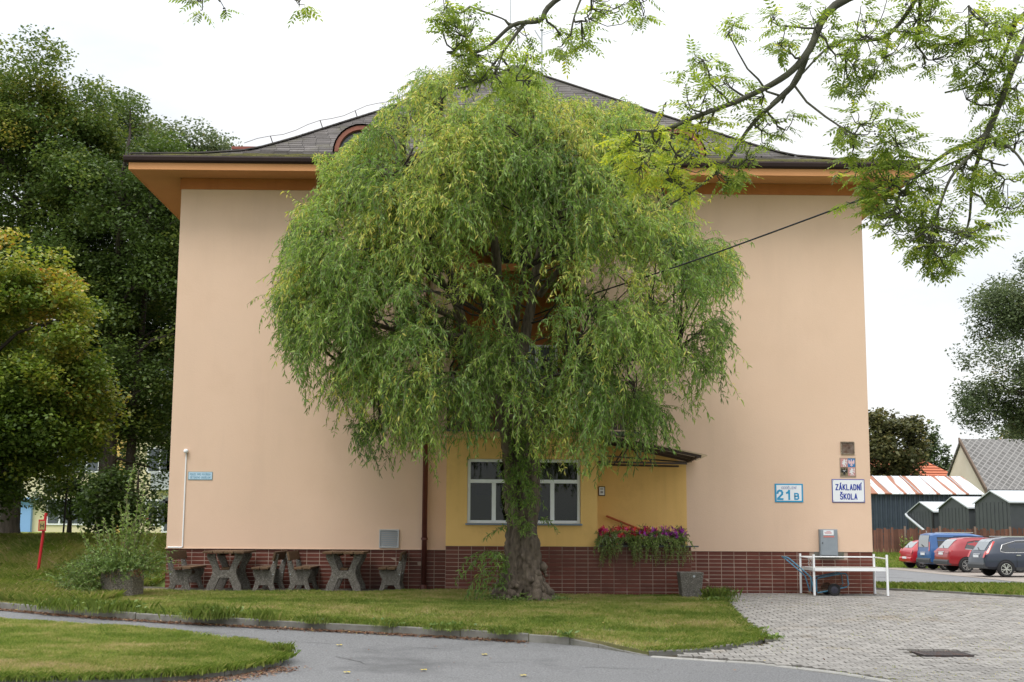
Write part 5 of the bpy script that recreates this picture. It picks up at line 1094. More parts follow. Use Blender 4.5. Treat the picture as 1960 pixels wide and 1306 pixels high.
crown_tree('grey_leaved_tree', 'broad grey green tree rising behind the left eave of the building', (-10.6, 46), 16, .30, [(-12.4,46,14.0,2.2,2.2,2.6),(-11.2,46,13.2,2.0,2.2,2.7),(-13.6,46,13.6,1.8,2,3.0),(-10.2,46.2,12.8,1.7,2.0,2.1),(-11.8,46,11,2,2,2.5),(-11.6,46,7.0,2.6,2.4,3.8),(-9.4,46.5,6.0,2.2,2,3)], 760, 190, .115, .92, LM['grey'], (.46, .13), tints=lambda c: .24*noise.noise(Vector(c)*.4), seed=9)
crown_tree('maple_tree', 'maple turning yellow and orange at the left edge in front of the dark lindens', (-12.6, 31.5), 8.5, .26, [(-12.6,31.5,5.2,2.8,2.6,2.5),(-11.2,31.5,4.3,1.9,2.2,1.8),(-13.6,31.5,3.8,2.8,2.2,2.0),(-12.0,31.2,7.0,1.6,1.6,1.2),(-10.9,31.5,7.2,.5,.6,.9),(-10.3,31.5,6.6,.7,1,.9),(-9.7,31.5,5.7,1.0,1.3,.7),(-11.6,31.5,2.95,2.2,2.0,1.0),(-10.6,31.5,3.3,1.3,1.4,.9),(-9.9,31.5,4.3,.9,1.2,.9)], 700, 140, .11, .70, LM['maple'], (.38, .10), tints=lambda c: .06*(c[2]-5)+.22*noise.noise(Vector(c)*.7)+.05*(c[0]+12.2), flat=.55, seed=4)
crown_tree('bushy_elder', 'dark low bush under the lindens left of the building corner', (-10.0, 37.5), 2.6, .08, [(-9.4,37.5,1.8,1.1,1,.9),(-10.6,37.5,1.9,1.0,1,1.0),(-8.6,37.6,1.5,.9,.8,.7)], 260, 26, .12, .4, LM['linden'], (.3, .12), nlimb=20)
crown_tree('bushy_elder', 'dark hedge bush at the far left edge under the maple', (-13.6, 33.5), 2.2, .08, [(-13.4,33.5,2.1,1.4,1,.9),(-14.9,33.5,2.2,1.2,1,1.2)], 260, 26, .12, .4, LM['linden'], (.22, .12), nlimb=20)
crown_tree('bushy_elder', 'small dark bush hiding part of the yellow building left of the planter shrub', (-15.2, 48), 3.2, .08, [(-15.6,48,2.3,.9,.9,.9),(-14.4,48,2.6,1.0,.9,1.2),(-13.2,48,2.9,1.1,.9,1.5)], 200, 50, .12, .55, LM['linden'], (.34, .12), nlimb=20)
# right hand side
crown_tree('feathery_tree', 'tall loose tree with feathery green leaves at the right edge above the gabled roof', (19.2, 43), 12.0, .24, [(18.4,43,6.8,2.6,2.2,2.6),(18.6,43,8.8,1.9,1.8,1.9),(17.0,43,5.6,1.5,1.6,1.3),(17.0,43,8.3,1.2,1.4,1.3),(19.6,43,5.4,2.6,2,2.2)], 620, 100, .11, .70, LM['grey'], (.38, .14), tints=lambda c: .2*noise.noise(Vector(c)*.6), asp=.6, gap=-.12, seed=12, trim=lambda p: p[2] > 4.3)
crown_tree('broad_dark_tree', 'rounded brownish dark tree beyond the rusty roofed shed', (34.8, 113), 11, .35, [(34.7,113,8.6,2.9,3,3.2),(37.2,113,9.6,1.3,1.6,1.5),(33.4,113,7.5,2.4,3,4.2),(36.6,113.5,6.9,.9,1.2,1.4)], 560, 30, .33, 1.0, LM['brown'], (.42, .2), seed=15)
for i, (x, h, lab) in enumerate([(59.6, 15.5, 'left slender poplar in the far row beyond the orange roof'), (60.6, 17, 'middle and tallest slender poplar beyond the orange roof'), (62.2, 13.5, 'right slender poplar, nearest the gable of the slate roofed house')]):
    crown_tree('poplar_tree', lab, (x+.8, 180), h, .25, [(x+.8,180,h*.55,.75,1,h*.45)], 130, 26, .42, .8, LM['grey'], (.3, .12), group='slender poplars in the distance', gap=-.5, nlimb=20)
crown_tree('roadside_tree', 'pale green tree between the poplars and the slate roofed house', (55.0, 150), 9, .25, [(55.2,150,6.0,3.6,3,3.6),(60,150,7,4,3,4)], 260, 30, .42, 1.3, LM['grey'], (.55, .15), seed=3, gap=0)
crown_tree('roadside_tree', 'bushy tree row rising behind the ridge of the slate roofed house', (59, 135), 12, .3, [(56,135,9.5,5,3,3.4),(62,135,9,5,3,4)], 420, 30, .40, 1.4, LM['grey'], (.5, .15), seed=31, gap=0)

# ------------------------------------------------------------------ grass
def blades(name, P, hgt, wid, mat, tint, parent=None, lean=.5, zf=Lz, zoff=0.0):
    n = len(P); z = np.vectorize(zf)(P[:, 0], P[:, 1])+zoff; B_ = np.c_[P, z]; a = RNG.uniform(0, 2*np.pi, n); d = np.c_[np.cos(a), np.sin(a), np.zeros(n)]
    s = np.c_[-np.sin(a), np.cos(a), np.zeros(n)]*(wid/2)[:, None]; tip = B_+d*(hgt*RNG.uniform(.1, lean, n))[:, None]; tip[:, 2] += hgt
    mid = B_+d*(hgt*.12)[:, None]; mid[:, 2] += hgt*.55
    V = np.stack([B_-s, B_+s, mid+s*.7, tip, mid-s*.7], 1)[:, [0, 1, 2, 3, 4]].reshape(-1, 3)
    return link_mesh(name, fast_mesh(name, V, 5, mat, tint), parent, 'stuff')
def sample(poly, n, cond=None):
    A = np.array(poly); lo, hi = A.min(0), A.max(0); out_ = []
    while sum(map(len, out_)) < n:
        Q = RNG.uniform(lo, hi, (n, 2)); Q = Q[inpoly(Q, poly)]; u = Q[:, 0]/Q[:, 1]; Q = Q[(u > -.47) & (u < .47)]
        if cond is not None: Q = Q[cond(Q)]
        out_.append(Q)
    return np.vstack(out_)[:n]
def lawn_tint(Q, dry=.0):
    x, y = Q[:, 0], Q[:, 1]
    a = vnoise(x, y*2.4, .55, 1)*.42+vnoise(x, y*2, 1.7, 2)*.33+vnoise(x, y, 6, 3)*.3
    return np.clip(.12+(a-.22)*.95+RNG.normal(size=len(x))*.13+dry, 0, 1)
def grass_thing(name, poly, n, hmul, dry, cond=None):
    Q = sample(poly, n, cond); x, y = Q[:, 0], Q[:, 1]
    bare = vnoise(x, y*2, 1.1, 7)*.6+vnoise(x, y, 5.5, 9)*.4; keepm = RNG.random(len(x)) > np.clip((bare-.50)*2.4, 0, .85); Q = Q[keepm]; x, y = Q[:, 0], Q[:, 1]
    h = (.022+.03*RNG.random(len(x))+.05*vnoise(x, y, .9, 4)**2.5+.02*vnoise(x, y, 4, 5))*hmul
    return blades(name, Q, h, RNG.uniform(.004, .008, len(x))*np.clip(y/17, .8, 1.5), LM['grass'], lawn_tint(Q, dry), None, .9)
LV = [p for p in LAWN if p[0] > -16]
LVp = [(-9.2, 21.9)]+[p for p in LAWN if p[0] >= -9.0][:-3]+[(-6.35, 24.3), (-9.2, 24.3)]
grass_thing('lawn_grass', LVp, 250000, .9, .08)
ISV = [p for p in ISL if p[0] > -8.5]
grass_thing('island_grass', ISV, 180000, .8, .13)
# long wild grass at the left and along edges
def near_line(line, n, spread, side=0):
    P = np.array(dens(line, .05)); i = RNG.integers(0, len(P)-1, n); return P[i]+RNG.normal(size=(n, 2))*spread+np.array([0, side])
WL = [(-15, 24.5), (-9.5, 21.95), (-7.6, 20.95), (-6.4, 20.3), (-6.1, 22.0), (-6.6, 24.2), (-6.8, 27.5), (-7.2, 33), (-20, 34)]
Q = sample(WL, 90000); h = np.clip(.07+.22*vnoise(Q[:, 0], Q[:, 1], .8, 11)**1.4+.08*RNG.random(len(Q)), .03, .4)*np.where(Q[:, 1] > 28, .8, 1)
blades('meadow_grass', Q, h, RNG.uniform(.006, .011, len(Q)), LM['grass'], np.clip(.24+.4*vnoise(Q[:, 0], Q[:, 1], 1.3, 8)+RNG.normal(size=len(Q))*.12+(RNG.random(len(Q)) < .05)*.4, 0, 1), None, 1.2)
Q = sample([(-34, 70), (-20, 33.5), (-6.6, 33), (-6.6, 26.5), (-7.1, 26.5), (-7.1, 32), (-8.5, 70)], 45000) if 0 else sample([(-20, 33.5), (-7.3, 33), (-11, 60), (-28, 60)], 50000)
blades('back_lawn_grass', Q, RNG.uniform(.03, .09, len(Q)), RNG.uniform(.012, .022, len(Q)), LM['grass'], np.clip(.38+.3*vnoise(Q[:, 0], Q[:, 1], .5, 8)+RNG.normal(size=len(Q))*.1, 0, 1), None, 1.2, Rz)
Q = np.vstack([near_line([p for p in KM if p[0] > -9.5], 8000, .05, .14), near_line(KI, 1500, .04, .06), near_line(LE, 4000, .06, 0)+np.array([-.08, 0])])
blades('edge_grass', Q, RNG.uniform(.03, .075, len(Q)), RNG.uniform(.005, .009, len(Q)), LM['grass'], np.clip(RNG.normal(.35, .15, len(Q)), 0, 1), None, 1.4)
Q = near_line([p for p in ISL if -9 < p[0] and p[1] < 16.6], 9000, .05, .03)
blades('edge_grass', Q, RNG.uniform(.04, .10, len(Q)), RNG.uniform(.004, .007, len(Q)), LM['grass'], np.clip(RNG.normal(.3, .15, len(Q)), 0, 1), None, 1.4, Rz, .06)
# weeds: single tufts by the kerb, in the gutter, at the wall corner
def tuft(x, y, n, h, spread, label, t0=.35, wd=.0045, leafy=0, zf=Lz, name='weed_tuft'):
    z = zf(x, y); n = int(n*1.8); h *= .75; th = thing(name, label, 'weed', (x, y, z), 'weeds along the kerb and paving')
    Q = np.c_[RNG.normal(x, spread, n), RNG.normal(y, spread*.6, n)]
    o = blades('blades', Q, h*RNG.uniform(.4, 1, n), np.full(n, wd), LM['grass'], np.clip(RNG.normal(t0, .12, n), 0, 1), th, .75, zf)
    if leafy:
        P = np.c_[RNG.normal(x, spread, leafy), RNG.normal(y, spread*.5, leafy), z+RNG.uniform(.01, h*.7, leafy)]; D = RNG.normal(size=(leafy, 3)); D[:, 2] = abs(D[:, 2])*.5
        link_mesh('leaves', fast_mesh('leaves', leaf_quads(P, D, RNG.uniform(.05, .11, leafy), .035, .1), 4, LM['shrub'], np.clip(RNG.normal(.45, .15, leafy), 0, 1)), th)
for x, y, n, h, sp, lf, lab in [(-4.05,19.15,320,.30,.22,90,'large leafy weed clump overhanging the kerb left of the middle'),(-3.2,18.98,60,.28,.10,0,'thin weed tuft at the kerb beside the large leafy clump'),(-2.45,18.85,120,.20,.10,20,'small leafy weed in the kerb gutter below the right picnic table'),(-1.35,18.72,100,.18,.12,30,'dark leafy weed in the gutter left of the willow'),(-.55,18.5,220,.16,.16,60,'flat dark green weed rosette against the kerb under the willow'),(.20,18.22,190,.16,.10,10,'bright green grass tuft against the kerb below the willow trunk'),(1.05,17.98,60,.10,.07,20,'small weed at the kerb just before it drops to the paving'),
   (-5.6,19.75,260,.28,.25,50,'long grass clump spilling over the kerb in front of the planter'),(-6.3,20.1,260,.3,.25,40,'long grass clump over the kerb at the far left'),(3.98,22.9,200,.16,.15,40,'bushy weed clump on the lawn corner beside the paving'),(4.1,23.7,200,.34,.14,50,'tall seeding weed clump beside the concrete litter bin'),(3.84,19.1,60,.10,.10,20,'small weed at the edge of lawn and paving, halfway down'),(3.9,18.35,50,.09,.07,40,'low bright weed at the rounded lawn tip on the paving'),(-2.46,15.95,150,.20,.06,6,'tall grass tuft at the tip of the grass island')]:
    tuft(x, y, n, h, sp, lab, leafy=lf)
# green tufts round the willow foot, and the moss and grass in paving joints
n = 2600; a = RNG.uniform(0, 2*np.pi, n); r = RNG.uniform(.28, .75, n); Q = np.c_[.6+r*np.cos(a)*1.1, 22.7+r*np.sin(a)*.7]
P = np.c_[Q, np.vectorize(Lz)(Q[:, 0], Q[:, 1])+RNG.uniform(.0, .16, n)*(1-(r-.28)/.6)]; D = RNG.normal(size=(n, 3)); D[:, 2] = abs(D[:, 2])
link_mesh('ground_ivy', fast_mesh('ground_ivy', leaf_quads(P, D, RNG.uniform(.03, .06, n), .022, .05), 4, LM['shrub'], np.clip(RNG.normal(.5, .15, n), 0, 1)), None, 'stuff')
Q = sample([p for p in FC if p[0] < 12], 9000, lambda q: ~((q[:, 0] > 5.5) & (q[:, 0] < 6.4) & (q[:, 1] > 16.9) & (q[:, 1] < 17.8))); k = vnoise(Q[:, 0], Q[:, 1], .9, 21)*.6+vnoise(Q[:, 0], Q[:, 1], 3.1, 22)*.4; Q = Q[(k > .60)]
# keep to the joints
fy = (Q[:, 1]/.1385) % 1; Q[:, 1] += (np.round(fy)-fy)*.1385*.9
blades('joint_moss', Q, RNG.uniform(.008, .022, len(Q)), RNG.uniform(.006, .014, len(Q)), LM['grass'], np.clip(RNG.normal(.6, .2, len(Q)), 0, 1), None, 2.0, Rz, .012)
# fallen leaves
M['litter'] = leafmat('dry_leaf', [(0, (.10,.045,.025)), (.5, (.20,.10,.06)), (.8, (.30,.20,.12)), (1, (.5,.40,.08))], .1, .8)
def litter(name, Q, sz, t, zoff=.004, zf=Rz, kind='stuff'):
    n = len(Q); P = np.c_[Q, np.vectorize(zf)(Q[:, 0], Q[:, 1])+zoff+RNG.uniform(0, .012, n)]; D = RNG.normal(size=(n, 3)); D[:, 2] *= .18
    return link_mesh(name, fast_mesh(name, leaf_quads(P, D, sz, sz*.6, .05, up=.2), 4, M['litter'], t), None, kind)
Q = np.vstack([near_line([p for p in KM if -9 < p[0] < .9], 6500, .05, -.085), near_line([p for p in ISL if p[0] > -3.6 and p[1] < 15.6], 1500, .11, -.12)+np.array([.12, 0])])
litter('leaf_litter', Q, RNG.uniform(.02, .05, len(Q)), np.clip(RNG.normal(.4, .25, len(Q)), 0, .9))
Q = sample([(-9, 21), (1, 17.9), (5, 14), (6, 10), (-9, 12)], 150); litter('leaf_litter', Q, RNG.uniform(.02, .045, len(Q)), np.clip(RNG.normal(.5, .3, len(Q)), 0, 1))
Q = sample(LVp, 260); litter('leaf_litter', Q, RNG.uniform(.02, .045, len(Q)), np.clip(RNG.normal(.7, .3, len(Q)), 0, 1), .04, Lz)
Q = sample([(2.2, 17.2), (6, 12.5), (11, 16), (9, 25), (4.3, 25)], 160); litter('leaf_litter', Q, RNG.uniform(.02, .04, len(Q)), np.clip(RNG.normal(.5, .3, len(Q)), 0, 1), .03)
ck = MB()
for x0, y0, a0, n_ in [(-4.6,18.6,-.15,26),(-3.6,18.25,-.5,20),(-2.9,17.9,-.1,22),(-6.6,19.55,-.35,22),(-1.2,17.6,-.2,16),(1.0,16.1,-.1,18),(-.2,16.4,.25,12),(-1.9,16.6,-1.0,14),(2.4,14.6,.1,20),(-1.0,14.4,-.2,24)]:
    x, y, a = x0, y0, a0; pr = None
    for k in range(n_):
        a += random.gauss(0, .22)+(a0-a)*.35; w_ = .005*math.sin(math.pi*(k+.5)/n_)+.001; q = (x, y); x += .055*math.cos(a); y += .055*math.sin(a)
        nx_, ny_ = -math.sin(a)*w_, math.cos(a)*w_; zA, zB = Rz(*q)+.0, Rz(x, y)+.0
        ck.add([(q[0]-nx_, q[1]-ny_, zA), (q[0]+nx_, q[1]+ny_, zA), (x+nx_, y+ny_, zB), (x-nx_, y-ny_, zB)], [(0, 3, 2, 1)])
ck.build('road_cracks', M['dark'], kind='stuff', fix=False)
for (x, y), lb in zip([(-.05, 17.0), (-.75, 15.6), (-1.6, 15.2), (.4, 15.3), (-1.95, 17.5)], ['upper middle of the road below the kerb', 'lower centre of the road', 'dark patch of the road near the island', 'right part of the road in front', 'road near the island tip']):
    p = Vector((x, y, Rz(x, y)+.008)); V = [p+Vector((.038*math.cos(a)*(1.2 if i % 2 else .75), .038*math.sin(a)*(1.2 if i % 2 else .75), .004*(i % 3))) for i, a in enumerate(np.linspace(0, 6.28, 11)[:-1])]
    o = MB().add(V+[p+Vector((0, 0, .004))], [(i, (i+1) % 10, 10) for i in range(10)]).build('fallen_leaf', plain('yellow_leaf', (.55,.42,.04), .6), fix=False); tag(o, 'single yellow fallen leaf on the '+lb, 'leaf', 'yellow leaves lying on the road')

# ------------------------------------------------------------------ planter shrub and flower box
def shoots(name, parent, P, D, L, sl, grav, jit, leaf, tint, mat='shrub', lw=.35, per=2, stem=.006, back=-.1, asn=.6, kind='stuff', taper=True):
    P, D, L = np.array(P, float), np.array(D, float), np.array(L); Vq, Tn, Rb = [], [], []
    for k, (A, Q, Dk, al) in enumerate(grow(P, D, int(L.max())+1, sl, grav, jit, L)):
        LL = L[al]; A, Q, Dk = A[al], Q[al], Dk[al]; Rb.append(ribbon(A, Q, stem))
        for s in range(per):
            dd = Dk*.55+RNG.normal(size=A.shape)*asn; dd[:, 2] += back; Lf = leaf*RNG.uniform(.7, 1.2, len(A))*np.clip((LL-k)/5+.35, .3, 1); Vq.append(leaf_quads(A+(Q-A)*RNG.random((len(A), 1)), dd, Lf, Lf*lw, .08)); Tn.append(np.clip(RNG.normal(tint, .14, len(A)), 0, 1))
    link_mesh(name, fast_mesh(name, np.vstack(Vq), 4, LM[mat], np.hstack(Tn)), parent, kind); link_mesh('stems', fast_mesh('stems', np.vstack(Rb), 4, M['twig']), parent, kind)
sb = thing('planter_shrub', 'wild leafy shrub with tall upright shoots growing out of the hexagonal planter', 'shrub', (px_ := -6.30, 22.9, Lz(-6.30, 22.9)+.4))
z = Lz(-6.30, 22.9)+.42
P, D, L = [], [], []
for dx, top, lx in [(-.02,1.86,.0),(.12,.95,.25),(.30,1.55,.33),(-.25,1.0,-.3),(-.45,.9,-.55),(-.1,1.15,-.15),(.2,1.25,.30),(.38,1.1,.55),(-.62,.75,-.8),(.05,1.0,.1),(.42,.7,.7),(-.3,.7,-.6),(.15,.8,.05)]:
    for j in range(2 if top < 1.5 else 1): P.append((-6.30+dx*.45+random.gauss(0, .03), 22.9+random.gauss(0, .12), z)); D.append((lx*.55+random.gauss(0, .04), random.gauss(0, .08), 1)); L.append(int(top/.045*random.uniform(.95, 1.1)))
shoots('tall_shoots', sb, P, D, L, .045, -.012, .028, .085, .62, lw=.38, per=3, stem=.014, back=.15)
P, D, L = [], [], []
for i in range(230):
    a = random.uniform(0, 6.28); P.append((-6.32+.27*math.cos(a)*random.random()-.05, 22.9+.25*math.sin(a)*random.random(), z)); e = random.uniform(.2, 1.3); D.append((math.cos(a)*1.1-.18, math.sin(a), e)); L.append(random.randint(7, 19))
shoots('lower_foliage', sb, P, D, L, .045, .035, .10, .06, .42, per=3)
P, D, L = [], [], []
for i in range(110): P.append((-6.75+random.gauss(-.12, .2), 22.7+random.gauss(0, .2), Lz(-7.1, 22.7)+random.uniform(0, .35))); D.append((random.gauss(-.4, .5), random.gauss(-.2, .4), random.uniform(.1, .9))); L.append(random.randint(4, 12))
shoots('spilling_foliage', sb, P, D, L, .045, .06, .12, .06, .50, per=3)
P, D, L = [], [], []
for i in range(90): P.append((-6.30+random.uniform(-.34, .34), 22.62+random.uniform(-.03, .2), z-.0)); D.append((random.gauss(0, .6), -.5, random.uniform(-.1, .6))); L.append(random.randint(3, 7))
shoots('rim_plants', sb, P, D, L, .035, .12, .12, .035, .93, per=3)
# low plants beneath shrub right: dark bush in shade
fb = thing('flower_box', 'dark brown flower trough standing on the porch wall coping', 'flower box', (2.85, 24.6, .965))
tr_ = MB(); tr_.box(2.04, 3.64, 24.50, 24.72, .966, 1.12); tr_.build('trough', plain('brown_plastic', (.035,.015,.012), .5), fb, bevel=.01)
def flowers(label, x0, x1, cols, n, name, dens_, group='plants in the porch flower trough', hi=.16, trail=.45, zz=1.13):
    th = thing(name, label, 'flowers', ((x0+x1)/2, 24.58, 1.1), group); P, D, L = [], [], []
    for i in range(dens_):
        P.append((random.uniform(x0, x1), 24.55+random.uniform(-.03, .1), zz)); D.append((random.gauss(0, .5), random.uniform(-1, .2), random.uniform(.2, 1.2))); L.append(random.randint(3, 7))
    for i in range(int(dens_*trail)):
        P.append((random.uniform(x0, x1), 24.47, zz-.02)); D.append((random.gauss(0, .4), -.7, random.uniform(-.3, .3))); L.append(random.randint(6, 14))
    shoots('foliage', th, P, D, L, .04, .16, .12, .05, .62, lw=.42, per=3)
    mats = [plain('petal_'+'abcd'[i], c, .5) for i, c in enumerate(cols)]; fm = []
    for mm in mats:
        V = [(0, 0, .006)]; F_ = []
        for k in range(5):
            a = 2*math.pi*k/5; V += [(.014*math.cos(a-.5), .014*math.sin(a-.5), .004), (.034*math.cos(a-.32), .034*math.sin(a-.32), -.004), (.037*math.cos(a+.32), .037*math.sin(a+.32), .002), (.014*math.cos(a+.5), .014*math.sin(a+.5), .004)]; b = 1+4*k; F_.append((0, b, b+1, b+2, b+3))
        fm.append(MB().add(V, F_).mesh('flower', mm))
    for i in range(n):
        o = bpy.data.objects.new('flower', random.choice(fm)); p = (random.uniform(x0, x1), 24.43+random.uniform(-.05, .12), zz+random.uniform(-.03, hi)); s = random.uniform(1.0, 1.6)
        o.location = p; o.rotation_euler = (rad(70+random.uniform(-35, 20)), random.uniform(-.4, .4), random.uniform(0, 6)); o.scale = (s, s, s); link(o, th)
    return th
flowers('red and magenta petunias filling the left half of the porch flower trough', 2.02, 2.9, [(.55,.02,.06), (.42,.01,.12), (.60,.03,.03)], 62, 'petunia_plant', 120)
flowers('red petunias mixed with purple in the middle of the porch flower trough', 2.75, 3.2, [(.5,.02,.08), (.30,.02,.30)], 26, 'petunia_plant', 60)
flowers('violet petunias at the right end of the porch flower trough', 3.2, 3.66, [(.28,.02,.30), (.38,.02,.26)], 42, 'petunia_plant', 70, hi=.18)
M['spider'] = leafmat('variegated_blade', [(0, (.10,.16,.05)), (1, (.45,.50,.30))], .3, .5); LM['spider'] = M['spider']
for x, lb in ((2.2, 'spider plant with pale striped blades hanging at the left end of the trough'), (3.12, 'spider plant with pale striped blades standing up right of the trough middle')):
    th = thing('spider_plant', lb, 'plant', (x, 24.5, 1.12), 'plants in the porch flower trough'); n = 90; a = RNG.uniform(0, 2*np.pi, n); P = np.tile(np.array([x, 24.52, 1.10]), (n, 1)); D = np.c_[np.cos(a)*.7, np.sin(a)*.5-.3, RNG.uniform(.3, 1.6, n)]
    Vq = []; tn = []
    for A, Q, Dk, al in grow(P, D, 9, .035, .26, .05, RNG.integers(5, 9, n)):
        Vq.append(ribbon(A[al], Q[al], .012)); tn.append(RNG.random(al.sum()))
    link_mesh('blades', fast_mesh('blades', np.vstack(Vq), 4, M['spider'], np.hstack(tn)), th)
    if x < 3: link_mesh  # plantlets trail below
for i, (x, zb) in enumerate([(2.15, .62), (2.5, .42), (2.72, .62), (2.75, .5), (3.1, .72), (3.3, .68), (3.45, .62), (3.6, .75)]):
    pass
P, D, L = [], [], []
for i in range(75): P.append((random.choice([2.1, 2.2, 2.3, 2.7, 2.75, 3.05, 3.3, 3.55])+random.gauss(0, .05), 24.42, 1.0)); D.append((random.gauss(0, .25), -.3, -.6)); L.append(random.randint(4, 13))
th = thing('trailing_plants', 'light green trailing plantlets hanging from the trough over the brown tiles', 'plant', (2.8, 24.42, .9), 'plants in the porch flower trough')
shoots('foliage', th, P, D, L, .035, .15, .08, .055, .8, lw=.22, per=3)

# ------------------------------------------------------------------ far buildings, fence
M['cream'] = pm('cream_render', (.60,.55,.34), (.64,.58,.37), .8, .9); M['ochre'] = pm('ochre_render', (.50,.34,.10), (.54,.37,.12), .8, .9); M['sky_blue'] = plain('blue_render', (.20,.36,.60), .8)
M['corr'] = plain('dark_blue_sheet', (.030,.042,.058), .5, c2=(.04,.052,.07), scale=2); M['anth'] = plain('anthracite_cladding', (.040,.045,.050), .6, c2=(.055,.06,.066), scale=1.5); M['roofwhite'] = plain('pale_metal_roof', (.40,.42,.44), .5)
b = thing('apartment_building', 'cream and ochre apartment building far behind the trees at left', 'building', (-24, 78, 1.0))
zg = .85; MB().box(-40, -17.0, 76, 86, zg-1, zg+9.5).build('wall', M['cream'], b)
MB().box(-22.2, -20.6, 75.6, 75.99, zg-1, zg+9.5).build('bay', M['ochre'], b); MB().tube([(-22.35, 75.8, zg), (-22.35, 75.8, zg+9.5)], .08, 6).build('downpipe', M['black'], b)
MB().box(-27.8, -26.2, 75.7, 75.99, zg-1, zg+1.9).build('blue_bay', M['sky_blue'], b); MB().box(-28.2, -25.8, 75.4, 75.98, zg+1.9, zg+2.05).build('blue_canopy', M['sky_blue'], b)
for x in (-25.4, -24.0, -19.8, -33, -36): 
    for k in range(3): 
        f = MB().box(x, x+1.5, 75.93, 75.99, zg+.5+3*k, zg+2.0+3*k).build('window', M['white'], b)
        for q in (0, 1): MB().box(x+.1+q*.7, x+.7+q*.7, 75.91, 75.925, zg+.6+3*k, zg+1.9+3*k).build('pane', M['farglass'], f)
for k in range(3):
    bl_ = MB().box(-19.2, -16.9, 74.6, 75.98, zg+2.5+3*k, zg+2.65+3*k).build('balcony', M['roofwhite'], b); MB().box(-19.2, -16.9, 74.6, 74.65, zg+2.66+3*k, zg+3.5+3*k).build('balustrade', M['galv'], bl_)
    f = MB().box(-18.8, -17.2, 75.93, 75.99, zg+.1+3*k, zg+2.2+3*k).build('window', M['white'], b); MB().box(-18.65, -18.05, 75.91, 75.925, zg+.2+3*k, zg+2.1+3*k).box(-17.95, -17.35, 75.91, 75.925, zg+.2+3*k, zg+2.1+3*k).build('pane', M['farglass'], f)
rf = MB().prism([(-41, zg+9.51), (-16, zg+9.51), (-17.5, zg+11.5), (-39.5, zg+11.5)], 'y', 75.2, 87).build('roof', plain('far_roof', (.12,.05,.035), .9), b)
# white parked thing under balcony -> hedge line left out
# long shed
b = thing('long_shed', 'long dark blue corrugated shed with rust streaked white metal roof', 'shed', (30, 102, -.2)); zg = -.3
w_ = MB(); P2 = []
n = 190
for i in range(n+1): P2.append((20+17.6*i/n, 99.97 if (i//2) % 2 == 0 else 99.87))
w_.add([(x, y, zg) for x, y in P2]+[(x, y, 4.1) for x, y in P2], [(i, i+1, n+2+i, n+1+i) for i in range(n)]); w_.box(20, 37.6, 100, 108, zg, 4.05); w_.build('wall', M['corr'], b)
M['rustroof'] = pm('rust_streaked_roof', (.58,.60,.62), (.66,.68,.70), 2, .55)
def rustroof():
    m_, t, bs, o = mat_base('rust_streaked_roof'); n_ = t.nodes; l = t.links; tc = n_.new('ShaderNodeTexCoord'); mp_ = n_.new('ShaderNodeMapping'); mp_.inputs['Scale'].default_value = (.62, .05, .05)
    l.new(tc.outputs['Object'], mp_.inputs[0]); q = n_.new('ShaderNodeTexNoise'); q.inputs['Scale'].default_value = 1.3; q.inputs['Detail'].default_value = 6; q.inputs['Distortion'].default_value = .4; l.new(mp_.outputs[0], q.inputs['Vector'])
    wv = n_.new('ShaderNodeTexWave'); wv.inputs['Scale'].default_value = .26; wv.inputs['Distortion'].default_value = 3.5; wv.inputs['Detail'].default_value = 3; mp2 = n_.new('ShaderNodeMapping'); mp2.inputs['Rotation'].default_value = (0, 0, .12); mp2.inputs['Scale'].default_value = (1, .25, .25); l.new(tc.outputs['Object'], mp2.inputs[0]); l.new(mp2.outputs[0], wv.inputs['Vector'])
    ad = n_.new('ShaderNodeMath'); ad.operation = 'ADD'; l.new(q.outputs['Fac'], ad.inputs[0]); mu = n_.new('ShaderNodeMath'); mu.operation = 'MULTIPLY'; mu.inputs[1].default_value = .45; l.new(wv.outputs['Fac'], mu.inputs[0]); l.new(mu.outputs[0], ad.inputs[1])
    r = n_.new('ShaderNodeValToRGB'); r.color_ramp.elements[0].position = .80; r.color_ramp.elements[0].color = (.62,.64,.66,1); r.color_ramp.elements[1].position = .86; r.color_ramp.elements[1].color = (.26,.10,.05,1); l.new(ad.outputs[0], r.inputs[0]); l.new(r.outputs[0], bs.inputs['Base Color']); bs.inputs['Roughness'].default_value = .6; return m_
rr_ = MB().prism([(99.6, 4.05), (99.6, 4.12), (104.2, 5.62), (108.4, 4.12), (108.4, 4.05), (104.2, 5.5)], 'x', 19.8, 37.7).build('roof', rustroof(), b)
for i in range(24): MB().bar((20+i*.75, 99.62, 4.15), (20+i*.75, 104.2, 5.65), .05, .04).build('roof_seam', M['roofwhite'], rr_)
MB().box(26.6, 27.6, 99.8, 99.86, .5, 1.3).build('opening', M['dark'], b); MB().box(25.0, 25.25, 99.8, 99.86, 3.0, 3.2).build('wall_lamp', M['roofwhite'], b)
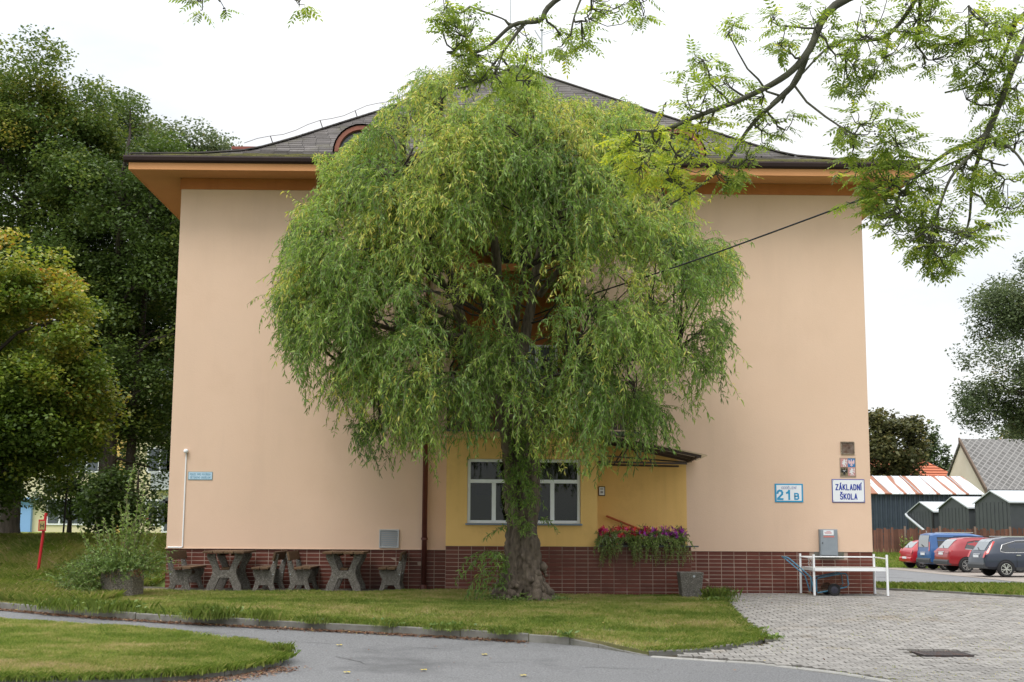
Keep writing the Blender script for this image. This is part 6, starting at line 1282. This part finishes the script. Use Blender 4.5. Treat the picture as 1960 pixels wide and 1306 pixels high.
# four gabled sheds
for i, (ya, yb, ze, za, lab) in enumerate([(88.4, 93.9, 2.62, 3.25, 'leftmost and lowest dark gabled shed with a pale roof behind the fence'), (82.0, 87.5, 2.78, 3.45, 'second dark gabled shed from the left behind the fence'), (75.4, 80.9, 3.0, 3.65, 'third dark gabled shed from the left, behind the red car roof'), (69.8+5.6-.0-.6, 74.6, 3.1, 3.8, 'x')][:3]):
    b = thing('gabled_shed', lab, 'shed', (30, (ya+yb)/2, -.2), 'row of dark gabled sheds'); ym = (ya+yb)/2
    MB().prism([(ya, -.3), (yb, -.3), (yb, ze), (ym, za), (ya, ze)], 'x', 30, 46).build('wall', M['anth'], b)
    MB().add([(29.9, ya-.15, ze-.02), (46, ya-.15, ze-.02), (46, ym, za+.06), (29.9, ym, za+.06), (46, yb+.15, ze-.02), (29.9, yb+.15, ze-.02), (29.9, ya-.15, ze-.1), (46, ya-.15, ze-.1), (29.9, ym, za-.0), (29.9, yb+.15, ze-.1)], [(0, 1, 2, 3), (3, 2, 4, 5), (0, 6, 7, 1), (0, 3, 8, 6), (3, 5, 9, 8)]).build('roof', M['roofwhite'], b)
    for y in np.arange(ya+.5, yb, .62): MB().box(29.975, 29.998, y-.02, y+.02, -.2, min(ze, za-abs(y-ym)*.23-.15)).build('cladding_batten', M['anth'], b)
    if i == 0:
        MB().tube([(29.85, yb+.1, ze-.15), (29.8, yb-.3, ze-.3), (29.7, ya-.2, .9)], .09, 6).build('sloping_downpipe', M['roofwhite'], b); MB().tube([(29.9, ya+.1, ze-.1), (29.9, ya+.05, ze-.5), (29.9, ya+.05, 0)], .08, 6).build('downpipe', M['black'], b)
b = thing('gabled_shed', 'rightmost dark gabled shed, cut by the picture edge behind the navy car', 'shed', (30.2, 72, -.2), 'row of dark gabled sheds')
b.name = 'gabled_shed.003'
ya, yb, ze, za = 74.62, 75.0, 3.1, 3.2
ya, yb = 73.9+.9, 75.2
bpy.data.objects.remove(b)
b = thing('gabled_shed', 'rightmost dark gabled shed, cut by the picture edge behind the navy car', 'shed', (32.0, 77, -.2), 'row of dark gabled sheds')
ya, yb, ze, za = 74.9, 80.2, 3.25, 3.95; ym = (ya+yb)/2
MB().prism([(ya, -.3), (yb, -.3), (yb, ze), (ym, za), (ya, ze)], 'x', 32.2, 46.1).build('wall', M['anth'], b) if 0 else None
MB().prism([(ya, -.3), (yb, -.3), (yb, ze), (ym, za), (ya, ze)], 'x', 32.3, 48).build('wall', M['anth'], b)
# slate roofed gable house
b = thing('gabled_house', 'white gabled house with a grey diamond slate roof at the right edge', 'house', (44, 113, 0)); ym = 113
MB().prism([(108, -1), (118, -1), (118, 4.9), (ym, 9.0), (108, 4.9)], 'x', 41, 62).build('wall', plain('chalky_white_render', (.80,.74,.62), .9, c2=(.74,.66,.53), scale=.6), b)
def slate():
    m_, t, bs, o = mat_base('diamond_slate'); n_ = t.nodes; l = t.links; tc = n_.new('ShaderNodeTexCoord'); mp_ = n_.new('ShaderNodeMapping'); mp_.inputs['Rotation'].default_value = (0, 0, rad(45)); mp_.inputs['Scale'].default_value = (1, 1, 0)
    l.new(tc.outputs['Object'], mp_.inputs[0]); br_ = n_.new('ShaderNodeTexBrick'); br_.offset = 0; br_.inputs['Scale'].default_value = 2.2; br_.inputs['Brick Width'].default_value = .9; br_.inputs['Row Height'].default_value = .9; br_.inputs['Mortar Size'].default_value = .09; br_.inputs['Color1'].default_value = (.09,.085,.08,1); br_.inputs['Color2'].default_value = (.13,.125,.12,1); br_.inputs['Mortar'].default_value = (.22,.21,.20,1)
    l.new(mp_.outputs[0], br_.inputs['Vector']); l.new(br_.outputs['Color'], bs.inputs['Base Color']); bs.inputs['Roughness'].default_value = .85; return m_
MB().prism([(107.4, 4.55), (107.4, 4.7), (ym, 9.25), (118.6, 4.7), (118.6, 4.55), (ym, 9.05)], 'x', 40.85, 62.2).build('roof', slate(), b)
MB().add([(40.7, 107.3, 4.4), (40.7, ym, 8.95), (40.7, ym, 9.35), (40.7, 107.3, 4.85), (40.86, 107.3, 4.4), (40.86, ym, 8.95), (40.86, ym, 9.35), (40.86, 107.3, 4.85)], [(0, 1, 2, 3), (4, 7, 6, 5), (3, 2, 6, 7), (0, 4, 5, 1), (0, 3, 7, 4)]).build('barge_board', plain('brown_board', (.12,.085,.06), .8), b)
MB().box(41.05, 62, 107.2, 107.95, 4.3, 4.68).build('eave_band', M['anth'], b); MB().box(41.1, 62, 107.6, 107.98, -1, 4.28).build('lower_cladding', M['anth'], b)
# orange roofed house
b = thing('orange_roofed_house', 'far house with an orange tiled hip roof half hidden by the dark tree', 'house', (38, 125, 0))
MB().box(30, 44.4, 120, 130, -1, 5.4).build('wall', M['cream'], b)
orr = MB(); A = [(29.5, 119.5, 5.3), (44.9, 119.5, 5.3), (44.9, 130.5, 5.3), (29.5, 130.5, 5.3)]; orr.add(A+[(34.8, 125, 9.0), (39.5, 125, 9.0)], [(0, 1, 5, 4), (1, 2, 5), (2, 3, 4, 5), (3, 0, 4)])
rf = orr.build('roof', plain('orange_roof_tile', (.50,.17,.09), .85, c2=(.42,.13,.07), scale=3), b)
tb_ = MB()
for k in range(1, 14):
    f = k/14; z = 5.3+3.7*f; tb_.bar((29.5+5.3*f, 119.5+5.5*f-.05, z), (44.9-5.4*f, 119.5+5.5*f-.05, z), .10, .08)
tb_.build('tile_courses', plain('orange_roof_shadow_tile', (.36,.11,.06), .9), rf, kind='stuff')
# fence
fn = thing('brown_slat_fence', 'reddish brown slat fence with leaning posts behind the parked cars', 'fence', (26, 74.5, -.05))
fm_ = pm('red_brown_slat', (.10,.045,.032), (.16,.075,.05), 2, .9, rnd=.35); c = 0
sme = [MB().box(0, .13, 0, .025, 0, h).mesh('slat', fm_) for h in (1.42, 1.47, 1.5)]
x = 19.0
while x < 37:
    o = bpy.data.objects.new('slat', random.choice(sme)); o.location = (x, 74.5+random.uniform(-.01, .01), Rz(x, 74.5)+random.uniform(-.05, .06)); o.rotation_euler = (0, random.uniform(-.03, .03), 0); link(o, fn); x += .145
for x in np.arange(19.5, 37, 2.0): MB().box(x, x+.1, 74.4, 74.48, -.2, 1.55).build('post', plain('grey_brown_post', (.20,.14,.11), .9), fn)
MB().box(19, 37, 74.54, 74.58, .35, .45).build('rail', fm_, fn); MB().box(19, 37, 74.54, 74.58, 1.05, 1.15).build('rail', fm_, fn)
vn = thing('climbing_shrub', 'yellow green sapling growing against the brown fence', 'shrub', (23.5, 74.2, -.1)); P, D, L = [], [], []
for i in range(26): P.append((23.5+random.gauss(0, .15), 74.2, -.05)); D.append((random.gauss(0, .25), 0, 1)); L.append(random.randint(5, 12))
shoots('foliage', vn, P, D, L, .1, 0, .1, .13, .75, per=3, lw=.6, stem=.02)
# grass on the strips and the bank at right
def strip(name, poly, n, h0, h1, wd):
    A = np.array(poly); Q = RNG.uniform(A.min(0), A.max(0), (n*3, 2)); Q = Q[inpoly(Q, poly)][:n]
    blades(name, Q, RNG.uniform(h0, h1, len(Q)), np.full(len(Q), wd), LM['grass'], np.clip(RNG.normal(.36, .13, len(Q))+.2*(vnoise(Q[:, 0], Q[:, 1], .6, 5)-.5), 0, 1), None, 1.1, Rz, 0.0)
strip('verge_grass', [(7.6, 27.85), (8.2, 27.3), (8.8, 26.5), (9.4, 25.5), (10, 24.3), (11.2, 21.5), (14, 21.5), (13.9, 27), (14.15, 35), (15.0, 44), (13.9, 52), (9, 52), (8, 40)], 60000, .06, .18, .012)
strip('bank_grass', [(13, 70.5), (28, 70.5), (36, 70.5), (37, 74.4), (13, 74.4)], 30000, .08, .22, .03)

# ------------------------------------------------------------------ cars
def car(name, label, loc, rz, Ln, Wd, prof, glass_pts, col, wheels, wr, plate=True, tail='split', van=False, trim=True):
    """prof: (x, z_low, z_belt, z_roof, half_width_low, half_width_roof) from the rear bumper forward, x in metres from the rear"""
    t = thing(name, label, 'car', (0, 0, 0), 'cars parked by the brown fence', world=False)
    xs = [p[0] for p in prof]; I = lambda x, k: float(np.interp(x, xs, [p[k] for p in prof]))
    X = sorted(set([round(v, 3) for v in list(np.linspace(0, xs[-1], 44))+xs])); rings = []
    for x in X:
        zl, zb, zr, wl, wr_ = (I(x, k) for k in (1, 2, 3, 4, 5)); h = zr-zb
        L_ = [(0, zl), (wl*.86, zl), (wl*.97, zl+.10), (wl, zl+(zb-zl)*.45), (wl*.985, zb-.06), (wl*.955, zb), (wl*.955+(wr_-wl*.955)*.5, zb+h*.52), (wr_, zb+h*.88), (wr_*.86, zb+h*.985), (wr_*.4, zr), (0, zr+.01*min(1, h*4))]
        rings.append([(x, y, z) for y, z in L_]+[(x, -y, z) for y, z in L_[-2:0:-1]])
    mb = MB(); n = len(rings[0]); mb.add([p for r in rings for p in r], [(i*n+j, i*n+(j+1) % n, (i+1)*n+(j+1) % n, (i+1)*n+j) for i in range(len(X)-1) for j in range(n)]+[tuple(range(n-1, -1, -1)), tuple(range((len(X)-1)*n, len(X)*n))])
    body = mb.build('body', col, t, smooth=True)
    bv = body.modifiers.new('edge', 'EDGE_SPLIT'); bv.split_angle = rad(32)
    def side(x, z):   # surface y at height z
        zb, zr, wl, wr_ = I(x, 2), I(x, 3), I(x, 4), I(x, 5); h = max(.01, zr-zb); f = (z-zb)/h; a = wl*.955
        return a+(wr_-a)*np.interp(f, [0, .52, .88, 1], [0, .5, 1, 1.0]) if f > 0 else a
    for s in (-1, 1):
        for win in glass_pts:
            V = [(x, s*(side(x, z)+.008), z) for x, z in win]; V = V if s < 0 else V[::-1]
            MB().add(V, [tuple(range(len(V)))]).build('side_window', M['carglass'], t, fix=False)
        if trim:
            tp = [p for win in glass_pts for p in win]
        for x in wheels:
            # arch
            yo = s*(I(x, 4)*.99)
            V = [(x+(wr+.055)*math.cos(a), s*(I(x, 4)+.004), wr+(wr+.055)*math.sin(a)) for a in np.linspace(-.25, math.pi+.25, 18)]
            MB().add(V, [tuple(range(18)) if s < 0 else tuple(range(17, -1, -1))]).build('wheel_arch', M['black'], t, fix=False)
            w_ = MB().lathe([(wr*.62, -.10), (wr*.9, -.11), (wr, -.08), (wr, .08), (wr*.9, .11), (wr*.62, .10)], (x, s*(I(x, 4)-.075), wr), 'y', 26).build('wheel', M['black'], t)
            rm_ = MB(); yc = s*(I(x, 4)+.028); rm_.lathe([(wr*.60, -.012), (wr*.66, 0), (wr*.60, .012)], (x, yc, wr), 'y', 26)
            MB().lathe([(wr*.63, -.004), (wr*.63, .004)], (x, yc-s*.022, wr), 'y', 22).build('brake_disc', M['dark'], w_)
            q = MB()
            for k in range(10 if not van else 7):
                a = 2*math.pi*k/(10 if not van else 7)+(.12 if k % 2 else -.12); q.bar((x+.04*math.cos(a), yc, wr+.04*math.sin(a)), (x+wr*.64*math.cos(a), yc, wr+wr*.64*math.sin(a)), .03, .035, up=(0, 1, 0))
            q.lathe([(.05, -.02), (.05, .02)], (x, yc, wr), 'y', 12)
            for k in range(26):
                a, b_ = 2*math.pi*k/26, 2*math.pi*(k+1)/26; q.bar((x+wr*.65*math.cos(a), yc, wr+wr*.65*math.sin(a)), (x+wr*.65*math.cos(b_), yc, wr+wr*.65*math.sin(b_)), .02, .02, up=(0, 1, 0))
            q.build('rim', M['chrome'], w_)
    return t, I, side
def on_rear(t, I, y0, y1, z0, z1, name, mat, out_=.012):
    """panel following the rear face; x of the rear face at height z found from the profile"""
    pass
def make_car(kind, label, loc, rz, colr, dark=False):
    paint = pm('paint_'+kind, colr, None, rough=.32, spec=.45, coat=.45)
    if kind == 'navy_suv':
        prof = [(0,.42,.80,.82,.80,.74),(.06,.36,.95,.98,.88,.76),(.14,.34,1.0,1.10,.90,.74),(.42,.32,1.02,1.50,.91,.66),(.62,.32,1.03,1.62,.91,.64),(1.2,.30,1.03,1.69,.91,.63),(2.2,.30,1.02,1.69,.91,.63),(2.7,.30,1.01,1.62,.91,.64),(3.3,.30,1.0,1.16,.91,.72),(3.6,.30,.98,1.03,.90,.76),(4.3,.32,.88,.92,.86,.72),(4.52,.42,.70,.74,.78,.66)]
        gl_ = [[(.72,1.10),(.95,1.05),(1.42,1.06),(1.42,1.50),(1.1,1.49),(.85,1.35)],[(1.47,1.06),(2.32,1.06),(2.32,1.52),(1.9,1.54),(1.47,1.52)],[(2.37,1.06),(3.15,1.05),(2.80,1.40),(2.37,1.53)]]; W_, Ln, wl, wrad = .91, 4.52, (.92, 3.56), .345
    elif kind == 'red_suv':
        prof = [(0,.42,.76,.78,.80,.74),(.05,.34,.98,1.0,.88,.78),(.12,.32,1.02,1.10,.90,.74),(.46,.30,1.04,1.46,.91,.66),(.70,.30,1.05,1.60,.91,.64),(1.3,.28,1.04,1.65,.91,.63),(2.2,.28,1.02,1.64,.91,.63),(2.7,.28,1.0,1.56,.91,.64),(3.3,.28,.99,1.10,.91,.74),(4.2,.30,.88,.92,.86,.74),(4.4,.40,.70,.74,.78,.66)]
        gl_ = [[(.85,1.12),(1.25,1.09),(1.35,1.09),(1.35,1.46),(1.05,1.42)],[(1.4,1.09),(2.25,1.08),(2.25,1.49),(1.4,1.48)],[(2.3,1.08),(3.05,1.06),(2.7,1.38),(2.3,1.48)]]; Ln, wl, wrad = 4.4, (.88, 3.5), .345
    elif kind == 'blue_van':
        prof = [(0,.40,.80,.82,.80,.78),(.04,.34,1.05,1.08,.88,.80),(.07,.32,1.10,1.5,.89,.74),(.14,.30,1.12,1.78,.90,.72),(.4,.30,1.12,1.84,.90,.70),(2.2,.28,1.10,1.84,.90,.70),(2.9,.28,1.08,1.70,.90,.70),(3.5,.28,1.02,1.16,.90,.74),(4.2,.30,.85,.90,.86,.74),(4.35,.42,.70,.74,.78,.66)]
        gl_ = [[(.45,1.17),(1.35,1.17),(1.35,1.62),(.45,1.62)],[(1.45,1.17),(2.35,1.16),(2.35,1.62),(1.45,1.62)],[(2.42,1.15),(3.25,1.12),(2.8,1.56),(2.42,1.61)]]; Ln, wl, wrad = 4.35, (.8, 3.45), .31
    else:
        prof = [(0,.40,.72,.74,.72,.68),(.05,.32,.88,.92,.80,.70),(.14,.30,.92,1.04,.82,.66),(.5,.28,.93,1.38,.83,.58),(.8,.28,.93,1.47,.83,.56),(1.9,.26,.92,1.49,.83,.56),(2.4,.26,.90,1.38,.83,.58),(3.0,.26,.88,.96,.82,.68),(3.5,.28,.78,.82,.78,.66),(3.65,.38,.62,.66,.70,.6)]
        gl_ = [[(.62,1.0),(1.25,.98),(1.25,1.34),(.85,1.30)],[(1.3,.98),(2.1,.97),(2.1,1.34),(1.3,1.35)],[(2.15,.97),(2.75,.95),(2.4,1.26)]]; Ln, wl, wrad = 3.65, (.55, 2.95), .29
    t, I, side = car('parked_car', label, loc, rz, Ln, 1.8, prof, gl_, paint, wl, wrad, van=(kind == 'small'))
    # rear glass, lights, bumper, plate laid on the rear profile
    zs = [p[2] for p in prof[:2]]+[p[3] for p in prof[2:6]]; xr = [p[0] for p in prof[:2]]+[p[0] for p in prof[2:6]]
    RX = lambda z: float(np.interp(z, zs, xr)); RW = lambda z: float(I(RX(z), 4) if z < prof[2][3] else I(RX(z), 5))
    def rear(y0, y1, z0, z1, nm, mt, o=.014, k=4, lab=None):
        V = []; 
        for i in range(k+1):
            z = z0+(z1-z0)*i/k; x = RX(z)-o; V += [(x, y0, z), (x, y1, z)]
        return MB().add(V, [(2*i, 2*i+1, 2*i+3, 2*i+2) for i in range(k)]).build(nm, mt, t, fix=False, label=lab)
    zg0, zg1 = prof[2][3]+.03, prof[5][3]-.10 if kind != 'blue_van' else 1.72
    if kind == 'blue_van': zg0 = 1.14
    hw = RW(zg1)*.88
    M.setdefault('rearglass', pm('sky_lit_rear_glass', (.10,.12,.13), rough=.05, spec=1.0, coat=1))
    rear(-hw, hw, zg0, zg1, 'rear_window', M['rearglass'], .016, 5)
    red_ = plain('tail_light_red', (.50,.02,.015), .25, coat=.8)
    zb = prof[1][2]
    if kind == 'navy_suv':
        for s in (-1, 1):
            V = [(.02,.80),(.10,.80),(.20,1.02),(.58,1.50),(.50,1.52),(.16,1.10),(.05,.98)]
            MB().add([(x+.0, s*((I(x, 4)*.96 if z < 1.03 else side(x+.02, z))+.012), z) for x, z in V], [tuple(range(7)) if s < 0 else tuple(range(6, -1, -1))]).build('tail_light', red_, t, fix=False)
            rear(min(s*.70, s*.86), max(s*.70, s*.86), .82, 1.10, 'tail_light', red_, .02)
    elif kind == 'red_suv':
        for s in (-1, 1):
            rear(min(s*.42, s*.88), max(s*.42, s*.88), .90, 1.0, 'tail_light', plain('dark_red_lamp', (.30,.01,.01), .2, coat=.8), .02)
            MB().add([(x, s*(I(x, 4)*.965+.012), z) for x, z in ((.04,.90),(.30,.92),(.22,1.02),(.06,1.0))], [(0,1,2,3) if s < 0 else (3,2,1,0)]).build('tail_light', red_, t, fix=False)
    else:
        for s in (-1, 1): rear(min(s*.70, s*.84), max(s*.70, s*.84), .78 if kind != 'blue_van' else .95, 1.02 if kind != 'blue_van' else 1.4, 'tail_light', red_, .02)
    grey = plain('dark_bumper', (.04,.042,.045), .6) if kind != 'small' else paint
    bb = MB(); wz = I(.05, 4)
    bb.prism([(-.05, .36), (-.06, .52), (.0, .60), (.16, .60), (.16, .34)], 'y', -wz*.97, wz*.97); bb.build('bumper', grey, t, bevel=.02)
    for s in (-1, 1): MB().box(wl[0]+wrad+.10, wl[1]-wrad-.10, min(s*(I(2, 4)-.02), s*(I(2, 4)+.008)), max(s*(I(2, 4)-.02), s*(I(2, 4)+.008)), .30, .42).build('side_sill', grey, t)
    zp = .82 if kind in ('navy_suv', 'red_suv') else (.74 if kind == 'blue_van' else .50)
    MB().box(-.075 if kind == 'small' else RX(zp+.05)-.04, -.06 if kind == 'small' else RX(zp+.05)-.02, -.26, .26, zp, zp+.11).build('number_plate', M['sign_white'], t)
    if kind != 'small': rear(-.34, .34, zp+.13, zp+.16, 'plate_strip', M['chrome'], .03)
    # chrome line round the side glass, handles, shut lines
    for s in (-1, 1):
        ol = gl_[0][:2]+gl_[1][:2]+gl_[2][:2]
        pts_ = [(x, s*(side(x, z)+.012), z-.02) for x, z in (gl_[0][0], gl_[0][1], gl_[1][1], gl_[2][1])]
        MB().tube(pts_, .011, 5).build('window_trim', M['chrome'] if kind != 'blue_van' else M['black'], t)
        top = [(x, s*(side(x, z)+.012), z+.015) for x, z in (gl_[0][0], gl_[0][-1], gl_[1][-1], gl_[1][-2] if len(gl_[1]) > 4 else gl_[1][2], gl_[2][-1])]
        MB().tube(top, .009, 5).build('window_trim', M['chrome'] if kind == 'navy_suv' else M['black'], t)
        for x in (gl_[0][1][0]+.45, gl_[1][1][0]+.15):
            MB().box(x, x+.2, min(s*(I(x, 4)*.985), s*(I(x, 4)*.985+.03)), max(s*(I(x, 4)*.985), s*(I(x, 4)*.985+.03)), I(x, 2)-.12, I(x, 2)-.085).build('door_handle', M['chrome'], t)
        for x in (gl_[0][2][0], gl_[1][1][0]+.02): 
            V = [(x, s*(I(x, 4)*f+.004), z) for f, z in ((.955, I(x, 2)), (.985, I(x, 2)-.06), (1.0, .3+(I(x, 2)-.3)*.45), (.985, .44))]
            MB().tube(V, .006, 4).build('door_seam', M['dark'], t)
    MB().bar((RX(zg0)-.035, -.05, zg0+.02), (RX(zg0+.12)-.03, .25, zg0+.12), .02).build('wiper', M['dark'], t)
    if kind != 'small':
        for s in (-1, 1): MB().bar((.9, s*.58, prof[5][3]+.03), (2.4, s*.58, prof[5][3]+.03), .03).build('roof_rail', M['chrome'] if kind != 'red_suv' else M['black'], t)
    t.location = loc; t.rotation_euler.z = rz
cz_ = lambda x, y: Rz(x, y)+.045
make_car('navy_suv', 'dark navy sport utility car with silver wheels, nearest at the right edge', (21.15, 57.2, cz_(21, 57)), rad(3), (.018,.026,.045))
make_car('red_suv', 'deep red sport utility car between the navy car and the blue van', (21.75, 63.4, cz_(21.7, 63.5)), rad(3), (.26,.010,.016))
make_car('blue_van', 'bright blue high roofed van with a tall rear window', (21.95, 66.6, cz_(22, 66.6)), rad(3), (.02,.085,.24))
make_car('small', 'small red hatchback farthest left, half hidden by the blue van', (21.9, 69.3, cz_(22, 69)), rad(4), (.36,.012,.02))
for o in bpy.data.objects:
    if '_world' in o: del o['_world']
